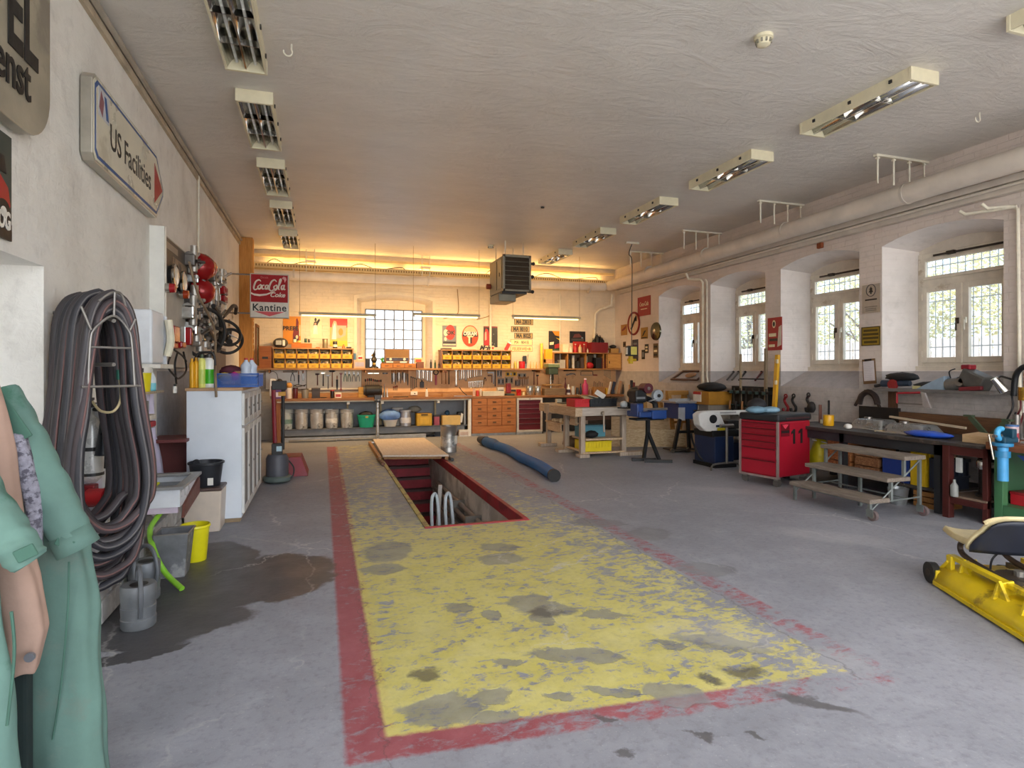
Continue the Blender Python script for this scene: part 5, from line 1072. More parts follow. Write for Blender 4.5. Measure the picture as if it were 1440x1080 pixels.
boxy('black_case','dark grey case on the left end of the right bin rack','case',620.5,634,490,YS,ZR,'#4a4441',.2,lid='#3a3533'); boxy('wooden_tray','flat wooden tray on the right bin rack','tray',635,668,491.5,YS,ZR,M_BW2,.2)
t=thing('lettered_board','small cream board with black slanted lettering on the right bin rack','sign',(X_(683,YS),YS,ZR)); B().box(-.2,.22,-.01,.01,0,.11).ob('board',M('#e0c9a0',.6),t); text('Meh',.15,(-.03,-.012,.055),FACE_Y,M_BLK2,t,.003,shear=.4,off=.008); B().cyl((.18,-.012,.055),(.18,-.01,.055),.03).ob('red_dot',M_RED,t)
t=thing('red_card','red and white card leaning on the right bin rack','card',(X_(711,YS),YS,ZR)); c_=B().box(-.045,.045,-.006,.006,0,.2).ob('card',M('#c22a22',.4),t); c_.rotation_euler=(0,R(28),0); w_=B().box(-.045,.045,-.0065,.0065,.2,.24).ob('white_end',M_WHT,t); w_.rotation_euler=(0,R(28),0)
# right part of the shelf
for i,(p0,p1,pt,c,pf,lb) in enumerate(((718,721,511,'#e5dcc8','cone','white little oil bottle on the shelf right of the right rack'),(722.5,726,507,'#d6c25a','bottle','yellow little bottle on the shelf right of the right rack'),(726.5,729.3,505,'#e8e0b0','bottle','cream little bottle beside the red can on the shelf'),(745,747.3,508,'#cfae6a','cone','small brass oiler, first right of the grey tool on the shelf'),(749,751.5,509,'#d8c08a','cone','small brass oiler, second right of the grey tool on the shelf'),(753,755.5,509,'#caa25c','cone','small brass oiler, third right of the grey tool on the shelf'),(757,759.5,508,'#d2b277','cone','small brass oiler, last before the drill press'))): round_('oil_bottle',lb,'bottle',p0,p1,pt,YS,ZSH,c,pf,metal=.2)
round_('red_can','round red can on the shelf below the number plates','can',730,738,508.5,YS,ZSH,'#c0202a',lid='#a81a22')
t=thing('grey_tool','grey angular hand tool standing on the shelf below the number plates','tool',(X_(739,YS),YS+.08,ZSH)); B().box(-.05,.05,-.04,.04,0,.3).ob('body',M('#7d838c',.4,.3),t,.01); B().box(-.06,.04,-.05,-.04,.12,.32).ob('dark_face',M('#2d3138',.4),t,.01); B().beam((.05,0,.0),(.10,0,.36),.012,.02).ob('rod',M_WIRE,t)
# right wall unit of shelves
cu=thing('shelf_unit','open wooden shelf unit with a cupboard door at the right of the back wall','shelf',(0,0,0)); x0,x1=X_(776,YS),X_(871,YS); zt2=Z_(820,496,YS)
M_UNIT=WOOD('#c08a4c','#94602c')
B().box(x0,x1,13.98,14.39,ZSH-.03,ZSH).ob('bottom_board',M_UNIT,cu); B().box(x0,x1,13.98,14.39,zt2-.025,zt2).ob('top_board',M_UNIT,cu)
for px in (776.5,796,821.5,846,850.5,870.5): x=X_(px,YS); B().box(x-.012,x+.012,14.0,14.39,ZSH,zt2-.025).ob('divider',M_UNIT,cu)
dr=B().box(X_(851.5,YS),X_(869.8,YS),13.985,14.0,ZSH+.01,zt2-.035).ob('door',WOOD('#dca65c','#c08a44'),cu,.004); B().box(X_(853,YS),X_(854,YS),13.97,13.985,ZSH+.13,ZSH+.2).ob('pull',M_DK,dr); B().box(x0,x1,14.37,14.39,ZSH,zt2).ob('back',M('#6d5238',.7),cu)
rn=random.Random(11)
for i,(p0,p1,pt,c,kd,lb) in enumerate(((779,784,508,'#3a3a40','r','dark tin in the first cell of the shelf unit'),(785,793,506,'#a9a39a','b','greyish box in the first cell of the shelf unit'),(798,803,505,'#22211f','r','black tin at the left of the second cell'),(804,808,500,'#cfc9bd','r','pale bottle in the second cell'),(809,813,508,'#2e2c2b','b','black block in the second cell'),(814.5,819,503,'#4a3b34','b','brown block in the second cell'),(823,826,501,'#d6cfae','r','cream jar in the third cell behind the red bag'),(836,844,503,'#232326','b','black case in the third cell right of the red bag'))):
    (round_ if kd=='r' else boxy)('tin' if kd=='r' else 'small_box',lb,'tin' if kd=='r' else 'box',p0,p1,pt,14.16,ZSH,c)
blob('red_bag','red bag lying in the third cell of the shelf unit','bag',(X_(829,14.08),14.08,ZSH),(.12,.09,.085),'#b81d22')
for k in range(4):
    x=X_(845.2+k*1.15,YS); t=tag(B().box(x-.006,x+.006,14.02,14.25,ZSH,ZSH+.27-.01*k).ob('folder',M(['#5d1f24','#c7b8a0','#6b2a2a','#8e3a30'][k],.6)),['dark red','pale','brown red','rust red'][k]+' thin folder upright beside the cupboard door','folder')
for i,(p0,p1,pt,c,kd,lb,ld) in enumerate(((790,798,484,'#e9d9b8','b','cream canister, left one on the shelf unit',None),(799,805,486,'#efe2c8','r','white tub with lid on the shelf unit','#e0d0b0'),(806.5,812,484,'#b8202a','r','red bottle, left one on the shelf unit','#e4d6c0'),(813.5,818,484,'#d2b68a','r','cream bottle between the red ones on the shelf unit','#b8202a'),(819,824,484,'#8a2a26','r','dark red bottle, right one on the shelf unit','#c7b89a'),(825,827.5,490,'#d7cdb8','r','small pale bottle beside the dark red crate','#8a8274'),(852,855.5,492,'#e6ddd0','r','small white tub right of the dark red crate',None),(857,868,490,'#b98f4c','b','wooden box at the right end of the shelf unit',None))):
    if kd=='r': round_('bottle',lb,'bottle',p0,p1,pt,YS,zt2,c,'bottle' if ld else 'can',lid=ld)
    else: boxy('canister',lb,'canister',p0,p1,pt,YS,zt2,c,.16)
boxy('red_carton','flat red carton standing behind the bottles on the shelf unit','box',806,826,480.5,14.3,zt2,'#b4261f',.06)
blob('dark_gear','dark gear lying on the wooden box at the right end','gear',(X_(862,YS),YS,Z_(862,490,YS)),(.1,.08,.05),'#26221f')
ck=thing('plastic_crate','dark red plastic crate on the shelf unit filled with black gear','crate',(X_(840,YS),YS,zt2)); w=span(829,852,YS)[1]; hh_=Z_(840,482,YS)-zt2
each(B().box(-w/2,w/2,-.15,-.14,0,hh_).box(-w/2,w/2,.14,.15,0,hh_).box(-w/2,-w/2+.012,-.14,.14,0,hh_).box(w/2-.012,w/2,-.14,.14,0,hh_).box(-w/2+.012,w/2-.012,-.14,.14,0,.01),'crate_side',M('#7d1a20',.45),ck)
for i,(dx,hh2,lb) in enumerate(((-.11,.34,'black tool bag standing upright in the dark red crate, left'),(-.02,.46,'tallest black bag in the dark red crate'),(.07,.42,'black bag beside the tallest one in the dark red crate'),(.13,.36,'black bag at the right in the dark red crate'))):
    t=thing('gear_bag',lb,'bag',(X_(840,YS)+dx,YS,zt2+.012)); b_=B(); loft(b_,[(0,0,0,.045,.10),(0,0,hh2*.5,.055,.11),(.01,0,hh2*.85,.045,.08),(0,0,hh2,.02,.03)],n=16,fold=.08,seed=i); b_.ob('bag_body',M('#1c1c1f',.6,0,.2),t,smooth='all'); B().tube(arc((0,0,hh2),.03,0,180,8),.007,6).ob('strap',M_DK,t)
boxy('yellow_box','bright yellow box at the left end of the shelf unit','box',766,775.5,491,YS,ZSH+.15,'#e8a41a',.14); boxy('wood_stand','small wood stand below the yellow box','stand',766,775.5,505,YS,ZSH,M_BW2,.2); round_('yellow_tube','tall pale yellow tube leaning by the pipe','tube',759.8,763.5,483,14.25,ZSH,'#e6c84a')
# -- posters on the back wall (y = wall)
YQ=YB-.004
def bposter(name,label,p0,p1,t_,b_,mat,bits,cat='poster'):
    cx,w=span(p0,p1,YQ); zt_=Z_((p0+p1)/2,t_,YQ); zb_=Z_((p0+p1)/2,b_,YQ)
    return poster(name,label,cat,(cx,YQ,(zt_+zb_)/2),w,zt_-zb_,mat,'y',.006,bits),w,zt_-zb_
M_OR=M('#d98a1c',.5,0,.1,5); M_NAVY=M('#26284a',.5); M_GRYP=M('#75787c',.5); M_CRM=M('#e8d9b4',.5); M_ORR=M('#d3461c',.5); M_PINK=M('#e4a88e',.5); M_MAR=M('#7a1a1c',.5); M_BLU=M('#6c8a9a',.5)
p1_,w,h=bposter('poster','orange poster with red and blue figure under the hanging sign',398,423,445,484,M_OR,[(M_MAR,[(.55,.35),(.62,.6),(.72,.62),(.74,.9),(.8,.95),(.88,.8),(.85,.6),(.93,.4),(.9,.1),(.55,.05)]),(M_NAVY,disc(0,.72,.18,.11)),(M_CRM,disc(0,.78,.26,.07)),(M_CRM,[(.9,.3),(.97,.3),(.97,.7),(.93,.7)])])
text('PREFE',.13,(-.03,-.01,.04),FACE_Y,M_BLK2,p1_,.002,off=.004)
bposter('poster','cream poster with a black and white standing figure',435.5,452,446,476,M_CRM,[(M_BLK2,disc(0,.5,.88,.09)),(M_BLK2,[(.38,.78),(.6,.8),(.82,.95),(.88,.85),(.7,.68),(.58,.45),(.3,.6)]),(M_WHT,[(.35,.62),(.62,.62),(.7,.2),(.3,.2)]),(M_PINK,[(.42,.72),(.55,.74),(.55,.62),(.42,.62)])])
bposter('poster','red and yellow poster with pale bottle shapes beside the window',464,488.5,448,487,M('#e8b05a',.5),[(0,1,.68,1,M('#b3251e',.5)),(M_PINK,[(.05,.25),(.12,.75),(.22,.92),(.35,.9),(.42,.75),(.95,.75),(.9,.4),(.6,.3)]),(M_WHT,[(.12,.25),(.18,.7),(.28,.85),(.34,.7),(.36,.25)]),(M_OR,disc(0,.62,.52,.13)),(0,1,0,.2,M_YEL)])
pk,w,h=bposter('poster','grey poster with a red round emblem and pale face right of the window',622,641.7,458,487.5,M_GRYP,[(M('#c62f24',.5),disc(0,.56,.68,.36,sx=1.0)),(M_CRM,disc(0,.25,.66,.16)),(M_CRM,disc(0,.22,.36,.09)),(.05,.95,.16,.24,M_BLK2),(.05,.95,.08,.12,M_CRM)])
text('OK',.14,(.03,-.012,.08),FACE_Y,M_BLK2,pk,.002,off=.006)
ov,w,h=None,None,None
cx,w=span(649.5,672.5,YQ); zt_=Z_(661,457.5,YQ); zb_=Z_(661,487.5,YQ); h=zt_-zb_
t=thing('oval_sign','oval enamel sign in cream and orange with black lettering','sign',(cx,YQ,(zt_+zb_)/2))
B().prism([(w/2*math.cos(a*PI/16),h/2*math.sin(a*PI/16)) for a in range(32)],-.012,0,'y').ob('plate',M_ORR,t); B().prism([(w*.46*math.cos(a*PI/16),h*.46*math.sin(a*PI/16)) for a in range(0,17)],-.014,-.012,'y').ob('upper_print',M('#e3b98a',.5),t)
B().prism([(w*.47*math.cos(a),h*.47*math.sin(a)) for a in [R(-4),R(24),R(156),R(184)]],-.0145,-.013,'y').ob('band_print',M_BLK2,t); B().box(-.045,.045,-.0145,-.012,-h*.35,-.0).ob('lamp_print',M_CRM,t); B().box(.0,.045,-.016,-.0145,-h*.35,-.03).ob('lamp_shadow',M_BLK2,t); B().prism([(-.10,.0),(-.04,-.05),(.04,-.05),(.10,.0)],-.0155,-.013,'y').ob('lamp_base',M_CRM,t)
text('OSRAM',.13,(0,-.016,.055),FACE_Y,M_WHT,t,.002,off=.006,sx=.8)
bposter('poster','dark poster with a red bottle figure, right of the oval sign',680,699.5,459,488,M_PDK,[(M('#b51f26',.5),[(.03,.05),(.03,.6),(.15,.9),(.3,.85),(.42,.6),(.45,.25),(.35,.02)]),(M_PINK,[(.08,.3),(.1,.7),(.2,.75),(.22,.35)]),(.03,1,.93,1,M_MAR),(M_GRYP,disc(0,.6,.2,.04)),(M_GRYP,disc(0,.78,.15,.03)),(M_GRYP,disc(0,.72,.62,.03))])
for i,(p0,p1,a,c,s_,lb) in enumerate(((723.3,749.5,448.5,457,'MA Z8010','top'),(718.8,744.5,459,467,'MA 8010','second'),(723.3,749,468.2,476.2,'MA 8025','third'))):
    t,w,h=bposter('number_plate','tan number plate with black figures, %s of the column'%lb,p0,p1,a,c,M('#a98d58',.5),[],'number plate'); winbox2(B(),-w/2,w/2,-h/2,h/2,.012,-.009,0).ob('rim',M_BLK2,t); text(s_,h*.95,(0,-.008,-.004),FACE_Y,M_BLK2,t,.002,off=.006,sx=1.02*w/(.52*h*len(s_)*1.25)); t['group']='number plates on the back wall'
for i,(a,c,s_,m_,lb) in enumerate(((477.5,485.5,'MA - 8041B',M_BLK2,'cream number plate with thin black figures, fourth of the column'),(487,494.5,'FEUERWEHR',M('#c4452e',.5),'cream plate with red capital letters, lowest of the column'))):
    t,w,h=bposter('number_plate',lb,718,748.5,a,c,M('#ead9a0',.5),[],'number plate'); winbox2(B(),-w/2,w/2,-h/2,h/2,.006,-.008,0).ob('rim',m_,t); text(s_,h*.8,(0,-.008,-.003),FACE_Y,m_,t,.002,sx=.98*w/(.48*h*len(s_)*1.2)); t['group']='number plates on the back wall'
bposter('poster','dark poster with orange and red shapes left of the dark red crate',771.5,788,465.5,493,M_PDK,[(M_OR,[(.3,1),(1,1),(1,.72),(.55,.78)]),(M_RED,[(.5,.3),(.95,.38),(.95,.15),(.5,.1)]),(M_CRM,[(.08,.42),(.45,.45),(.4,.3),(.08,.28)]),(M_YEL,[(.6,.66),(.95,.6),(.95,.52)]),(0,1,0,.08,M('#3a5a38',.5))])
bposter('poster','dark wide poster with a blurred car above the bottles',801,823,466,482.5,M_PDK,[(M('#6b3a36',.5),[(.2,.45),(.3,.75),(.6,.8),(.8,.5)]),(M_BLU,disc(0,.8,.45,.06)),(M('#4a4440',.5),[(.1,.2),(.9,.2),(.9,.38),(.1,.38)])])
# -- hanging sign by the left wall
ks=thing('canteen_sign','square red and white hanging light box sign lettered Kantine','sign',(0,11.5,0)); x0,x1=X_(352,11.5),X_(406.5,11.5); zt_,zb_=Z_(380,386,11.5),Z_(380,447.5,11.5); w,h=x1-x0,zt_-zb_; cx,cz=(x0+x1)/2,(zt_+zb_)/2
B().box(x0,x1,-.07,.07,zb_,zt_).ob('case',M('#b9b2a6',.4,.4),ks,.006); zs_=zb_+h*.355
B().box(x0+.018,x1-.018,-.074,-.07,zs_,zt_-.018).ob('red_face',M('#a8141a',.7,0,.06),ks); B().box(x0+.018,x1-.018,-.074,-.07,zb_+.018,zs_).ob('white_face',M('#ddd3c4',.3,0,.06),ks)
text('Kantine',.18,(cx,-.077,zb_+h*.225),FACE_Y,M_BLK2,ks,.002,off=.003,sx=.95,sp=1.08)
B().prism([(x0+.07,zb_+h*.14),(x1-.07,zb_+h*.14),(cx,zb_+h*.035)],-.077,-.074,'y').ob('red_arrow',M('#d44a4e',.4),ks)
# script lettering drawn as strokes
def stroke(pts,r_=.011): return B().tube(bez([(cx+a*w,-.078,zs_+c*(zt_-zs_)) for a,c in pts],5),[r_*(.7+.5*math.sin(PI*i/(len(bez([(0,0,0)]*len(pts),5))-1))) for i in range(len(bez([(0,0,0)]*len(pts),5)))],6)
M_SCR=M('#ecdccc',.4)
ST=[[(-.22,.72),(-.27,.77),(-.35,.7),(-.40,.5),(-.37,.42),(-.30,.47)],[(-.26,.58),(-.30,.52),(-.27,.45),(-.22,.5),(-.22,.6),(-.26,.58)],[(-.13,.6),(-.19,.56),(-.18,.46),(-.13,.47)],[(-.04,.6),(-.10,.57),(-.10,.46),(-.05,.5),(-.03,.6),(-.05,.47),(-.01,.47)],[(.18,.73),(.13,.79),(.05,.72),(-.01,.5),(.04,.40),(.12,.46)],[(.16,.6),(.11,.54),(.14,.45),(.19,.5),(.19,.6),(.16,.6)],[(.22,.5),(.30,.78),(.27,.8),(.23,.5),(.26,.46)],[(.37,.62),(.31,.58),(.31,.47),(.36,.5),(.38,.63),(.37,.47),(.41,.48)],[(.02,.6),(.01,.6)]]
for s_ in ST: stroke(s_,.0135).ob('script_stroke',M_SCR,ks,smooth=True)
wv=[(-.47,.33),(-.40,.29),(-.25,.27),(-.08,.30),(.08,.38),(.2,.46)]; lo=[(-.47,.27),(-.38,.22),(-.25,.20),(-.08,.24),(.06,.33),(.2,.45)]
B().prism([(cx+a*w,zs_+c*(zt_-zs_)) for a,c in wv+lo[::-1]],-.077,-.074,'y').ob('wave',M_SCR,ks)
text('Coke',.115,(cx+.2*w,-.077,zs_+.26*(zt_-zs_)),FACE_Y,M_SCR,ks,.002,shear=.3,off=.003); text('Drink',.055,(cx-.13*w,-.077,zs_+.86*(zt_-zs_)),FACE_Y,M('#cf6a66',.4),ks,.001); 
B().prism([(x1-.12,zt_-.07),(x1-.09,zt_-.04),(x1-.05,zt_-.05),(x1-.04,zt_-.09),(x1-.07,zt_-.15),(x1-.08,zt_-.10)],-.077,-.074,'y').ob('corner_mark',M('#e4a09a',.4),ks)
for z in (zt_-.02,zb_+.08): B().cyl((XL,0,z),(x0,0,z),.014).ob('arm',M_WIRE,ks)
B().box(XL,XL+.02,-.08,.08,zb_-.0,zt_+.03).ob('wall_bracket',M_WHT,ks)
# -- hand tools on the panels
YT=YP-.012
M_TST=M('#8f8b86',.35,.8,.15); M_TDK=M('#2b2724',.5,.3,.2); M_TWD=WOOD('#b5804c','#8a5a30',axis=2); M_TRD=M('#8e2a26',.45); M_TCR=M('#c9c2b4',.25,.9,.1)
def tz(px,py): return Z_(px,py,YT)
ORD=['first','second','third','fourth','fifth','sixth','seventh','eighth','ninth','tenth','eleventh','twelfth']
def hammer(px,t_,b_,w,label,hm=M_TWD,hd=M_TDK):
    x=X_(px,YT); z1,z0=tz(px,t_),tz(px,b_); t=thing('hammer',label,'hammer',(x,YT,z0)); h=z1-z0; w=w*.0165
    B().tube([(0,0,0),(0,0,h*.5),(0,0,h*.95)],[.014,.011,.010],8).ob('handle',hm,t,smooth=True); B().box(-w/2,w*.25,-.02,.012,h-.04,h).prism([(w*.25,h-.035),(w/2,h-.022),(w/2,h-.014),(w*.25,h)],-.018,.01,'y').ob('head',hd,t,.003)
def pliers(px,t_,b_,label,grip=M_TRD,op=.03):
    x=X_(px,YT); z1,z0=tz(px,t_),tz(px,b_); t=thing('pliers',label,'pliers',(x,YT,z0)); h=z1-z0
    for s_ in (-1,1):
        g=B().tube(bez([(s_*op*1.3,0,0),(s_*op*1.2,0,h*.35),(s_*.006,0,h*.66)]),.008,6).ob('grip',grip,t,smooth=True); B().prism([(0,h*.62),(s_*.022,h*.7),(s_*.012,h*.88),(s_*.003,h),(0,h)],-.01,.008,'y').ob('jaw',M_TST,t)
    B().cyl((0,-.014,h*.66),(0,.01,h*.66),.013).ob('pivot',M_TDK,t)
def spanner(px,t_,b_,label,w=.05,m_=None,group=None,name='spanner'):
    m_=m_ or M_TCR; x=X_(px,YT); z1,z0=tz(px,t_),tz(px,b_); t=thing(name,label,'spanner',(x,YT,z0),0,group); h=z1-z0
    B().box(-w*.17,w*.17,-.005,.005,w*.4,h-w*.5).ob('shaft',m_,t); B().prism([(-w*.5,h-w*.6),(-w*.17,h-w*.75),(w*.17,h-w*.75),(w*.5,h-w*.6),(w*.5,h),(w*.22,h),(w*.18,h-w*.4),(-w*.18,h-w*.4),(-w*.22,h),(-w*.5,h)],-.006,.006,'y').ob('jaw',m_,t)
    B().tube([(w*.32*math.cos(a),0,w*.3+w*.32*math.sin(a)) for a in [k*PI/6 for k in range(12)]],w*.12,6,closed=True).ob('ring',m_,t,smooth=True)
def driver(px,t_,b_,label,hc,up=True,group=None):
    x=X_(px,YT); z1,z0=tz(px,t_),tz(px,b_); t=thing('screwdriver',label,'screwdriver',(x,YT,z0),0,group); h=z1-z0
    if up: B().lathe([(.011,h*.6),(.016,h*.66),(.015,h*.95),(.008,h)],n=8).ob('handle',hc,t,smooth=True); B().cyl((0,0,0),(0,0,h*.6),.006,n=6).ob('blade',M_TST,t)
def file_(px,t_,b_,label,m_,hw=.012,group=None,name='file'):
    x=X_(px,YT); z1,z0=tz(px,t_),tz(px,b_); t=thing(name,label,'file',(x,YT,z0),0,group); h=z1-z0
    B().prism([(-hw*.5,0),(hw*.5,0),(hw,h*.25),(hw,h*.72),(-hw,h*.72),(-hw,h*.25)],-.004,.004,'y').ob('blade',m_,t); B().lathe([(.009,h*.72),(.014,h*.8),(.013,h*.95),(.007,h)],n=8).ob('handle',M_TWD,t,smooth=True)
pliers(411.5,519.5,536,'tongs with black curved jaws on the white panel',M_TDK,.03); file_(420,521.5,541,'pointed knife with pale handle on the white panel',M_TDK,.016,name='knife'); file_(426.2,521,536,'short broad scraper on the white panel',M_TST,.02,name='scraper')
hammer(446.5,525,542,6,'wooden mallet with dark head on the white panel, leftmost hammer',M('#7a4a3a',.6),M('#4a2f24',.6)); hammer(454.5,523.5,543,6,'thin cross hammer with pale head on the white panel',M_TDK,M_TCR); hammer(461.5,527,546.5,6,'slim grey hammer on the white panel',M_TST,M_TST); hammer(467.3,521,544,8.5,'long hammer with broad black head on the white panel')
file_(474,528,548,'dark adjustable wrench with serrated jaw on the white panel',M_TDK,.022,name='pipe_wrench'); spanner(479.5,524,549,'red handled pipe wrench on the white panel',.06,M_TRD)
for k,(px,c) in enumerate(((485.5,M('#4f7a5c',.5)),(491,M('#3f6a48',.5)),(497.5,M_TST),(503.5,M_TST))): pliers(px,521+k*.5,536.5,'%s pliers, %s of four at the right of the white panel'%(['pale green','dark green','bare steel','bright steel'][k],ORD[k]),c,.022+.006*(k>1))
t=thing('pincers','black handled pincers lying open on a jar below the white panel','pincers',(X_(421,13.98),13.98,Z_(421,543,13.98))); B().tube(bez([(-.13,0,-.01),(-.05,0,.03),(.12,0,.0)]),.011,6).tube(bez([(-.13,.0,.03),(-.03,.0,-.01),(.14,.0,.03)]),.011,6).ob('handles',M_TDK,t)
# brown panel tools
for k in range(9): driver(514+k*2.7,533-1.2*math.sin(k*.7),542,'dark screwdriver, %s from the left of the fan row on the brown panel'%ORD[k],[M_TDK,M_TRD,M_TDK][k%3],group='fan row of screwdrivers')
for i,(px,py,L_,lb) in enumerate(((525,525,.26,'bright level lying on pegs high on the brown panel'),(541.5,525,.12,'short dark punch on pegs high on the brown panel'))):
    x,z=X_(px,YT),tz(px,py); t=thing(['spirit_level','punch'][i],lb,['level','punch'][i],(x,YT,z)); B().box(-L_/2,L_/2,-.02,.008,-.016,.016).ob('body',[M_TCR,M_TDK][i],t,.003); B().box(-.02,.02,-.022,-.02,-.006,.006).ob('vial',[M('#9fc26a',.3),M_TST][i],t)
for k in range(10): file_(551.3+k*2.45,518.8+.3*(k%3),537+[3,0,4,1,-1,2,-2,1,0,5][k],'long dark file, %s of the dense row left of the hand drill'%ORD[k],[M_TDK,M_TST,M('#5a4a3a',.5,.4)][k%3],.014,'dense row of files')
for k,px in enumerate((578,580.5,583,585.5)): spanner(px,529+k,549-k*1.5,'dark ring spanner, %s of four hanging low on the brown panel'%ORD[k],.04,M_TDK,'low ring spanners')
for k in range(3): driver(553.5+k*2.4,543.5-k*.8,548.5,'short dark red screwdriver, %s of three low on the brown panel'%ORD[k],M_TRD,group='short red screwdrivers')
for k in range(8): spanner(586.5+k*2.9,520+.2*k,532+[0,1,2,1,3,4,5,5][k],'bright open spanner, %s of the row left of the red strap wrench'%ORD[k],.042,M_TCR if k%2 else M_TST,'bright spanners left of the red wrench')
t=thing('sanding_block','dark grey block tool hanging on the brown panel','tool',(X_(593.3,YT),YT,tz(593,541))); B().box(-.05,.05,-.03,.01,-.075,.075).ob('body',M('#3f3f42',.5),t,.015); B().cyl((0,-.01,.075),(0,-.01,.11),.02).ob('neck',M_TDK,t)
t=thing('strap_wrench','red handled strap wrench with a round loop on the brown panel','wrench',(X_(613,YT),YT,0)); z1=tz(613,523.5); B().tube([(.058*math.cos(k*PI/10),-.005,z1+.058*math.sin(k*PI/10)) for k in range(20)],.013,7,closed=True).ob('loop',M_TDK,t,smooth=True); B().box(-.026,.026,-.014,.008,tz(613,541.5),z1-.06).ob('handle',M('#a8303c',.4),t,.012)
hammer(621.3,519,540,5,'hammer with pale head and slim handle on the brown panel'); hammer(627,522,540,4,'small copper coloured hammer on the brown panel',M_TWD,M('#a8603c',.4,.6)); hammer(631.3,519,540.5,6.5,'hammer with black block head on the brown panel',M_TDK)
spanner(641.5,518.5,543.5,'largest bright spanner at the left of the combination row',.075,M_TCR,'combination spanners')
for k in range(11): spanner(646+k*3.05,519.2,534.5-k*.55+(3 if k==3 else 0),'bright combination spanner, %s after the largest one'%ORD[k],.045+(.02 if k==3 else 0),M_TCR if k%3 else M_TST,'combination spanners')
for k in range(9): spanner(659.5+k*2.35,536.5-k*.2,545.5-k*.1,'short bright spanner, %s of the lower row on the brown panel'%ORD[k],.034,M_TCR,'short spanners of the lower row')
for i,(px,pt,pb2,L_,m_,lb) in enumerate(((697,519.5,543.5,.24,M_TDK,'large black try square on the brown panel'),(694.5,523,540,.17,M_TST,'middle steel try square nested in the black one'),(692,527,538,.12,M('#6b4a3a',.5),'small brown try square nested in the others'))):
    x=X_(px,YT); t=thing('try_square',lb,'square',(x,YT-.006*i,0)); B().box(-.024,0,-.01,.0,tz(px,pb2),tz(px,pt)).ob('blade',m_,t); B().box(-L_,-.024,-.014,.0,tz(px,pt)-.035,tz(px,pt)).ob('stock',m_,t)
t=thing('caliper','dark caliper with curled legs beside the try squares','caliper',(X_(682,YT),YT,tz(682,541))); B().tube(bez([(-.03,0,0),(-.02,0,.12),(.0,0,.17),(.03,0,.13),(.015,0,.09)]),.008,6).ob('leg',M_TDK,t,smooth=True); B().cyl((0,-.015,.17),(0,.01,.17),.018).ob('pivot',M_TDK,t)
for i,(p0,p1,a,c,m_,lb) in enumerate(((699,706,519,531,'#9a9084','grey blister card on the brown panel beside the squares'),(700,709,532,541,'#8c7f73','brown blister card low on the brown panel'),(711,727,523,529,'#d9a81e','yellow ruler card on the brown panel'),(710,722,530,540,'#a8916e','tan parts card below the yellow ruler'),(728,740,525,531,'#a5977f','pale parts card right of the yellow ruler'),(724,731,534,543,'#8a6a4c','brown parts card above the red grinder'))):
    t,w,h=None,None,None; cx_,w=span(p0,p1,YT); z1,z0=tz(p0,a),tz(p0,c); t=poster('parts_card',lb,'card',(cx_,YT+.01,(z0+z1)/2),w,z1-z0,M(m_,.5,0,.2,8),'y',.006,[(.1,.3,.2,.8,M_TDK),(.4,.55,.25,.75,M_TST),(.7,.88,.2,.8,M_TDK)])
for k in range(9): file_(729.5+k*1.65,529+.4*(k%4),543-(k%3),'thin drill bit, %s of the bundle right of the yellow ruler'%ORD[k],[M_TST,M_TDK][k%2],.006,'bundle of drill bits',name='drill_bit')
hammer(751,520,541,7,'axe with dark red handle at the right of the brown panel',M('#7a3426',.5)); hammer(756,527,541,4,'small dark hatchet beside the axe',M_TRD)
t=thing('hand_saw','long black blade lying on pegs at the top right of the panel','saw',(X_(801,YT),YT,tz(801,521))); B().prism([(-.17,-.02),(.14,-.012),(.14,.012),(-.17,.02)],-.004,.004,'y').ob('blade',M_TDK,t); B().box(.14,.19,-.012,.01,-.022,.022).ob('handle',M_TWD,t,.006)
t=thing('nibbler','grey hand shears on pegs at the right of the panel','shears',(X_(803,YT),YT,tz(803,526.5))); B().prism([(-.14,-.03),(.0,-.01),(.12,.02),(.12,.035),(-.05,.02),(-.14,.012)],-.012,.006,'y').ob('blade',M_TST,t); B().tube(bez([(-.12,-.006,-.03),(0,-.006,.03),(.14,-.006,-.02)]),.008,6).ob('handle',M_TDK,t)
t=thing('hacksaw','black hacksaw with red handle on the right of the panel','saw',(X_(826,YT),YT,tz(826,527.5))); L_=.19; B().tube([(-L_,0,0),(-L_,0,.09),(-L_+.03,0,.105),(L_-.06,0,.105),(L_-.03,0,.09),(L_-.03,0,0)],.008,6).ob('bow',M_TDK,t); B().box(-L_,L_-.03,-.002,.002,-.008,.006).ob('blade',M_TST,t); B().box(L_-.03,L_+.10,-.014,.01,-.014,.016).ob('handle',M_TRD,t,.006)
for k in range(5): spanner(850+k*2.0,519.5+.4*k,528+k*1.2,'small bright spanner, %s of five under the cupboard door'%ORD[k],.03,M_TCR,'small spanners under the cupboard')
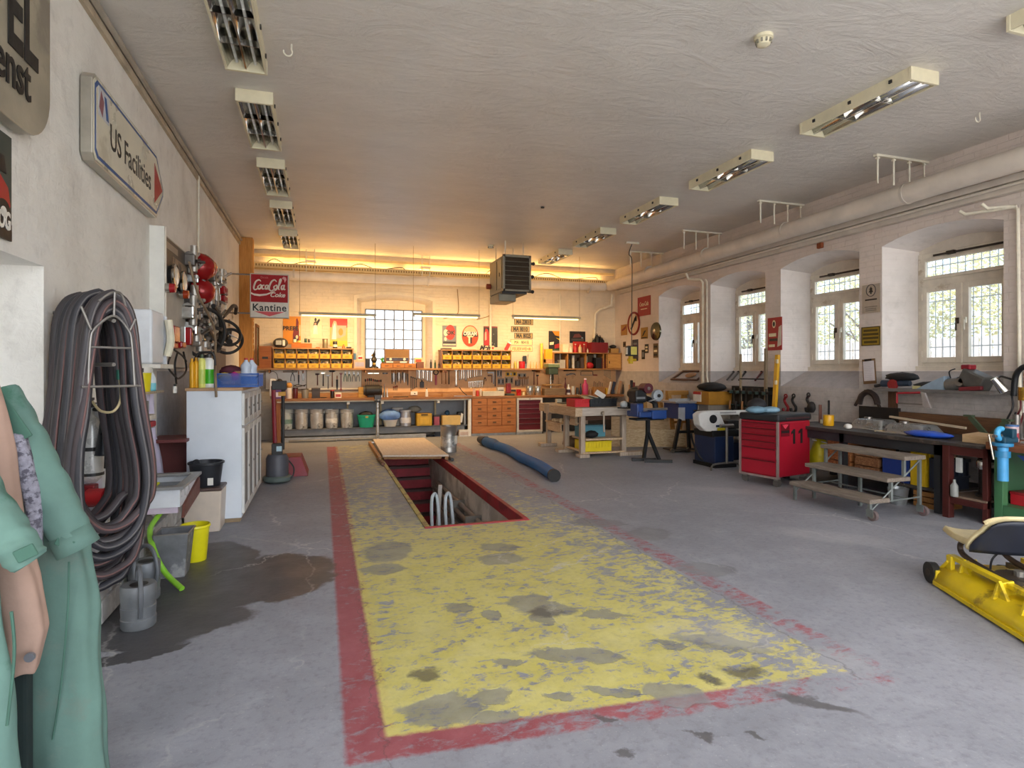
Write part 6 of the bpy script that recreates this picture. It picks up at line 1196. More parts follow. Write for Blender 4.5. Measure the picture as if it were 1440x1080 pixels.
# -- things on the bench
YO=13.98; zb=ZBN
t=thing('hair_dryer_set','white stand with black coiled hose at the left end of the bench','tool',(X_(389,YO),YO,zb)); B().box(-.14,-.02,-.07,.07,.06,.44).ob('white_stand',M('#dfe0df',.35),t,.02); B().box(-.07,-.055,-.08,-.07,.1,.4).ob('slot',M_DK,t); B().ball((.06,0,.28),.13,14,(.75,.5,1.25)).ob('black_coil',M_DK,t,smooth=True); B().box(-.12,.1,-.07,.07,0,.06).ob('foot',M_STEEL,t,.01); B().tube(bez([(-.16,0,.55),(-.08,0,.6),(0,0,.55),(.03,0,.42)]),.008,6).ob('cable',M_DK,t)
boxy('purple_carton','purple and white carton at the left end of the bench','box',386,401,547.5,YF+.14,zb,'#5d3f86',.1,band='#d9cfe0'); round_('white_jar','white plastic jar with tan lump on top','jar',402,410.5,545.5,YF+.16,zb,'#e0d6cc'); blob('sponge','tan natural sponge on the white jar','sponge',(X_(406.5,YF+.16),YF+.16,Z_(406,545.5,YF+.16)),(.07,.05,.06),'#c08a3e')
round_('varnish_can','dark red varnish can on the bench','can',411.5,419,545.5,YF+.15,zb,'#5a1a1c',lid='#2a1a1a'); round_('glass_jar','greyish glass jar with dark lid on the bench','jar',424,434,547,YF+.15,zb,'#8d877c',lid='#4a4138')
bk=boxy('wire_basket','dark wire basket of small parts on the bench','basket',438.5,450,546,YF+.15,zb,'#3a302a',.16,lid='#4a3f36'); round_('spray_can','red topped can lying next to a white block on the bench','can',464.5,470,549,YF+.15,zb,'#2b2423',lid='#c42a26'); boxy('white_block','white printed block on the bench','block',471,480,552,YF+.15,zb,'#e6ddcc',.08,band='#b04038'); blob('wood_shavings','small dark heap on the bench','heap',(X_(455,YF+.15),YF+.15,zb),(.09,.05,.015),'#4a3826')
boxy('wood_block','yellow wooden block left of the grinder','block',504,513,544.5,YF+.2,zb,WOOD('#c99a42','#a67a2e'),.12)
t=thing('bench_grinder','black round bench grinder in front of the screwdriver row','grinder',(X_(524,13.95),13.95,zb)); B().cyl((-.17,0,.16),(.17,0,.16),.13,n=20).ob('motor',M('#2a2826',.5,.2,.2,8),t,smooth=True,bev=.02); B().box(-.12,.12,-.08,.08,0,.06).ob('base',M_DK,t,.01); 
for s_ in (-1,1): B().cyl((s_*.17,0,.16),(s_*.21,0,.16),.11,n=20).ob('wheel_guard',M('#403c38',.5,.3),t,smooth=True)
vs=thing('bench_vise','grey vise on a bright steel post in front of the bench','vise',(X_(531,13.55),13.55,0)); B().cyl((0,0,0.02),(0,0,.86),.035).ob('post',M('#c4c7c8',.3,.7,.1),vs,smooth=True); B().lathe([(.13,0),(.13,.015),(.05,.03)],n=18).ob('foot',M_STEEL,vs,smooth=True); B().box(-.06,.06,-.05,.08,.86,.96).ob('body',M('#3d3b39',.5,.4),vs,.01); B().box(-.075,.075,-.09,-.05,.92,1.03).ob('front_jaw',M('#4a4745',.4,.5),vs,.006); B().box(-.075,.075,.0,.04,.94,1.03).ob('rear_jaw',M('#4a4745',.4,.5),vs,.006); B().cyl((0,-.2,.92),(0,-.09,.92),.014).cyl((-.09,-.19,.92),(.09,-.19,.92),.008).ob('screw_handle',M_TST,vs)
for i,(px,pt,c,lb) in enumerate(((536.5,545,'#c9c4bb','bright metal fitting right of the grinder, first'),(540.5,540,'#8e8981','taller dark metal fitting right of the grinder'),(544.5,546,'#d4cfc6','bright metal fitting right of the grinder, last'))): round_('metal_fitting',lb,'fitting',px-1.8,px+1.8,pt,13.95,zb,c,'cone',metal=.8)
t=boxy('socket_outlet','white double socket on the back strip of the bench','socket',577.5,587,550.5,14.325,zb+.03,'#e9e2d4',.03); B().box(.0,.03,-.018,-.015,.02,.045).ob('plug_hole',M_DK,t)
round_('spray_bottle','small white spray bottle on the bench below the grey block tool','bottle',598,602,546,YO,zb,'#d9d6ce','bottle',lid='#4a4a4a'); t=tag(B().tube(bez([(X_(553,13.9),13.9,zb+.008),(X_(563,13.9),13.85,zb+.01),(X_(574,13.9),13.9,zb+.01)]),.012,6).ob('cord',M_TDK,None),'dark cord lying on the bench','cord')
t=tag(B().box(X_(638,YF+.1),X_(664,YF+.1),YF+.08,YF+.14,zb,zb+.02).ob('metal_bar',M_TST,None,.003),'long steel bar lying on the bench edge','bar'); boxy('tan_strip','pale wooden strip lying on the bench','strip',622,636,553.5,YF+.2,zb,M_BW2,.1)
for i,(p0,p1,pt,c,pf,lb) in enumerate(((664.8,668.5,547,'#d9b8a6','can','small pinkish jar left of the red lidded one'),(669.5,673.5,549,'#c43a2e','can','small red jar on the bench'),(674.5,677.5,547,'#d8c9b4','can','small cream jar on the bench'),(726,733,547.5,'#c81f28','bucket','red plastic cup on the bench'),(734,738,551,'#e2d2a0','can','low cream tin right of the red cup'),(740,750,542.5,'#b9b6b0','can','steel can, left one of a pair on the bench'),(751.5,760.5,543,'#c6c3bd','can','steel can, right one of a pair on the bench'))): round_('bench_jar',lb,'jar',p0,p1,pt,YF+.17,zb,c,pf,metal=.8 if 'steel' in lb else 0,rough=.3)
tr_=boxy('parts_tray','pale green shallow parts tray on the bench','tray',678,708,550,YF+.2,zb,'#c9c6b2',.16); boxy('white_appliance','small white appliance behind the tray','appliance',699,708,544.5,14.1,zb,'#c5c3c0',.12,band='#6a6a6a'); t=tag(B().tube(bez([(X_(646,13.95),13.95,zb+.22),(X_(650,13.95),13.95,zb+.12),(X_(656,13.95),13.9,zb+.02)]),.01,6).ob('bent_rod',M_TDK,None),'bent dark rod leaning over the bench','rod')
t=thing('angle_grinder','dark red power tool standing on the bench','power tool',(X_(716,13.95),13.95,zb)); B().box(-.08,.04,-.06,.06,.06,.24).ob('motor_body',M('#8a1c24',.4),t,.02); B().cyl((-.02,-.06,.26),(-.02,.06,.26),.05,n=14).ob('head',M('#7a1820',.4),t,smooth=True); B().box(.04,.17,-.03,.03,.1,.15).ob('handle',M_DK,t,.012); B().box(-.1,.12,-.08,.08,0,.05).ob('base_plate',M('#3d4a46',.4,.3),t,.01)
dp=thing('drill_press','green bench drill press with a square wooden table on the bench','drill press',(X_(776,13.98),13.98,zb)); cx=0
B().box(-.13,.13,-.14,.14,0,.03).ob('base',M_TDK,dp,.008); B().cyl((0,.08,.03),(0,.08,.72),.028).ob('column',M_TCR,dp,smooth=True); B().box(-.12,.13,-.12,.14,.52,.70).ob('head',M('#3d4a3a',.45,.1,.2),dp,.02); B().box(-.15,.16,-.14,.16,.70,.79).ob('belt_cover',M('#6a7a58',.45),dp,.012); B().box(-.155,.165,-.145,.165,.78,.80).ob('cover_lid',M('#cfc8a6',.5),dp,.004); B().cyl((0,-.06,.38),(0,-.06,.52),.03).cyl((0,-.06,.30),(0,-.06,.38),.016).ob('chuck',M_TDK,dp,smooth=True)
B().box(-.22,.2,-.16,.14,.24,.27).ob('table_board',WOOD('#b08a52','#8a6434'),dp,.004)
for k in range(3): a=k*2.1; B().cyl((.13,-.05,.58),(.13+.02,-.05+.1*math.cos(a),.58+.1*math.sin(a)),.007).ob('feed_lever',M_TCR,dp)
boxy('wooden_chest','grey brown wooden chest beneath the drill table','chest',764,793,546,13.9,zb,WOOD('#8a7358','#6a543c'),.2)
for i,(p0,p1,pt,c,pf,lb,ld) in enumerate(((793.6,796.5,532,'#5a2020','bottle','tall dark red bottle right of the drill press','#3a1414'),(797,802,541,'#d8d8d6','bottle','white bottle with dark print right of the drill press','#e8e8e6'),(803.5,808.5,543,'#b9b6b0','can','silver tin among the bottles on the bench',None),(810,814,545,'#3a3d42','can','dark tin among the bottles on the bench',None),(815,818,540,'#1e2a3a','bottle','navy bottle beside the pink one','#1c1c1e'),(819,827,532.5,'#b03a68','bottle','large pink bottle with pale cap on the bench','#e8d3dc'),(828.5,831.5,546,'#a9876a','can','brown tin right of the pink bottle',None),(851,855,545.5,'#d2a21e','can','yellow tin toward the right end of the bench',None))): round_('bench_bottle',lb,'bottle',p0,p1,pt,YO,zb,c,pf,lid=ld,band='#4a3a4a' if i in(1,) else None)
boxy('tool_tray','wooden tool block with upright bits near the right end','block',834,849,544,YO,zb,WOOD('#b0814c','#8d6030'),.12)
for k in range(6): t=tag(B().cyl((X_(835.5+k*2.3,YO),YO,zb+.2),(X_(835.5+k*2.3,YO),YO,zb+.34-.02*(k%3)),.007,n=6).ob('upright_bit',M_TDK,None),'dark bit standing in the wooden tool block, %s from left'%ORD[k],'bit','bits in the wooden tool block')
for i,(px,pt,c,w_,lb) in enumerate(((858,537,'#c9c6c0',.05,'white caulking tube leaning near the right end of the bench'),(863,537,'#22304a',.07,'navy folded cloth standing near the right end of the bench'),(872,536,'#b08a6a',.06,'leaning wooden plank piece at the right end of the bench'),(878,533,'#241f1d',.05,'black strip leaning at the right end of the bench'))):
    x=X_(px,13.9); t=tag(B().beam((x-.05,13.9,zb+.01),(x+.05,13.95,Z_(px,pt,13.9)),w_,.05,(0,1,0)).ob('leaning_piece',M(c,.6),None,.006),lb,['tube','cloth','plank','strip'][i])
# -- under the bench
zl=.276; YU=14.0
def bucket(p0,p1,pt,lab,col='#9a9894',metal=.45):
    cx,w=span(p0,p1,YU); h=Z_((p0+p1)/2,pt,YU)-zl; r_=w/2; t=thing('metal_bucket',lab,'bucket',(cx,YU,zl),0,'metal buckets under the bench')
    B().lathe([(r_*.86,0),(r_*.88,.01),(r_*.9,h*.05),(r_*.97,h*.78),(r_*1.0,h*.79),(r_*.97,h*.84),(r_*1.0,h*.86),(r_,h*.98),(r_*1.03,h),(r_*.97,h),(r_*.9,.03),(.001,.02)],n=24).ob('shell',M(col,.35,metal,.25,6,.1,20,'#7d7b78',.56),t,smooth=True)
    for s_ in (-1,1): B().cb((s_*r_*1.0,0,h*.86),(.02,.04,.06)).ob('lug',M_STEEL,t)
    B().tube([(s,-.06*0-.9*math.sqrt(max(0,(r_*1.03)**2-s*s)),h*.86-.03) for s in [r_*1.03*k/8 for k in range(-8,9)]],.006,6).ob('bail',M_STEEL,t); return t
for i,(a,c) in enumerate(((393,412),(414.5,433.5),(435.5,455.5),(457,476),(478.5,497.5))):
    t=bucket(a,c,575.5,['pale grey bucket with dark script print, leftmost under the bench','shiny metal bucket, second from left under the bench','metal bucket with raised handle, third under the bench','metal bucket with white mark, fourth under the bench','metal bucket beside the green tub, fifth under the bench'][i],'#b9c0bd' if i==0 else '#cfccc6',.1 if i==0 else .35)
    if i in (0,3):
        b_=[k for k in t.children][0]; w=span(a,c,YU)[1]/2; B().lathe([(w*.95,.12),(w*.965,.22)],n=24,cap=False).ob('printed_band',M('#6d8a80' if i==0 else '#dcd9d2',.5,0,.3,9),t,smooth=True)
def tub(name,label,p0,p1,pt,base,y,col,n=24,taper=.75,cat='tub'):
    cx,w=span(p0,p1,y); h=Z_((p0+p1)/2,pt,y)-base; r_=w/2; t=thing(name,label,cat,(cx,y,base)); B().lathe([(r_*taper,0),(r_*.97,h*.9),(r_*1.03,h*.91),(r_*1.03,h),(r_*.95,h),(r_*taper*.95,.015),(.001,.014)],n=n).ob('shell',M(col,.4,0,.06),t,smooth=True); return t,w,h
t,w,h=tub('green_tub','green plastic tub full of dark gear under the bench',502,528,583,zl,13.96,'#23b08a'); B().cb((0,-w*.5,h*.85),(.06,.02,.04)).ob('handle',M('#b9a43c',.5),t); 
blob('dark_gear','dark gear heaped in the green tub','gear',(X_(515,13.96),13.96,zl+h*.8),(.16,.14,.07),'#2a2b2c')
t,w,h=tub('white_tub','white tub overflowing with blue cloth under the bench',538,559,590,zl,13.96,'#d6d2c8',cat='tub'); blob('blue_cloth','light blue cloth heaped in the white tub','cloth',(X_(548,13.96),13.96,zl+.13),(.25,.19,.14),'#6f97d6',n=20); boxy('pale_carton','pale carton behind the blue cloth','box',551,566,573,14.2,zl,'#b9b3aa',.16)
round_('paint_can','large silver paint can with white label under the bench','can',562,578,577,14.0,zl,'#a9acb5',metal=.6,lid='#b9bcc2',band='#d9d9dc'); 
t=boxy('yellow_crate','yellow plastic crate under the bench','crate',585,606,581,13.98,zl,'#c79a14',.3,bev=.012); w=span(585,606,13.98)[1]; B().box(-w*.22,w*.22,-.156,-.15,.24,.28).ob('hand_hole',M('#5b450a',.6),t); B().box(-w*.3,w*.3,-.158,-.15,.03,.2).ob('panel',M('#d6a81c',.4),t,.004)
blob('wire_bundle','tangled grey wire bundle behind the yellow crate','wire',(X_(583,14.2),14.2,zl+.3),(.16,.06,.08),'#8a8578'); boxy('pink_can','pink and grey can under the bench','can',610,617.5,584,13.98,zl,'#a84a5a',.12,lid='#3a3236'); boxy('pale_box','pale yellow cardboard box under the bench','box',621,646,584,13.94,zl,'#d6b46a',.24); blob('blue_lump','dark blue lump on the pale yellow box','cap',(X_(629,13.98),13.98,Z_(629,584,13.94)),(.06,.05,.06),'#1f4a6a')
t=thing('power_drill_case','black and white machine at the right end of the lower shelf','machine',(X_(647.5,13.98),13.98,zl)); B().box(-.08,.07,-.08,.08,0,.3).ob('body',M_DK,t,.02); B().prism([(-.04,.05),(.02,.05),(.05,.25),(.0,.28)],-.09,-.08,'y').ob('white_stripe',M_WHT,t)
boxy('red_canister','red canister on the floor under the bench','canister',633,640.5,604.5,13.9,.0,'#c01f2a',.12,lid='#a81a24'); boxy('white_carton','white carton on the floor under the bench','box',644.5,659,604,13.9,0,'#dcd6cc',.2,band='#c9b2a4')
boxy('black_board','black board standing on the floor under the bench','board',611,633,606,14.1,0,'#22262c',.03)
for i,(px,L_) in enumerate(((440,1.0),(500,.8))): t=tag(B().cyl((X_(px,13.7)-L_/2,13.72+.02*i,.03+.0*i),(X_(px,13.7)+L_/2,13.66+.02*i,.03),.025).ob('floor_pipe',M_STEEL,None,smooth=True),['grey pipe lying on the floor under the left of the bench','bright pipe lying on the floor under the bench beside the post'][i],'pipe')
# -- drawer cabinets
dc=thing('drawer_cabinet','brown wooden cabinet of twelve drawers under the bench','cabinet',(0,0,0)); x0,x1=X_(664,YF),X_(726,YF); z1=ZBN-.056
M_DW=WOOD('#b9733a','#97562a'); M_DW2=WOOD('#c07c42','#a2602e')
B().box(x0,x1,YF+.02,14.35,.06,z1).ob('carcass',M_DW,dc); B().box(x0,x1,YF+.05,14.3,0,.06).ob('plinth',M('#b3b3b0',.7,0,.25,9),dc)
cw=(x1-x0)/3; rh=(z1-.24)/4
for c_ in range(3):
    for r_ in range(4):
        d_=B().box(x0+c_*cw+.008,x0+(c_+1)*cw-.008,YF,YF+.02,.24+r_*rh+.006,.24+(r_+1)*rh-.006).ob('drawer',M_DW2,dc,.004); B().box(x0+c_*cw+cw*.38,x0+c_*cw+cw*.62,YF-.012,YF,.24+r_*rh+rh*.4,.24+r_*rh+rh*.6).ob('pull',M('#6a4a2c',.5,.3),d_,.004)
B().box(x0+.008,x1-.008,YF+.003,YF+.02,.07,.23).ob('base_panel',M_DW2,dc,.004)
mc=thing('drawer_cabinet','dark red steel drawer cabinet with white frame under the bench','cabinet',(0,0,0)); x0,x1=X_(727,YF),X_(763,YF)
winbox2(B(),x0,x1,.06,z1,.05,YF-.0,YF+.05).ob('frame',M('#cfc9c2',.45),mc,.004); B().box(x0+.01,x1-.01,YF+.05,14.35,.07,z1-.01).ob('carcass',M('#bdb7b0',.5),mc); B().box(x0,x1,YF+.03,14.3,0,.06).ob('plinth',M('#b3b3b0',.7,0,.25,9),mc)
hs=[.16,.13,.13,.12,.12,.10]; z=.11; tot=sum(hs); sc=(z1-.05-.11)/tot
for k,h_ in enumerate(hs):
    h=h_*sc; d_=B().box(x0+.055,x1-.055,YF+.012,YF+.05,z+.006,z+h-.006).ob('drawer',M('#6d1a28',.4,0,.08),mc,.004); B().box(x0+.07,x1-.07,YF-.0,YF+.012,z+h-.03,z+h-.014).ob('grip_rail',M('#4f121d',.4),d_); z+=h
B().cyl(((x0+x1)/2,YF-.006,z1-.025),((x0+x1)/2,YF,z1-.025),.012).ob('lock',M_DK,mc)
wf=thing('wood_sheet_stand','narrow dark gap filler board right of the red drawer cabinet','board',(0,0,0)); B().box(X_(764,YF),X_(766,YF),YF+.1,14.3,0,z1).ob('board',M('#3a3530',.6),wf); B().box(X_(766,YF),7.4,14.3,14.36,0,z1).ob('back_board',M('#4a4540',.7),wf)
# ---- things on the painted floor
tdm=WOOD('#e6d8c8','#d3c1ae',axis=1)
td=thing('trap_door','pale plywood cover lying on cleats over the far end of the pit','trap door',(0,0,0))
B().add([(1.0,10.42,.075),(2.10,10.12,.075),(2.13,12.9,.075),(1.04,12.95,.075),(1.0,10.42,.105),(2.10,10.12,.105),(2.13,12.9,.105),(1.04,12.95,.105)],[(0,3,2,1),(4,5,6,7),(0,1,5,4),(1,2,6,5),(2,3,7,6),(3,0,4,7)]).ob('board',tdm,td,.003)
each(B().box(.93,.98,10.5,12.8,.0,.075).box(2.05,2.11,10.2,12.8,.0,.075).beam((1.03,10.5,.05),(2.0,10.26,.05),.05,.05),'cleat',M_BW2,td)
o=B().cyl((2.14,10.0,.035),(2.14,10.9,.035),.03).ob('roller_pipe',M_DK,None,smooth=True); tag(o,'short dark pipe lying at the right edge of the plywood cover','pipe')
o=B().cyl((.96,9.9,.03),(.93,10.5,.03),.028).ob('roller_pipe',M('#6b4a38',.5,.3),None,smooth=True); tag(o,'short brown pipe at the left edge of the plywood cover','pipe')
dm=thing('steel_drum','small shiny steel drum with white label standing right of the plywood cover','drum',(2.33,11.25,0)); r_=.155; h=Z_(620,599,11.2)
B().lathe([(r_,0),(r_*1.03,.01),(r_,.02),(r_,h*.48),(r_*1.02,h*.5),(r_,h*.52),(r_,h-.02),(r_*1.04,h-.01),(r_*1.04,h),(r_*.95,h),(r_*.95,h-.03),(.001,h-.03)],n=28).ob('shell',M('#aaa7a2',.38,.75,.15,3),dm,smooth=True); B().lathe([(r_*1.015,.1),(r_*1.015,.32)],n=28,cap=False).ob('paper_label_band',M('#c9c7c2',.25,.6,.1),dm,smooth=True); B().cb((.12,-.11,.24),(.012,.08,.16),(0,0,R(-45))).ob('label',M_WHT,dm)
# pit contents
pl_=thing('pit_ladder','pale steel ladder frame leaning in the near end of the pit','ladder',(0,0,0)); M_LAD=M('#b9c4cc',.35,.3)
for dx in (0,.17): B().tube(bez([(1.16+dx,6.1,-1.6),(1.22+dx,6.7,-.75),(1.27+dx,7.15,-.12),(1.31+dx,7.25,.03),(1.36+dx,7.27,-.02),(1.36+dx,7.1,-.35)]),.02,8).ob('rail',M_LAD,pl_,smooth=True)
for z in (-1.3,-1.0,-.7,-.42): B().cyl((1.22+.1*(z+.7),6.7+.7*(z+.75),z),(1.39+.1*(z+.7),6.7+.7*(z+.75),z),.014).ob('rung',M_LAD,pl_)
o=B().beam((1.45,8.0,-1.6),(1.52,7.9,.02),.05,.03).ob('stair_handle',M('#a9a29a',.5,.2)); tag(o,'grey post standing in the pit behind the ladder','post')
pp_=thing('pit_pipes','bundle of grey brown pipes along the right pit wall','pipes',(0,0,0))
for k,(dx,z,r_) in enumerate(((-.06,-.42,.035),(-.13,-.50,.035),(-.07,-.58,.04),(-.16,-.66,.03))): B().cyl((PX1+dx,PY0,z),(PX1+dx,PY0+4.5,z),r_).ob('pipe',M(['#8a7f78','#7d706a','#99908a','#6f645e'][k],.6,.1,.2,6),pp_,smooth=True)
for y in (6.6,7.6,8.6): B().box(PX1-.22,PX1,y,y+.04,-.70,-.36).ob('clamp',M_STEEL,pp_)
# blue exhaust hose
M_EXH,t_,b_=newmat('exhaust_hose'); co=t_.n('ShaderNodeTexCoord').outputs['Object']; M_EXH=M('#2a69a8',.65,0,.15,8,.3,60)
eh=thing('exhaust_hose','thick blue exhaust extraction hose with black nozzle lying on the floor','hose',(0,0,0))
path=bez([P(700,627,z=.09),P(716,633,z=.085),P(733,643,z=.085),P(757,654,z=.085),P(778,668,z=.085)],14)
rr=[.082+.006*(i%2) for i in range(len(path))]; B().tube(path,rr,16).ob('hose_body',M_EXH,eh,smooth=True)
B().tube([path[-1],path[-1]+(path[-1]-path[-2]).normalized()*.07],[.092,.092],16).ob('end_collar',M('#0e0e0f',.6),eh,smooth=True); e0=path[0]; d=(path[0]-path[1]).normalized()
B().tube([e0,e0+d*.25,e0+d*.7],[.085,.115,.10],16).ob('nozzle_cloth',M('#245a8e',.6,0,.15),eh,smooth=True); B().tube([e0+d*.7,e0+d*1.1],[.11,.07],14).ob('nozzle_tip',M_DK,eh,smooth=True); B().tube([e0+Vector((.0,.05,.02)),e0+Vector((.02,.3,.04)),e0+Vector((-.06,.5,.03))],.06,12).ob('nozzle_clip',M_DK,eh,smooth=True)
# ================================================================ RIGHT SIDE
def wposter(name,label,p0,p1,t_,b_,mat,bits=(),cat='sign',frame=None):
    "flat sign on the right wall between two columns of the photo"
    a=P(p0,t_,x=XR-.005); c=P(p1,b_,x=XR-.005); w=a.y-c.y; zt_=P((p0+p1)/2,t_,x=XR).z; zb_=P((p0+p1)/2,b_,x=XR).z
    return poster(name,label,cat,(XR-.004,(a.y+c.y)/2,(zt_+zb_)/2),w,zt_-zb_,mat,'xn',.008,bits,frame),w,zt_-zb_
M_SGN=M('#b0aaa0',.35,.4,.1); M_OLV=M('#9a7f22',.45,.1,.15); M_SRED=M('#9b1c1e',.4)
t,w,h=wposter('enamel_sign','dark red enamel drinks sign high on the wall before the farthest window',897,915,417,444,M_SRED,[]); text('Coca-Cola',.15,(0,-.012,.05),FACE_Y,M_CRM,t,.002,shear=.3,sx=w*.8/.75); B().box(-w*.25,w*.25,-.011,-.008,-.08,-.06).ob('print',M_CRM,t)
c=P(891.5,455,x=XR-.01); t=thing('round_sign','round white sign with red ring and black mark on the right wall','sign',(XR-.006,c.y,c.z),-PI/2); r_=.30; B().prism(disc(0,0,0,r_),-.01,0,'y').ob('plate',M('#d9c2a5',.5),t); B().tube([(r_*.92*math.cos(k*PI/14),-.012,r_*.92*math.sin(k*PI/14)) for k in range(28)],.028,6,closed=True).ob('red_ring',M('#8a2420',.4),t); B().beam((-.11,-.014,-.14),(.10,-.014,.14),.03,.05,(0,1,0)).prism([(.02,.06),(.15,.17),(.10,.20),(.16,.05)],-.016,-.012,'y').ob('black_mark',M_BLK2,t)
for i,(p0,p1,a,b_,m_,lb,bits) in enumerate(((873.5,882,456.5,471.5,M('#a8742c',.5),'small amber picture with red streak left of the round sign',[(M_MAR,[(.1,.5),(.9,.9),(.8,.6),(.3,.4)])]),(901.5,911,460.5,476.5,M('#a87c30',.5),'small amber picture with black bird shape right of the round sign',[(M_BLK2,[(.15,.2),(.4,.3),(.8,.75),(.5,.7)]),(.1,.9,.05,.15,M_BLK2)]),(889.5,897.5,477.5,507.5,M('#3c3a46',.5),'tall dark blue grey sign behind the hanging pendant',[(.2,.8,.75,.85,M_GRYP),(M_MAR,disc(0,.5,.5,.25))]),(907,912,484,496.5,M('#2a2623',.5),'small black plate, upper of two on the right wall',[(.2,.8,.55,.75,M_CRM),(.2,.8,.2,.4,M_CRM)]),(902.5,906.8,492,505,M('#2a2623',.5),'small black plate, lower of two on the right wall',[(.2,.8,.2,.75,M_GRYP)]),(919,925.5,483,503,M('#6b5534',.5),'brown lettered plate under the round disc by the farthest window',[(.15,.85,.7,.85,M_BLK2),(.15,.85,.4,.55,M_CRM),(.15,.85,.12,.28,M_BLK2)]),(876.5,880,480.5,488,M('#5a4632',.5),'tiny brown plate left of the pendant',[(.2,.8,.3,.7,M_BLK2)]))): wposter('small_sign',lb,p0,p1,a,b_,m_,bits)
c=P(922,466,x=XR-.02); t=thing('hub_cap','dark round disc with bright centre by the farthest window','disc',(XR-.005,c.y,c.z),-PI/2); T=Matrix.Rotation(PI/2,4,'X'); B().lathe([(.22,0),(.21,.03),(.1,.05),(.06,.06),(.001,.065)],n=24,T=T).ob('disc',M('#5b5a4a',.2,.8),t,smooth=True); B().lathe([(.06,.06),(.001,.09)],n=16,T=T).ob('centre',M_CHR,t,smooth=True)
t,w,h=wposter('red_poster','red enamel poster with a portrait oval and white lettering marks between the windows',1080,1100,446.5,492.5,M('#a32426',.45),[(M_CRM,disc(0,.45,.80,.12)),(M_PDK,disc(0,.45,.80,.075)),(.1,.6,.42,.52,M_CRM),(.15,.7,.28,.36,M_PDK),(M('#cfc2b0',.5),[(.7,.1),(.95,.15),(.98,.75),(.8,.7)]),(.1,.5,.1,.18,M_CRM)])
t,w,h=wposter('notice_sign','grey metal notice with a dark tree emblem between the two nearest windows',1213,1238,400,440,M_SGN,[(M_PDK,[(.5,.92),(.6,.82),(.55,.82),(.63,.72),(.54,.72),(.54,.66),(.46,.66),(.46,.72),(.37,.72),(.45,.82),(.4,.82)]),(.15,.85,.2,.23,M('#77736c',.5)),(.2,.8,.13,.16,M('#77736c',.5)),(.2,.8,.07,.1,M('#77736c',.5))])
for k in range(12): pass
rg=B().tube([(.075*math.cos(k*PI/10),-.01,h*.29+.085*math.sin(k*PI/10)) for k in range(20)],.006,5,closed=True); rg.ob('emblem_ring',M('#4a4a52',.4),t); text('NUR HEIZEN',.05,(0,-.012,h*-.02),FACE_Y,M_PDK,t,.001,sx=w*.72/.3*.95) if False else B().box(-w*.33,w*.33,-.011,-.008,-h*.06,-h*.01).ob('print',M_PDK,t)
t,w,h=wposter('warning_sign','olive yellow sign with four dark text lines below the grey notice',1212,1238,459.5,486,M_OLV,[(.12,.88,.74,.86,M('#4a3b12',.5)),(.08,.92,.54,.66,M('#4a3b12',.5)),(.08,.92,.34,.46,M('#4a3b12',.5)),(.15,.85,.13,.25,M('#4a3b12',.5))])
winbox2(B(),-w/2,w/2,-h/2,h/2,.012,-.012,-.006).ob('border',M('#4a3b12',.5),t)
a=P(1213,505,x=XR-.02); c=P(1231,540,x=XR-.02); t=thing('clipboard','brown clipboard with a sheet of paper hanging between the two nearest windows','clipboard',(XR-.012,(a.y+c.y)/2,(a.z+c.z)/2),-PI/2); w=a.y-c.y; h=a.z-c.z; t.rotation_euler=(0,R(-4),-PI/2)
B().box(-w/2,w/2,-.006,.004,-h/2,h/2).ob('board',WOOD('#8a6a48','#6b4e32'),t); B().box(-w*.42,w*.42,-.009,-.006,-h*.38,h*.42).ob('paper',M('#d9d3d6',.7,0,.05),t); B().cb((0,-.012,h*.46),(w*.5,.02,.03)).ob('clip',M_TDK,t)
for k in range(9): B().box(-w*.34,w*(.3-.08*(k%3)),-.0095,-.009,h*(.33-.07*k),h*(.335-.07*k)).ob('text_line',M('#8b8790',.6),t)
# ---- carpenter bench
M_CB=WOOD('#d9c0a0','#b29372',axis=1); M_CB2=WOOD('#c4b4a2','#9c8a78',axis=2)
cb=thing('carpenter_bench','heavy pale wooden carpenter bench with drawers and wooden vices','workbench',(0,0,0)); x0,x1,y0,y1,zt_=4.45,5.42,9.72,11.55,.90
for k in range(4): B().box(x0+.24*k+.002,x0+.24*(k+1)-.002,y0+.14,y1,zt_-.055,zt_).ob('plank',M_CB,cb,.003)
B().box(x0-.02,x1+.05,y0,y0+.138,zt_-.15,zt_).ob('front_beam',WOOD('#cdc2b6','#a89a8b'),cb,.006); B().box(x0-.14,x0-.002,y0-.02,y1,zt_-.16,zt_).ob('side_beam',M_CB,cb,.006); B().box(x0-.15,x0+.02,y1-.55,y1-.30,zt_-.19,zt_+.01).ob('vice_jaw',M_CB2,cb,.008)
lg=B(); 
for x,y in ((x0+.0,y0+.05),(x1-.14,y0+.05),(x0,y0+.78),(x0,y1-.12),(x1-.14,y1-.12)): lg.box(x,x+.09,y,y+.09,.06,zt_-.06)
each(lg,'leg',M_CB2,cb,bev=.004)
each(B().box(x0-.06,x0+.14,y0-.04,y0+.16,0,.06).box(x1-.22,x1+.35,y0-.02,y0+.14,0,.07).box(x0-.16,x0+.18,y0+.72,y0+.9,0,.06).box(x0-.16,x0+.2,y1-.16,y1+.02,0,.07),'foot',M_CB2,cb,bev=.01)
B().box(x0+.09,x1-.14,y0+.03,y0+.65,.30,.335).ob('lower_shelf',M_CB,cb,.003); B().box(x0+.04,x1-.1,y0+.03,y0+.10,.06,.09).ob('bottom_rail',M_CB,cb); B().box(x0+.02,x0+.07,y0+.1,y0+.8,.09,.12).ob('bottom_rail',M_CB,cb)
for k in range(2): B().box(x0-.03,x0-.005,y0+.92+k*.36,y0+1.26+k*.36,.36,.52).ob('drawer',M_CB,cb,.004)
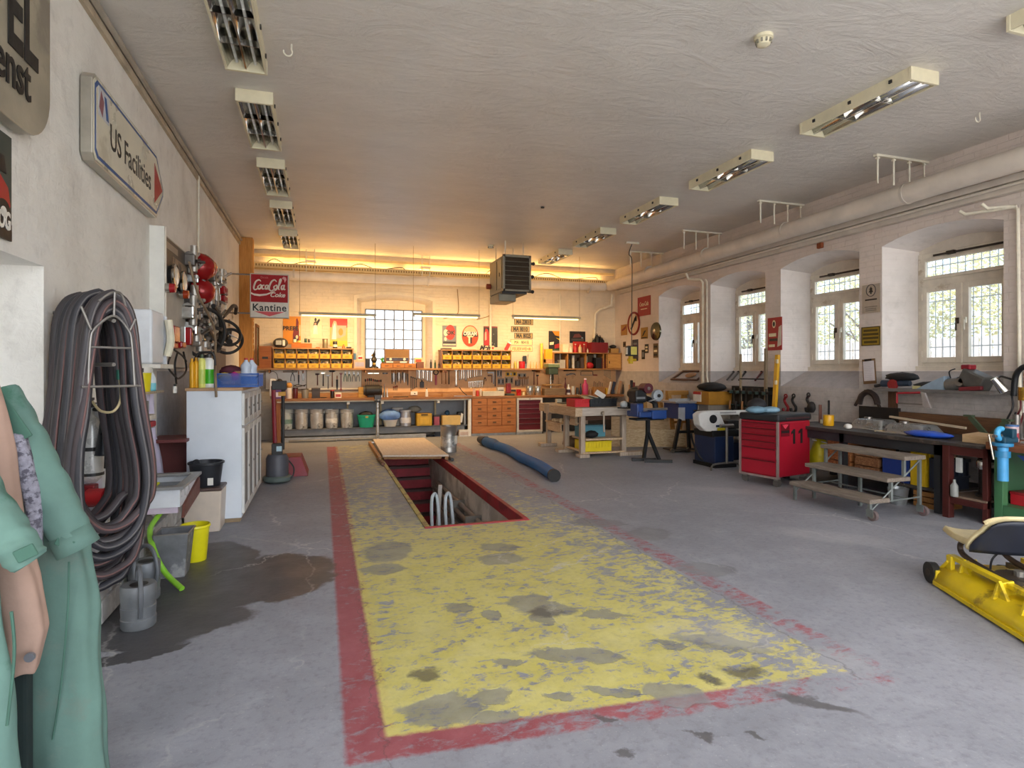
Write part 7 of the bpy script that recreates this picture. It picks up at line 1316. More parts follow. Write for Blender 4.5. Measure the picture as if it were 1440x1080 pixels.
B().box(x0-.05,x0+.35,y0+.86,y1-.1,.52,.545).ob('side_shelf',M_CB,cb,.003); B().cyl((x0+.40,y0-.06,zt_-.1),(x0+.40,y0+.02,zt_-.1),.03).cyl((x0+.40,y0-.07,.46),(x0+.40,y0-.07,zt_-.06),.016).ob('vice_screw',M_CB2,cb); B().box(x0+.25,x1-.1,y0+.6,y0+.64,.62,.84).ob('drawer_box',WOOD('#6e4a34','#553624'),cb); B().box(x0+.02,x0+.07,y0+.35,y0+.6,.55,.75).ob('hanging_block',M_CB,cb)
for k,(dy,dz) in enumerate(((.95,.03),(1.1,.06),(1.25,.02),(1.38,.03),(1.5,.025))): o=B().cb((x0+.08,y0+dy,.545+dz/2+.012),(.12,.10,dz+.02),(0,0,k)).ob('wood_offcut',M('#d9c09a',.7,0,.15),None,.004); tag(o,'pale wood offcut on the side shelf of the carpenter bench, %s from the near end'%ORD[k],'offcut','offcuts on the bench side shelf')
def pcrate(name,label,x0,x1,y0,y1,z,h,col,ribs=6):
    t=thing(name,label,'crate',((x0+x1)/2,(y0+y1)/2,z)); w,d=x1-x0,y1-y0; m_=M(col,.4,0,.06); b_=B()
    for a in ((-w/2,w/2,-d/2,-d/2+.012),(-w/2,w/2,d/2-.012,d/2),(-w/2,-w/2+.012,-d/2+.012,d/2-.012),(w/2-.012,w/2,-d/2+.012,d/2-.012)): b_.box(*a,0,h)
    b_.box(-w/2+.012,w/2-.012,-d/2+.012,d/2-.012,0,.012); each(b_,'side',m_,t,bev=.003)
    rb=B()
    for k in range(ribs): x=-w/2+w*(k+.5)/ribs; rb.box(x-.006,x+.006,-d/2-.012,-d/2,h*.45,h*.95)
    rb.box(-w/2-.008,w/2+.008,-d/2-.014,-d/2,h*.9,h).box(-w/2-.004,w/2+.004,-d/2-.01,-d/2,h*.38,h*.44); each(rb,'rib',m_,t); return t
pcrate('plastic_crate','bright yellow ribbed plastic crate under the carpenter bench',x0+.1,x1-.32,y0+.12,y0+.55,.065,.21,'#e2cb1a',10)
o=boxy('tool_box','teal metal tool box on the lower shelf of the carpenter bench','tool box',812,847,597.5,y0+.42,.335,'#4f8a9a',.25,lid='#3f7484'); blob('black_bag','black bag lying before the teal tool box','bag',(X_(832,y0+.16),y0+.16,.335),(.13,.10,.07),'#191a1c'); pcrate('red_crate','red plastic crate on the carpenter bench',X_(804,10.1),X_(824,10.1),9.95,10.35,zt_,.145,'#d0202a',8); pcrate('black_crate','black plastic crate with red rim beside the red one on the carpenter bench',X_(824.5,10.1)+.01,X_(862,10.1),9.95,10.4,zt_,.15,'#23262a',8)
for i,(px,py,w_,c,rz,lb) in enumerate(((824,559,.20,'#d9cfae',.3,'cream leaflet lying on the red crate'),(833,560,.18,'#cfc4ac',-.2,'tan booklet lying on the two crates'),(844,561,.10,'#e2ded6',.1,'white folded sheet standing in the black crate'),(818,564,.12,'#e3c98a',.5,'yellowish sheet at the left of the red crate'))):
    o=B().cb((0,0,.02),(w_,.2,.012),(R([12,-8,55,20][i]),R([5,15,-50,30][i]),rz)).ob('paper_sheet',M(c,.6),None,.002); o.location=(X_(px,10.15),10.15,zt_+.15+.05*(i==2)); tag(o,lb,'paper')
boxy('black_case','black flat case on the far end of the carpenter bench','case',786,803,566,11.2,zt_,'#26282b',.3); boxy('cream_box','small cream box on the far end of the carpenter bench','box',782,789,561,11.35,zt_,'#cfc6ab',.1); o=B().box(5.2,5.42,10.0,10.2,zt_,zt_+.06).ob('wood_block',M_CB,None,.004); tag(o,'pale wood block on the right end of the carpenter bench','block')
blob('cardboard_roll','brown paper bundle on the floor behind the bench leg','paper',(4.75,10.9,0),(.16,.2,.14),'#7d644a')
# ---- material stand with mitre saw
ms=thing('mitre_saw','blue and black mitre saw with grey blade guard on a black stand','saw',(0,0,0)); ys=9.15; X=lambda px: X_(px,ys); Z=lambda px,py: Z_(px,py,ys); M_SB=M('#1e3f7c',.4,0,.06); M_SK=M('#1d1f22',.5,.2)
B().box(X(891),X(928),ys-.2,ys+.25,Z(905,586),Z(905,578)).ob('base',M_SB,ms,.02); B().box(X(908),X(928),ys-.22,ys-.05,Z(915,588),Z(915,576)).ob('front_block',M('#20468a',.4),ms,.012); B().box(X(890),X(899),ys-.15,ys+.1,Z(895,586),Z(895,567)).ob('left_block',M_SB,ms,.02); B().box(X(893),X(938),ys-.02,ys+.02,Z(905,577),Z(905,574)).ob('fence_bar',M_TST,ms)
T=Matrix.Rotation(PI/2,4,'X'); c=(X(920.5),ys-.1,Z(920,556)); r_=abs(X(928)-X(913))/2
B().lathe([(r_,-.04),(r_*1.02,0),(r_*.9,.03),(.03,.04)],n=26,T=Matrix.Translation(c)@T).ob('blade_guard',M('#a9b2ba',.35,.4),ms,smooth=True); B().lathe([(.03,.04),(.03,.055),(.001,.056)],n=14,T=Matrix.Translation(c)@T).ob('arbor',M_TDK,ms); B().beam((X(908),ys-.12,Z(908,564)),(X(918),ys-.12,Z(918,560)),.012,.06,(0,1,0)).ob('guard_arm',M('#b5bcc2',.35,.4),ms)
B().box(X(892),X(908),ys-.05,ys+.22,Z(900,566),Z(900,548)).ob('motor',M_SK,ms,.03); B().cyl((X(908),ys-.1,Z(908,546)),(X(908),ys+.1,Z(908,546)),.09,n=18).ob('gear_head',M('#5d2630',.4,.2),ms,smooth=True); B().cyl((X(908),ys-.115,Z(908,546)),(X(908),ys-.1,Z(908,546)),.03,n=12).ob('cap',M_TST,ms); B().box(X(893),X(905),ys-.055,ys-.05,Z(899,561),Z(899,558)).ob('label_print',M_GRYP,ms); B().tube(bez([(X(912),ys+.1,Z(912,560)),(X(924),ys+.1,Z(924,566)),(X(926),ys+.1,Z(926,576))]),.05,8).ob('arm',M_SK,ms,smooth=True)
st=thing('saw_stand','black folding steel stand with two floor bars under the mitre saw','stand',(0,0,0)); zs=Z(905,588)
B().box(X(890),X(928),ys-.14,ys+.14,zs-.03,zs).ob('top_plate',M_SK,st); fy=8.85
for a,b_ in (((X(911),ys,zs-.03),(X(911),ys,.42)),): B().beam(a,b_,.06,.06,(0,1,0)).ob('column',M_SK,st)
B().beam((X(911),ys,.50),(5.33,9.08,.03),.05,.05,(0,1,0)).ob('leg',M_SK,st); B().beam((X(911),ys,.50),(5.50,8.85,.03),.05,.05,(0,1,0)).ob('leg',M_SK,st); B().beam((5.12,9.12,.025),(5.52,9.0,.025),.05,.05).ob('floor_bar',M_SK,st); B().beam((5.25,8.92,.025),(5.68,8.74,.025),.05,.05).ob('floor_bar',M_SK,st)
pt=thing('saw_press','white and black power tool with cable on the bench right of the crates','power tool',(X_(879,9.5),9.55,zt_)); B().ball((0,0,.06),.07,12,(1.1,.9,.9)).ob('body',M('#c9cfd2',.35),pt,smooth=True); B().cyl((.05,0,.07),(.17,0,.02),.045).ob('handle',M_SK,pt,smooth=True); B().tube(bez([(.15,0,.02),(.1,-.12,.0),(-.2,-.15,.01)]),.012,6).ob('cable',M_SK,pt,smooth=True)
rm=thing('router_motor','dark machine with white cap behind the mitre saw at the bench end','machine',(X_(893,11.2),11.2,0)); B().box(-.1,.15,-.1,.1,0,.95).ob('pedestal',M('#3a3834',.6),rm,.01); B().ball((.02,0,1.08),.17,14,(1.2,.9,.85)).ob('motor',M('#2f302f',.5,.3,.2,9),rm,smooth=True); B().cyl((.1,-.14,1.15),(.1,.1,1.15),.10,n=16).ob('wheel',M('#4a2a30',.4),rm,smooth=True)
for i,(px,c,h_,lb) in enumerate(((886,'#2a2320',1.35,'dark stick leaning behind the carpenter bench'),(889,'#7a2a22',1.3,'red brown stick leaning behind the carpenter bench'),(884,'#b98a64',1.25,'pale board strip leaning behind the carpenter bench'))): tag(B().beam((X_(px,11.9),11.9,.0),(X_(px+2,12.1),12.1,h_),.06,.04,(0,1,0)).ob('leaning_stick',M(c,.6),None,.004),lb,'stick')
# ---- trestles and boards below the far window
M_YW=WOOD('#c99a54','#a67a3c')
def trestle(x,y,label):
    t=thing('trestle',label,'trestle',(x,y,0),0,'wooden trestles under the farthest window'); B().box(-.02,.5,-.05,.05,1.05,1.14).ob('top_beam',M_YW,t,.004)
    lg=B()
    for dx in (.03,.42):
        for dy in (-.22,.22): lg.beam((dx,dy,0),(dx,dy*.1,1.06),.05,.08,(1,0,0))
    each(lg,'leg',M_YW,t); B().box(.0,.48,-.15,-.12,.45,.5).ob('rail',M_YW,t); return t
trestle(6.62,11.35,'yellow wooden trestle, left one under the farthest window'); trestle(7.06,11.05,'yellow wooden trestle, right one under the farthest window')
for i,(a,c,h_,cc,lb) in enumerate((((5.7,11.0),(6.9,10.75),.62,'#d8bd94','large pale board leaning low behind the table saw'),((5.95,10.85),(7.35,10.45),.36,'#e3cfa6','second pale board leaning in front of the large one'),((6.8,10.0),(7.4,9.3),.40,'#c9a98a','pinkish board standing behind the band saw'))):
    tag(B().beam((*a,h_/2),(*c,h_/2),.025,h_).ob('leaning_board',WOOD(cc,'#b8966e'),None,.003),lb,'board')
# ---- table saw
ts=thing('table_saw','blue table saw with grey steel top on black legs','table saw',(0,0,0)); yt=10.15; X=lambda px: X_(px,yt); Z=lambda px,py: Z_(px,py,yt); zt2=Z(960,566)
B().box(X(938),X(986),yt-.3,yt+.35,zt2,zt2+.035).ob('table',M('#a3a8ab',.35,.6,.1),ts,.004); B().box(X(945),X(982),yt-.24,yt+.3,Z(960,588),zt2).ob('housing',M('#1d3b74',.4,0,.06),ts,.01); B().box(X(940),X(970),yt-.02,yt+.0,zt2+.035,zt2+.08).ob('rip_fence',M('#b3b8bc',.35,.5),ts); B().box(X(944),X(953),yt-.25,yt-.24,Z(950,590),Z(950,572)).ob('side_panel',M('#b9bcc2',.4,.3),ts)
B().cyl((X(962),yt-.30,Z(962,576)),(X(979),yt-.30,Z(979,576)),.016).cyl((X(970),yt-.28,Z(970,585)),(X(970),yt-.28,Z(970,567)),.016).ob('crank',M_CHR,ts,smooth=True)
lg=B()
for a,c in ((X(946),X(934)),(X(957),X(955)),(X(971),X(972)),(X(982),X(986))):
    for dy in ((-.24,-.34),): lg.beam((a,yt+dy[0],Z(950,588)),(c,yt+dy[1],.05),.06,.05,(0,1,0))
each(lg,'leg',M_SK,ts); B().box(X(940),X(984),yt-.3,yt-.27,.36,.41).ob('cross_bar',M_SK,ts); B().box(X(928),X(960),yt-.4,yt-.1,.045,.07).ob('wheel_board',M('#4a4440',.6),ts,.004)
for px in (930,952): B().cyl((X(px),yt-.40,.045),(X(px),yt-.36,.045),.045,n=14).ob('wheel',M_TST,ts,smooth=True)
# ---- band saw
bs_=thing('band_saw','white metal band saw lying over a dark blue base cabinet','band saw',(0,0,0)); yb=8.3; X=lambda px: X_(px,yb); Z=lambda px,py: Z_(px,py,yb); M_BSW=M('#dfe0de',.35,.0,.08); M_BSB=M('#1f2f52',.4,0,.08)
B().box(X(992),X(1018),yb-.25,yb+.3,.06,Z(1000,612)).ob('base_cabinet',M_BSB,bs_,.01); B().box(X(1019),X(1046),yb-.2,yb+.3,.10,Z(1040,620)).ob('base_cabinet',M('#182644',.4),bs_,.01); B().box(X(990),X(1020),yb-.28,yb+.3,0,.06).ob('plinth',M_SK,bs_); B().box(X(990),X(1052),yb-.22,yb+.28,Z(1020,612),Z(1020,603)).ob('bed',M('#2a2a2c',.5,.4,.3,12),bs_,.01)
B().prism([(X(972),Z(972,582)),(X(974),Z(974,597)),(X(982),Z(982,605)),(X(1006),Z(1006,606)),(X(1010),Z(1010,598)),(X(1003),Z(1003,582)),(X(990),Z(990,577)),(X(978),Z(978,578))],yb-.2,yb-.02,'y').ob('wheel_housing',M_BSW,bs_,.02); B().prism([(X(985),Z(985,577)),(X(988),Z(988,583)),(X(1050),Z(1050,582)),(X(1050),Z(1050,576))],yb-.16,yb-.06,'y').ob('arm',M_BSW,bs_,.01); B().prism([(X(1035),Z(1035,583)),(X(1046),Z(1046,583)),(X(1052),Z(1052,594)),(X(1042),Z(1042,595))],yb-.15,yb-.05,'y').ob('rear_arm',M('#cfd0ce',.4),bs_,.006)
B().box(X(998),X(1010),yb-.206,yb-.2,Z(1003,604),Z(1003,600)).ob('label_yellow',M('#d9c832',.5),bs_); B().box(X(996),X(1008),yb-.206,yb-.2,Z(1003,599),Z(1003,596)).ob('label_blue',M_BSB,bs_); B().box(X(1004),X(1026),yb-.166,yb-.16,Z(1015,580.5),Z(1015,578)).ob('arm_print',M('#a3a3a3',.5),bs_); B().cyl((X(992),yb-.21,Z(992,588)),(X(992),yb-.19,Z(992,588)),.07,n=16).ob('knob_ring',M_SK,bs_); B().cyl((X(975),yb-.12,Z(975,589)),(X(979),yb-.12,Z(975,589)),.04).ob('side_knob',M_SK,bs_)
B().box(X(1018),X(1034),yb-.1,yb+.2,Z(1025,603),Z(1025,591)).ob('vice_block',M('#2c2b2b',.5,.4),bs_,.01); B().box(X(1029),X(1038),yb-.24,yb-.1,Z(1033,607),Z(1033,602)).ob('vice_jaw',M('#c9c4b0',.4,.3),bs_,.006); B().ball((X(1056),yb,Z(1056,583)),.13,14,(1,.9,1.3)).ob('motor',M_SK,bs_,smooth=True)
rs=thing('roller_stand','thin grey steel roller stand before the band saw','stand',(X_(1022,7.9),7.9,0)); B().cyl((0,0,.09),(0,0,.68),.022).ob('column',M_STEEL,rs,smooth=True); B().tube(bez([(-.33,-.05,.0),(-.25,0,.08),(0,0,.10),(.17,-.03,.09),(.22,-.05,.0)]),.016,6).ob('foot',M_STEEL,rs,smooth=True); B().cyl((-.12,0,.69),(.12,0,.69),.03).ob('roller',M_TST,rs,smooth=True)
tag(B().cyl((X_(1047,8.0),8.0,0),(X_(1052,8.1),8.1,.6),.012).ob('thin_rod',M_STEEL,None),'thin steel rod leaning between band saw and red chest','rod')
tag(B().tube(bez([(X_(972,8.6),8.6,.5),(X_(975,8.5),8.5,.35),(X_(985,8.4),8.4,.12),(X_(993,8.35),8.3,.10),(X_(995,8.3),8.15,.3)]),.018,6).ob('thick_cable',M_SK,None,smooth=True),'thick black cable hanging before the band saw base','cable')
# ---- things on the sill and wall behind
tag(B().box(7.0,7.5,9.55,10.05,.0,.92).ob('side_cabinet',M('#8d8479',.6,0,.15,4),None,.005),'greyish low cabinet against the wall carrying the orange box','cabinet')
o=thing('orange_box','orange brown box with a white and red label behind the band saw','box',(7.2,9.75,.92)); B().box(-.25,.27,-.28,.2,0,.25).ob('body',M('#a9761f',.6,0,.15,5),o,.004); B().box(-.26,-.25,-.05,.2,.05,.24).ob('label',M('#e0d8cc',.5),o); B().box(-.262,-.26,-.05,.2,.19,.24).ob('label_head',M('#b52a2a',.5),o)
blob('black_cloth','black cloth heaped on the orange box','cloth',(7.2,9.72,1.17),(.26,.30,.09),'#161517',n=18)
cr=thing('clamp_rack','dark rack of clamps standing against the wall under the second window','rack',(0,0,0)); B().box(7.45,7.54,8.35,9.45,.72,1.28).ob('back_panel',M('#2b2a29',.7),cr); B().box(7.35,7.45,8.35,9.45,1.16,1.2).ob('rail',M_TDK,cr)
for k in range(6):
    y=8.45+k*.17; t=thing('bar_clamp','dark bar clamp hanging on the rack, %s from the near end'%ORD[k],'clamp',(7.38,y,.75),0,'bar clamps on the rack'); B().box(-.012,.012,-.015,.015,0,.5).ob('bar',M('#4a4b49',.4,.6),t); B().cb((-.05,0,.42),(.1,.03,.05)).ob('jaw',M('#3b4a44',.5,.3),t,.006); B().cyl((-.09,0,.1),(-.09,0,.26),.02).ob('grip',M_TWD if k%2 else M_TDK,t,smooth=True); B().cb((-.05,0,.18),(.1,.03,.04)).ob('slider',M('#3b4a44',.5,.3),t,.006)
for i,(px,pt,pb,w_,c,lb) in enumerate(((1041.5,498,590,.035,'#b9a78c','pale wooden stick standing before the second window, left'),(1077,490,588,.045,'#8d7c66','brown wooden stick standing before the red poster'))):
    a=P(px,pt,x=7.40); tag(B().beam((7.40,a.y,.5),(7.40,a.y,a.z),w_,w_,(0,1,0)).ob('standing_stick',WOOD(c,'#7f6c52',axis=2),None,.003),lb,'stick')
tag(B().cyl((7.39,P(1041.5,522,x=7.40).y,1.42),(7.39,P(1077,522,x=7.40).y,1.42),.012).ob('cross_rod',M_TDK,None),'dark rod lying across the two wooden sticks','rod')
a=P(1093.5,499,x=7.42); c=P(1089,577,x=7.30); t=thing('spirit_level','long yellow spirit level leaning against the wall between the windows','level',(0,0,0)); B().beam(tuple(c+(c-a)*(c.z/(a.z-c.z))),tuple(a),.05,.075,(0,1,0)).ob('body',M('#dfa81a',.4,0,.06),t,.004)
for f in (.5,.88): q=c.lerp(a,f); B().cb((q.x-.03,q.y-.03,q.z),(.03,.04,.07)).ob('vial',M_CRM,t,.004)
blk=[(972,541,'frame'),]
sf=thing('old_frame','old brown wooden frame lying on the sloping sill of the farthest window','frame',(7.80,11.35,1.455)); sf.rotation_euler=(0,-R(31),0); each(B().box(-.2,-.16,-.55,.45,0,.03).box(.16,.2,-.55,.45,0,.03).box(-.16,.16,-.55,-.5,0,.03).box(-.16,.16,.40,.45,0,.03),'rail',WOOD('#6b4a34','#4f3424'),sf); B().ball((0,-.1,.03),.1,12,(1,1.8,.35)).ob('leather_piece',M('#a8805a',.6),sf,smooth=True)
for k,(y,c) in enumerate(((9.9,'#5a5550'),(9.75,'#7a746c'),(9.55,'#4a4440'),(9.1,'#6b2d28'))):
    t=thing('sill_tool',['dark rod tool','grey rod tool','long dark rod tool','red brown planing tool'][k]+' lying on the sill of the third window','tool',(7.80,y,1.452)); t.rotation_euler=(0,-R(31),0); B().beam((-.16,-.05,.02),(.14,.08,.02),.03,.025).ob('shaft',M(c,.5,.4),t,.003); B().ball((.14,.08,.025),.025,8).ob('head',M_TDK,t,smooth=True)
# ---- red tool chest
ch=thing('tool_chest','red roller tool chest with black top and the number 11 on its side','tool chest',(5.80,6.42,0),R(12)); M_CR=M('#a3152b',.4,0,.06,4); M_CR2=M('#8d1426',.4); W_,D_=.70,.60; z0,z1=.13,.88
B().box(0,W_,0,D_,z0,z1).ob('cabinet',M_CR,ch,.02); B().box(-.02,W_+.01,-.015,D_+.015,z1,z1+.10).ob('top',M('#25272a',.5),ch,.025); B().box(.14,W_-.06,-.022,-.012,z1+.03,z1+.05).ob('top_groove',M('#4a2a2c',.5),ch)
each(B().box(-.022,.01,-.012,.012,z0-.01,z1).box(-.022,.01,D_-.012,D_+.012,z0-.01,z1).box(-.02,.0,0,D_,z0-.02,z0+.005),'edge_strip',M('#b9a9a4',.35,.6),ch)
z=z0+.02; hs=[.2,.16,.09,.085,.085,.075]; sc=(z1-z0-.03)/sum(hs)
for h_ in hs: d_=B().box(-.014,.0,.03,D_-.03,z+.006,z+h_*sc-.014).ob('drawer',M_CR2 if h_<.15 else M_CR,ch,.003); B().box(-.024,-.012,.04,D_-.04,z+h_*sc-.028,z+h_*sc-.012).ob('grip_rail',M('#5d1019',.4),d_,.003); z+=h_*sc
for x_ in (.34,.50): zz=z1-.31; B().prism([(x_-.022,zz),(x_+.022,zz),(x_+.022,zz+.20),(x_-.012,zz+.20),(x_-.062,zz+.165),(x_-.062,zz+.13),(x_-.022,zz+.15)],-.004,.0,'y').ob('numeral',M_BLK2,ch)
em=B().box(.06,.24,-.004,0,z1-.20,z1-.03).ob('emblem_plate',M('#6d0f1c',.4),ch); B().prism([(.08,z1-.04),(.22,z1-.04),(.15,z1-.10)],-.006,-.004,'y').ob('emblem_red',M('#e0455a',.3),em); B().box(.065,.235,-.006,-.004,z1-.155,z1-.12).ob('emblem_band',M_BLK2,em)
for x,y in ((.05,.05),(.05,D_-.05),(W_-.08,.05),(W_-.08,D_-.05)): w_=B(); w_.cyl((x-.02,y,.055),(x+.02,y,.055),.055,n=16); w=w_.ob('castor',M('#5a5552',.5),ch,smooth=True); B().box(x-.03,x+.03,y-.03,y+.03,.085,.13).ob('castor_fork',M_STEEL,w)
for i,(px,c,sc_,lb) in enumerate(((1064,'#6f93a8',(.16,.12,.05),'blue grey rag on the left of the red tool chest'),(1083,'#86a9bd',(.15,.11,.045),'pale blue rag on the middle of the red tool chest'),(1068,'#1f1f22',(.14,.14,.10),'black glove heap behind the blue rags on the chest'))): p=P(px,570,y=6.75+.15*(i==2)); blob('rag',lb,'rag',(p.x,6.75+.2*(i==2),z1+.10),sc_,c,n=16)
# ---- long dark table
M_DKT=M('#3a3430',.55,.1,.25,5,.2,30,'#5a5048',.58); M_DKF=M('#33363a',.5,.3,.2,6)
lt=thing('long_table','long dark steel framed table along the right wall','table',(0,0,0)); B().box(6.38,7.42,4.66,7.1,.755,.80).ob('table_top',M_DKT,lt,.004); B().box(6.42,6.46,4.7,7.0,.64,.755).ob('apron',M_DKF,lt)
lg=B()
for x in (6.42,7.3):
    for y in (4.70,5.95,6.95): lg.box(x,x+.07,y,y+.07,0,.755)
each(lg,'leg',M_DKF,lt); B().box(6.55,7.4,4.8,7.0,.20,.23).ob('lower_shelf',M('#4a443e',.6),lt); B().box(7.3,7.38,4.66,5.9,.80,1.02).ob('back_plank',WOOD('#6b4a30','#4f3422',axis=1),lt,.003); tag(B().box(7.40,7.44,5.98,6.6,.80,1.06).ob('black_sheet',M('#1c1a1a',.6),None,.003),'black panel standing at the back of the long dark table','panel')
def cast(x,y,l,w,h,label,n='cast_cover'):
    t=thing(n,label,'engine part',(x,y,.80)); b_=B(); b_.add([(-w/2,-l/2,0),(w/2,-l/2,0),(w/2,l/2,0),(-w/2,l/2,0),(-w*.32,-l*.38,h),(w*.32,-l*.38,h),(w*.32,l*.38,h),(-w*.32,l*.38,h)],[(0,3,2,1),(4,5,6,7),(0,1,5,4),(1,2,6,5),(2,3,7,6),(3,0,4,7)]); b_.ob('casting',M('#a9acad',.3,.8,.15,6),t,.03,smooth=True,seg=3); B().box(-w*.56,w*.56,-l*.55,l*.55,0,.014).ob('flange',M('#b9bab8',.35,.7),t,.004); B().cyl((0,l*.2,h),(0,l*.2,h+.02),.05).ob('filler',M_TST,t,smooth=True); return t
cast(6.95,5.95,.5,.4,.13,'cast metal engine cover, left one on the long dark table'); cast(6.85,5.35,.55,.42,.12,'cast metal engine cover, right one on the long dark table')
tag(B().beam((7.15,5.9,.96),(7.1,4.9,.90),.03,.025).ob('steel_strip',M('#c9b9a0',.5),None),'long pale strip resting on the engine covers','strip')
blob('blue_sheet','bright blue plastic sheet lying on the near end of the long table','sheet',(6.62,4.98,.80),(.11,.28,.04),'#2857c9',.35,n=18); blob('paper_wad','white crumpled paper on the long dark table','paper',(6.6,6.05,.80),(.05,.05,.035),'#e6e3dc'); tag(B().box(6.62,6.72,5.55,5.68,.80,.815).ob('cream_pad',M('#d9d0a8',.6),None,.003),'small cream pad on the long dark table','pad')
p=P(1165,597,x=6.75); y_=p.y
round_('paint_tin','yellow and white tin on the far end of the long table','tin',1159.5,1170.5,583.5,y_,.80,'#e0a81c'); B()
for i,(px,y,pt,w_,c,lb) in enumerate(((1165.5,6.95,563,.03,'#1c1c1d','black handle standing behind the yellow tin'),(1153.5,6.9,569,.05,'#6b4438','brown brush standing left of the yellow tin'))): x=X_(px,y); tag(B().box(x-w_/2,x+w_/2,y-.01,y+.01,.80,Z_(px,pt,y)).ob(['punch_tool','hand_brush'][i],M(c,.5),None,.006),lb,['handle','brush'][i])
round_('small_jar','small cream jar left of the yellow tin','jar',1154,1158.5,590,6.8,.80,'#cfc7a8')
for i,(px,py,c) in enumerate(((1105,571,'#8a2026'),(1116,571,'#2a2a2b'),(1137,570,'#3a3736'))):
    p=P(px,py,x=7.50); t=thing('lifting_hook',['red','black double','dark chain'][i]+' lifting hook hanging on the wall behind the tool chest','hook',tuple(p)); b_=B(); b_.tube(bez([(0,.0,.16),(0,.03,.1),(0,.0,.04),(0,-.05,-.02),(0,-.03,-.09),(0,.04,-.1),(0,.06,-.04)]),.022,8).ob('hook',M(c,.4,.3),t,smooth=True); B().tube([(0,.03*math.cos(k*PI/6),.17+.03*math.sin(k*PI/6)) for k in range(12)],.012,6,closed=True).ob('eye',M(c,.4,.3),t,smooth=True)
p=P(1141,575,x=7.45); blob('pulley_block','dark pulley block hanging by the chain hook','pulley',(p.x,p.y,p.z-.06),(.05,.08,.09),'#2c2a2b')
p=P(1221,559,x=7.50); t=thing('horse_skull_clamp','rusty double clamp hanging on the wall under the clipboard','clamp',tuple(p)); M_RC=M('#4a3f3c',.5,.5,.3,12)
B().tube(bez([(0,.15,-.10),(0,.11,.02),(0,.0,.08),(0,-.11,.02),(0,-.15,-.09)]),.04,8).ob('bow',M_RC,t,smooth=True); each(B().beam((0,.15,-.02),(0,.22,-.13),.03,.03).beam((0,-.13,-.04),(0,-.2,-.16),.03,.03).cb((0,0,.08),(.05,.09,.06)),'pin',M_RC,t); t.name='pipe_clamp'
# under the long table
def wcrate(name,label,x,y,z,dx,dy,h,col,c2):
    t=thing(name,label,'crate',(x,y,z)); m_=WOOD(col,c2)
    for k in range(3): zz=h*k/3; each(B().box(-dx/2,-dx/2+.012,-dy/2,dy/2,zz+.006,zz+h/3-.006).box(dx/2-.012,dx/2,-dy/2,dy/2,zz+.006,zz+h/3-.006).box(-dx/2+.012,dx/2-.012,-dy/2,-dy/2+.012,zz+.006,zz+h/3-.006).box(-dx/2+.012,dx/2-.012,dy/2-.012,dy/2,zz+.006,zz+h/3-.006),'slat',m_,t)
    B().box(-dx/2+.012,dx/2-.012,-dy/2+.012,dy/2-.012,0,.012).ob('bottom',m_,t); return t
wcrate('bottle_crate','orange brown wooden crate under the far part of the long table',6.75,6.20,.23,.3,.36,.40,'#c98a54','#8a4f2c'); wcrate('wooden_crate','second wooden crate with pale top under the long table',6.75,5.78,.23,.3,.34,.36,'#b5845a','#7a4a30')
pcrate('blue_crate','blue plastic crate on the shelf under the long table',6.6,6.9,5.2,5.55,.23,.30,'#1f3f8f',5); pcrate('plastic_crate','yellow plastic crate on the shelf under the near end of the long table',6.58,6.9,4.98,5.17,.23,.42,'#d9b41a',3)
pcrate('dark_crate','dark crate full of small parts under the near end of the long table',6.6,6.95,4.76,4.96,.23,.34,'#1f2a3f',5); blob('leather_gloves','tan work gloves on the dark parts crate','gloves',(6.75,4.86,.57),(.10,.09,.035),'#a58f78')
t=thing('yellow_bag','yellow and white bag on the floor shelf beside the red chest','bag',(6.72,6.62,.23)); b_=B(); loft(b_,[(0,0,0,.13,.14),(0,0,.15,.14,.15),(0,0,.3,.10,.1),(0,.0,.38,.06,.05)],n=18,fold=.08,seed=4); b_.ob('bag_body',M('#c9b81e',.5,0,.15),t,smooth='all'); B().beam((-.1,.05,.36),(.06,-.1,.32),.07,.015).ob('white_flap',M_WHT,t)
tag(B().box(6.7,6.9,6.35,6.45,.23,.60).ob('grey_case',M('#5a5c5e',.5),None,.006),'grey upright case under the long table left of the crates','case')
wb2=wcrate('wine_box','tall wooden box on the floor under the near end of the long table',6.72,4.95,0,.36,.30,.19,'#a9763c','#7d5226')
t=bucket.__wrapped__ if False else None
gb=thing('zinc_bucket','small zinc bucket on the floor under the long table','bucket',(6.45,5.22,0)); B().lathe([(.085,0),(.11,.18),(.115,.19),(.105,.19),(.08,.01)],n=22).ob('shell',M('#a3a8ab',.35,.7,.2),gb,smooth=True); B().tube(arc((0,0,.18),.11,0,180,10,'xz'),.004,5).ob('bail',M_STEEL,gb)
# ---- step platform
M_TRD2=WOOD('#8f8478','#6d6258',axis=1,rough=.8); M_FRM=M('#7f8684',.5,.4,.2,6)
sp=thing('step_platform','rolling three step platform with grey wooden treads before the long table','steps',(0,0,0)); YN,YFr=4.70,5.82
TR=[(5.42,5.70,.22),(5.66,5.99,.43),(5.90,6.21,.65)]
for a,c,z in TR: B().box(a,c,YN,YFr,z-.045,z).ob('tread',M_TRD2,sp,.008)
lg=B(); 
for y in (YN+.04,YFr-.05):
    lg.box(5.45,5.48,y-.015,y+.015,.06 if y<5 else 0,.175).box(5.74,5.77,y-.015,y+.015,.17 if y<5 else .0,.385).box(6.15,6.18,y-.015,y+.015,.06 if y<5 else 0,.605)
lg.box(5.93,5.96,5.27,5.30,0,.385).box(5.93,5.96,YN+.03,YN+.06,.385,.605).box(5.93,5.96,YFr-.06,YFr-.03,.385,.605)
each(lg,'post',M_FRM,sp); br_=B()
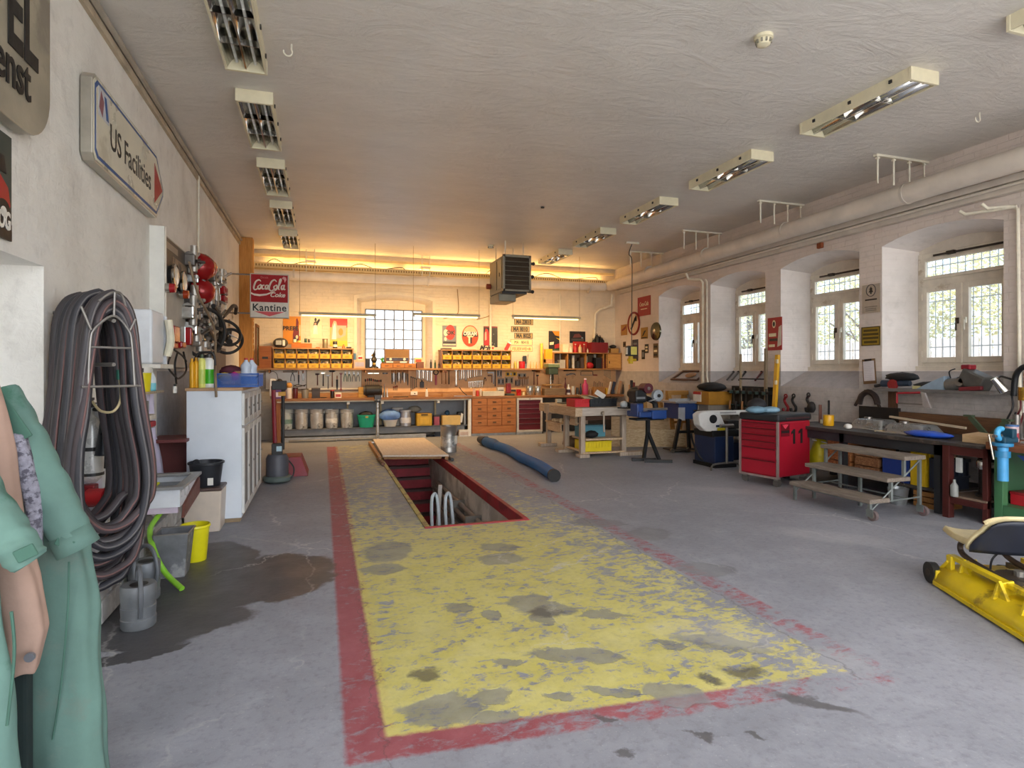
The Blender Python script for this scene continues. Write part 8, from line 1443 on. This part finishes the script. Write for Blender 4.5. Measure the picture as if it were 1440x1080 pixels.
for y in (YN+.03,YFr-.04): br_.cyl((5.47,y,.10),(6.16,y,.60),.009,n=6).cyl((5.47,y,.17),(6.16,y,.20),.009,n=6)
br_.cyl((6.0,YN+.03,.19),(6.0,YFr-.04,.19),.009,n=6).cyl((5.46,YN+.03,.165),(5.46,YFr-.04,.165),.008,n=6); each(br_,'brace',M_FRM,sp)
for x in (5.46,6.17): w=B().cyl((x-.018,YN-.0,.055),(x+.018,YN-.0,.055),.055,n=20).ob('wheel',M('#6a5d5c',.6),sp,smooth=True); B().cyl((x-.022,YN,.055),(x+.022,YN,.055),.03,n=14).ob('hub',M('#7a4a4c',.5) if x>6 else M_STEEL,w); B().box(x-.026,x-.02,YN-.02,YN+.06,.04,.12).ob('fork',M_FRM,w)
# ---- dark red frame with pump
rf=thing('red_frame_table','dark red steel framed table holding a pump, at the corner of the long table','table',(0,0,0)); M_DR=M('#4a1c18',.5,.1,.2,5); ya,yb=4.22,4.62
each(B().box(6.34,6.42,yb-.07,yb,0,.77).box(6.42,6.48,ya,ya+.05,0,.77).box(7.2,7.26,yb-.07,yb,0,.77).box(7.2,7.26,ya,ya+.07,0,.77),'leg',M_DR,rf,bev=.004); each(B().box(6.36,6.46,ya,yb,.68,.77).box(6.36,6.46,ya,yb,.16,.22),'rail',M_DR,rf); B().box(6.40,7.2,ya,yb,.22,.24).ob('shelf',M('#7d6a5a',.6),rf); B().box(6.34,7.42,ya,yb+.03,.77,.80).ob('top',M_DKT,rf,.004)
pm=thing('water_pump','chrome and black upright pump on the shelf of the dark red table','pump',(6.62,4.40,.24)); B().cyl((0,0,.03),(0,0,.30),.035).ob('column',M_TDK,pm,smooth=True); B().lathe([(.06,0),(.065,.02),(.04,.04)],n=18).ob('foot',M_IRN,pm,smooth=True); B().lathe([(.05,.29),(.055,.31),(.055,.37),(.045,.39),(.04,.46)],n=18).ob('head',M_CHR,pm,smooth=True); B().cyl((0,0,.34),(.02,-.13,.34),.03).ob('outlet',M_ALM,pm,smooth=True); B().lathe([(.07,0),(.09,.02),(.09,.22),(.07,.26)],(.08,-.12,0),18).ob('tank',M('#4a4846',.5,.3),pm,smooth=True)
round_('white_bottle','white bottle standing beside the chrome pump','bottle',1338.5,1345.5,673,4.5,.24,'#8b8d8a','bottle'); tag(B().box(6.45,6.48,4.50,4.56,.48,.64).ob('wall_switch',M('#c9cbc8',.4),None,.006),'white plastic fitting hanging inside the dark red table','fitting')
tag(B().add([(6.55,4.24,.80),(6.8,4.24,.80),(6.8,4.56,.80),(6.55,4.56,.80),(6.55,4.24,.875),(6.8,4.24,.88),(6.8,4.56,.90),(6.55,4.56,.885)],[(0,3,2,1),(4,5,6,7),(0,1,5,4),(1,2,6,5),(2,3,7,6),(3,0,4,7)]).ob('timber_block',WOOD('#d4b58c','#b5946a',axis=1),None,.004),'pale squared timber block on the dark red table','block')
t=thing('v_bracket','green angle iron bracket shaped like a V behind the timber block','bracket',(7.05,4.62,.80)); M_VG=M('#4a5a44',.5,.3,.2); B().beam((0,0,.02),(0,.20,.24),.05,.03,(1,0,0)).ob('arm',M_VG,t); B().beam((0,0,.02),(0,-.18,.22),.05,.03,(1,0,0)).ob('arm',M_VG,t); B().box(-.06,.06,-.12,.14,0,.02).ob('foot',M_VG,t); each(B().cb((0,.21,.25),(.06,.09,.02)).cb((0,-.19,.23),(.06,.09,.02)),'flange',M_VG,t)
# ---- green bench with blue vise
gb=thing('green_bench','green steel workbench with brown wooden top at the right edge of the frame','workbench',(0,0,0)); M_GB=M('#3f6f4a',.45,0,.12,4); B().box(6.36,7.4,2.9,4.20,.775,.85).ob('bench_top',WOOD('#8a5230','#693a20',axis=1),gb,.006)
each(B().box(6.42,6.50,4.08,4.16,0,.775).box(7.2,7.28,4.08,4.16,0,.775).box(6.42,6.5,2.95,3.03,0,.775).box(6.42,6.5,3.03,4.08,.13,.23).box(7.2,7.28,3.03,4.08,.13,.23),'frame_leg',M_GB,gb,bev=.006); B().box(6.5,7.2,2.95,4.15,.20,.23).ob('lower_shelf',M_GB,gb); B().box(6.5,7.2,4.13,4.15,.23,.775).ob('side_panel',M('#355f40',.45),gb)
bv=thing('blue_vise','blue bench vise on a round blue pedestal clamped to the green bench','vise',(6.36,4.02,.85)); M_BV=M('#2f7fae',.35,0,.08); M_BV2=M('#1f4a5e',.4,.1)
B().cyl((-.03,0,-.36),(-.03,0,-.03),.045,n=18).ob('pedestal',M('#4a9fd6',.35),bv,smooth=True); B().cyl((-.03,0,-.13),(-.03,0,-.07),.062,n=18).cyl((-.03,0,-.02),(-.03,0,.012),.085,n=18).ob('collar',M_BV,bv,smooth=True); B().box(-.08,.12,-.05,.05,.01,.07).ob('body',M_BV2,bv,.015); B().tube(arc((-.06,0,.10),.05,70,290,10,'xz'),.026,10).ob('front_jaw',M('#4aa8dc',.35),bv,smooth=True); B().box(.0,.06,-.07,.07,.06,.15).ob('rear_jaw',M_BV2,bv,.008); B().cyl((-.16,0,.08),(-.05,0,.08),.016).ob('screw',M_TST,bv); B().cyl((-.15,.05,.09),(-.13,.02,-.15),.009).ob('handle',M_TCR,bv,smooth=True)
tag(B().lathe([(.05,.25),(.095,.42),(.085,.42),(.045,.26)],(6.62,3.80,0),20).ob('hanging_funnel',M('#b3222a',.4),None,smooth=True),'red plastic funnel bucket below the green bench top','funnel'); t=thing('tool_box','red tool box on the lower shelf of the green bench','tool box',(6.66,3.98,.23)); B().box(-.1,.1,-.12,.12,0,.12).ob('body',M('#b51f2a',.45),t,.006); B().box(-.105,.105,-.125,.125,.105,.13).ob('lid',M('#8d1820',.45),t,.004); tag(B().box(6.6,6.8,3.55,3.75,.23,.36).ob('black_gear_box',M('#1d1d1f',.5,.3,.3,15),None,.02),'black box of gears on the lower shelf of the green bench','box')
o=B().prism([(3.55,.74),(3.98,.74),(3.75,.55)],6.46,6.48,'x').ob('blue_sack',M('#27427f',.6),None); tag(o,'blue bag hanging under the green bench top','bag')
# ---- things at the right wall near the frame edge
shl=thing('sill_shelf','grey wooden shelf with brown post under the nearest window','shelf',(0,0,0)); B().box(7.22,7.565,4.72,6.22,1.29,1.33).ob('shelf_board',M('#6f6a66',.6,0,.2,5),shl,.004); B().box(7.5,7.56,6.12,6.22,.95,1.29).ob('post',WOOD('#6b4a34','#4f3424',axis=2),shl)
zs=1.33
t=thing('cordless_drill','dark blue and black drill lying on the shelf with red drum','drill',(7.38,6.02,zs)); B().cyl((0,.18,.06),(0,-.22,.07),.05,.035).ob('body',M('#2d3a4a',.45),t,smooth=True); B().beam((0,.15,.05),(0,.30,.02),.05,.04).ob('handle',M_SK,t,.01); B().cyl((-.05,.0,.05),(-.02,-.0,.05),.07,n=18).ob('red_drum',M('#8a1f22',.4),t,smooth=True)
blob('peaked_cap','black peaked cap lying on the drill','cap',(7.42,5.95,zs+.10),(.10,.24,.06),'#17181a',n=16); blob('black_pad','black flat pad on the shelf','pad',(7.42,5.55,zs),(.10,.22,.05),'#232325')
t=thing('blue_tool','pale blue wedge shaped tool with yellow tip on the shelf','tool',(7.36,5.42,zs)); B().prism([(.24,0),(-.12,0),(-.12,.17),(.0,.12)],-.06,.06,'x').ob('wedge',M('#8fa3b5',.45),t,.004); B().box(-.05,.05,.20,.30,0,.04).ob('yellow_tip',M('#cfc48a',.5),t,.006)
t=thing('gear_motor','big grey greasy motor on the shelf under the nearest window','motor',(7.37,5.05,zs)); M_GM=M('#5a5955',.5,.4,.25,9,.2); T=Matrix.Rotation(R(25),4,'X'); B().box(-.10,.10,-.16,.12,.05,.24,T).ob('housing',M_GM,t,.02); B().cyl((0,.10,.08),(0,.24,.05),.085,n=18).ob('drum',M('#7d7b77',.4,.5,.25,9),t,smooth=True); B().cyl((-.06,.05,.10),(-.10,.05,.10),.05).ob('flange',M('#8a8782',.4,.6),t,smooth=True); B().box(-.06,.06,-.05,.06,.25,.31).ob('red_cap',M('#8a1f2a',.4),t,.015); B().tube(bez([(0,.2,.1),(-.02,.22,.22),(0,.16,.26)]),.008,5).ob('wire',M_SK,t)
t=thing('bow_saw','small red hacksaw hanging from the shelf edge','saw',(7.20,5.62,1.24)); B().tube([(0,.22,-.10),(0,.22,.03),(0,-.10,.05)],.014,8).ob('bow',M('#a0222c',.4),t); B().box(-.002,.002,-.12,.22,-.11,-.09).ob('blade',M_TST,t); B().prism([(-.10,.06),(-.16,.05),(-.24,-.14),(-.16,-.14)],-.014,.014,'x').ob('handle',M('#a9a3a0',.4,.3),t,.004)
t=thing('red_pliers_tool','dark red clamp tool lying over the shelf edge','tool',(7.24,4.93,1.325)); B().beam((0,.14,.02),(0,-.12,.04),.05,.05).ob('body',M('#6d2026',.45),t,.012); B().beam((0,.12,.02),(0,.0,.0),.02,.06).ob('slot_arm',M('#8a2a2e',.45),t,.006)
sl=thing('spot_lamp','silver clamp lamp hanging at the right end of the shelf','lamp',(7.2,4.62,1.42)); B().lathe([(.035,-.07),(.04,0),(.055,.10)],n=18,T=Matrix.Rotation(R(155),4,'X')@Matrix.Rotation(R(25),4,'Y')).ob('shade',M_CHR,sl,smooth=True); B().tube(bez([(0,.0,.06),(.1,.03,.08),(.3,.03,.04)]),.012,6).ob('arm',M_TDK,sl)
bl=thing('blow_lamp','brass blow lamp with white handle standing at the right edge','torch',(7.1,4.30,.85)); B().cyl((0,0,.40),(0,0,.54),.055,n=18).ob('brass_tank',M('#b08a3a',.25,.8),bl,smooth=True); B().cyl((0,0,.27),(0,0,.40),.022).ob('neck',M_WHT,bl,smooth=True); B().cyl((0,0,0),(0,0,.27),.012).ob('rod',M_STEEL,bl); B().cyl((0,0,.54),(0,0,.70),.012).ob('spout',M_CHR,bl)
tag(B().tube(bez([(7.45,4.62,1.28),(7.45,4.60,1.50),(7.43,4.52,1.60),(7.42,4.40,1.62),(7.42,4.25,1.6)]),.03,10).ob('black_pipe',M_SK,None,smooth=True),'thick black bent pipe on the wall at the right frame edge','pipe'); tag(B().box(7.38,7.5,4.20,4.30,1.55,1.78).ob('black_box',M_SK,None,.01),'black box on the wall at the right frame edge','box')
for i,(y,c) in enumerate(((4.56,'#6b2026'),(4.47,'#7a2a30'),(4.64,'#26262a'))): tag(B().tube(bez([(7.45,y,1.30),(7.40,y-.04,1.15),(7.42,y+.03,1.0),(7.38,y-.02,.9),(7.42,y-.06,1.1)]),.010,6).ob('hanging_cable',M(c,.5),None,smooth=True),['dark red looped cable hanging by the brass lamp','second red cable hanging by the brass lamp','black cable hanging left of the red cables'][i],'cable')
tag(B().cyl((7.3,4.50,.80),(7.3,4.50,1.08),.035,n=16).ob('steel_tube',M_TST,None,smooth=True),'grey steel tube standing behind the green bench','tube'); round_('glass_jar','glass jar with blue lid and red sweets on the green bench','jar',1418,1428.5,598,4.1,.85,'#c9b0b4',lid='#3f6aa0',band='#a8404a')
tag(B().cb((6.62,3.9,.86),(.05,.25,.02),(0,0,.5)).ob('metal_scrap',M_TST,None,.003),'flat steel piece lying on the green bench beside the vise','steel piece'); tag(B().beam((7.3,4.28,.85),(7.4,4.27,1.3),.05,.03,(0,1,0)).ob('pale_stick',WOOD('#c2ad8e','#9a8468'),None),'pale wooden stick standing at the right frame edge','stick')
o=B().tube(bez([P(1205,322,x=XR-.01),P(1210,318,x=XR-.01),P(1215,310,x=XR-.01)]),.008,5).ob('wire_stub',M_TDK,None); tag(o,'short dark wire stub on the wall above the nearest windows','wire'); p=P(1153,343,x=XR-.03); t=thing('wall_bracket_lug','rusty orange lug with a bent wire on the wall above the second window','lug',tuple(p)); B().box(-.02,.03,-.05,.05,-.07,.05).ob('lug',M('#8a4a2a',.6,.2,.3),t,.01); B().tube([(0,.05,.03),(0,.2,.15),(.02,.35,.2)],.008,5).ob('wire',M_TDK,t)
# ================================================================ MOWER
M_MY=M('#e0c417',.4,0,.12,5,.1,30,'#a58a1e',.62); M_MD=M('#3f372e',.6,.3,.3,8); M_TYR=M('#2b2b2a',.7,0,.25,9,.3)
mw=thing('ride_on_mower','yellow mower deck with a black backed cream seat, cut by the right frame edge','mower',(4.22,3.12,0),math.atan2(-.90,-.44)); L=1.5
# local x runs along the deck towards the camera, local y to its right hand side
prof=[(0,.025),(.015,.09),(.06,.135),(.16,.158),(.30,.165),(.46,.16),(.56,.10),(.58,.03)]
b_=B(); rows=[]
for i in range(13):
    x=L*i/12; bul=1+.10*math.sin(PI*i/12*3)**2; rows.append([(x-(.0 if i else .03),y,z*(bul if z>.1 else 1)) for y,z in prof])
b_.sheet(rows); o_=b_.ob('deck_shell',M_MY,mw,smooth=True,solid=.012,fix=False); B().box(-.02,L,-.012,-.002,.015,.04).ob('deck_skirt',M_MY,mw); B().box(-.02,0,.0,.56,.03,.12).ob('deck_end',M_MY,mw,.01)
for y in (.02,.5): w=B().cyl((-.10,y-.02,.075),(-.10,y+.03,.075),.075,n=22).ob('deck_wheel',M_TYR,mw,smooth=True); B().cyl((-.10,y-.026,.075),(-.10,y+.036,.075),.03,n=12).ob('hub',M_MD,w); B().beam((-.10,y+.05,.075),(.03,y+.06,.20),.02,.05,(0,1,0)).beam((.03,y+.06,.14),(.03,y+.06,.24),.03,.06,(1,0,0)).ob('wheel_arm',M_MY,mw,.006)
for x,y in ((.38,.30),(.92,.30),(1.3,.3)):
    B().cyl((x,y,.145),(x,y,.20),.06,n=18).ob('spindle',M_MY,mw,smooth=True); B().cyl((x,y,.20),(x,y,.225),.13,n=24).ob('pulley',M_MD,mw,smooth=True); B().cyl((x,y,.225),(x,y,.26),.03).ob('nut',M_STEEL,mw)
B().tube([(.38+.12*math.cos(a),.30+.12*math.sin(a),.213) for a in [PI/2+k*PI/8 for k in range(9)]]+[(1.3+.12*math.cos(a),.30+.12*math.sin(a),.213) for a in [-PI/2+k*PI/8 for k in range(9)]],.012,6,closed=True).ob('belt',M_TYR,mw)
for x,y in ((.12,.12),(.55,.08),(.80,.08)): B().prism([(y-.05,.13),(y+.09,.13),(y+.07,.25),(y-.02,.23)],x,x+.02,'x').prism([(x-.02,.13),(x+.12,.13),(x+.02,.25)],y-.02,y,'y').ob('bracket',M_MY,mw,.003)
B().beam((.0,.10,.23),(.75,.14,.22),.05,.03).ob('lift_bar',M_MY,mw,.004); B().beam((.05,.45,.20),(L,.48,.20),.06,.04).ob('frame_rail',M('#6b6350',.6,.3,.3,8),mw,.004); B().box(.2,.9,.33,.48,.20,.215).ob('cover_plate',M('#9a8a5a',.5,.2,.3,8,0,40,'#5a4a30',.55),mw)
M_SPR=M('#4a3f3a',.5,.4,.2,7)
for y,x0 in ((.16,.0),(.44,.0)): B().tube(bez([(x0+.70,y,.22),(x0+.35,y,.225),(x0+.05,y,.25),(x0+.0,y,.31),(x0+.08,y,.365),(x0+.25,y,.37)]),.019,8).ob('seat_spring',M_SPR,mw,smooth=True)
M_CRS=M('#cdbf94',.5,0,.2,6,.2,30,'#8a6f4c',.60); M_NAV=M('#1d2230',.5,0,.1)
# seat: cushion towards the far end, backrest nearest the camera and leaning to it
def shell(b_,fx,w0,n=12):
    g=[]
    for i in range(9):
        t_=i/8; row=[]
        for j in range(n+1):
            u=2*j/n-1; row.append(fx(t_,u))
        g.append(row)
    return b_.sheet(g)
cxs,cys=.28,.30
b_=shell(B(),lambda t_,u:(cxs-.37+.43*t_, cys+u*.29*(1-.18*(1-t_)**2)*math.sqrt(max(.05,1-.25*u**4)), .385+.03*abs(u)**2.5-.012*math.sin(PI*t_)),.25); b_.ob('seat_cushion',M_CRS,mw,smooth='all',solid=.045,fix=False,bev=.012)
bk=shell(B(),lambda t_,u:(cxs+.06+.13*t_-.05*abs(u)**2, cys+u*.28*(1-.35*max(0,t_-.6)**1.2*abs(u))*(.86+.14*math.sin(PI*min(1,t_+.3))), .37+.25*t_*(1-.18*abs(u)**4)),.28); bk.ob('seat_lining',M_CRS,mw,smooth='all',solid=.03,fix=False,bev=.01)
bk=shell(B(),lambda t_,u:(cxs+.095+.13*t_-.05*abs(u)**2, cys+u*.275*(1-.35*max(0,t_-.6)**1.2*abs(u))*(.86+.14*math.sin(PI*min(1,t_+.3))), .36+.245*t_*(1-.18*abs(u)**4)),.28); bk.ob('seat_back_shell',M_NAV,mw,smooth='all',solid=.012,fix=False)
rim=[]
for i in range(17):
    u=2*i/16-1; t_=1; rim.append((cxs+.075+.13-.05*abs(u)**2, cys+u*.28*(1-.35*.4**1.2*abs(u))*.97, .622*(1-.0*abs(u))-.045*abs(u)**4*1.0))
B().tube(rim,.014,6).ob('seat_piping',M_CRS,mw,smooth=True); B().tube(bez([(cxs-.05,cys,.36),(cxs-.08,cys-.05,.28),(cxs-.02,cys-.1,.22)]),.007,5).ob('seat_cable',M_SK,mw); B().cyl((.62,.46,.22),(.62,.46,.33),.022).ob('spring_post',M_MY,mw)
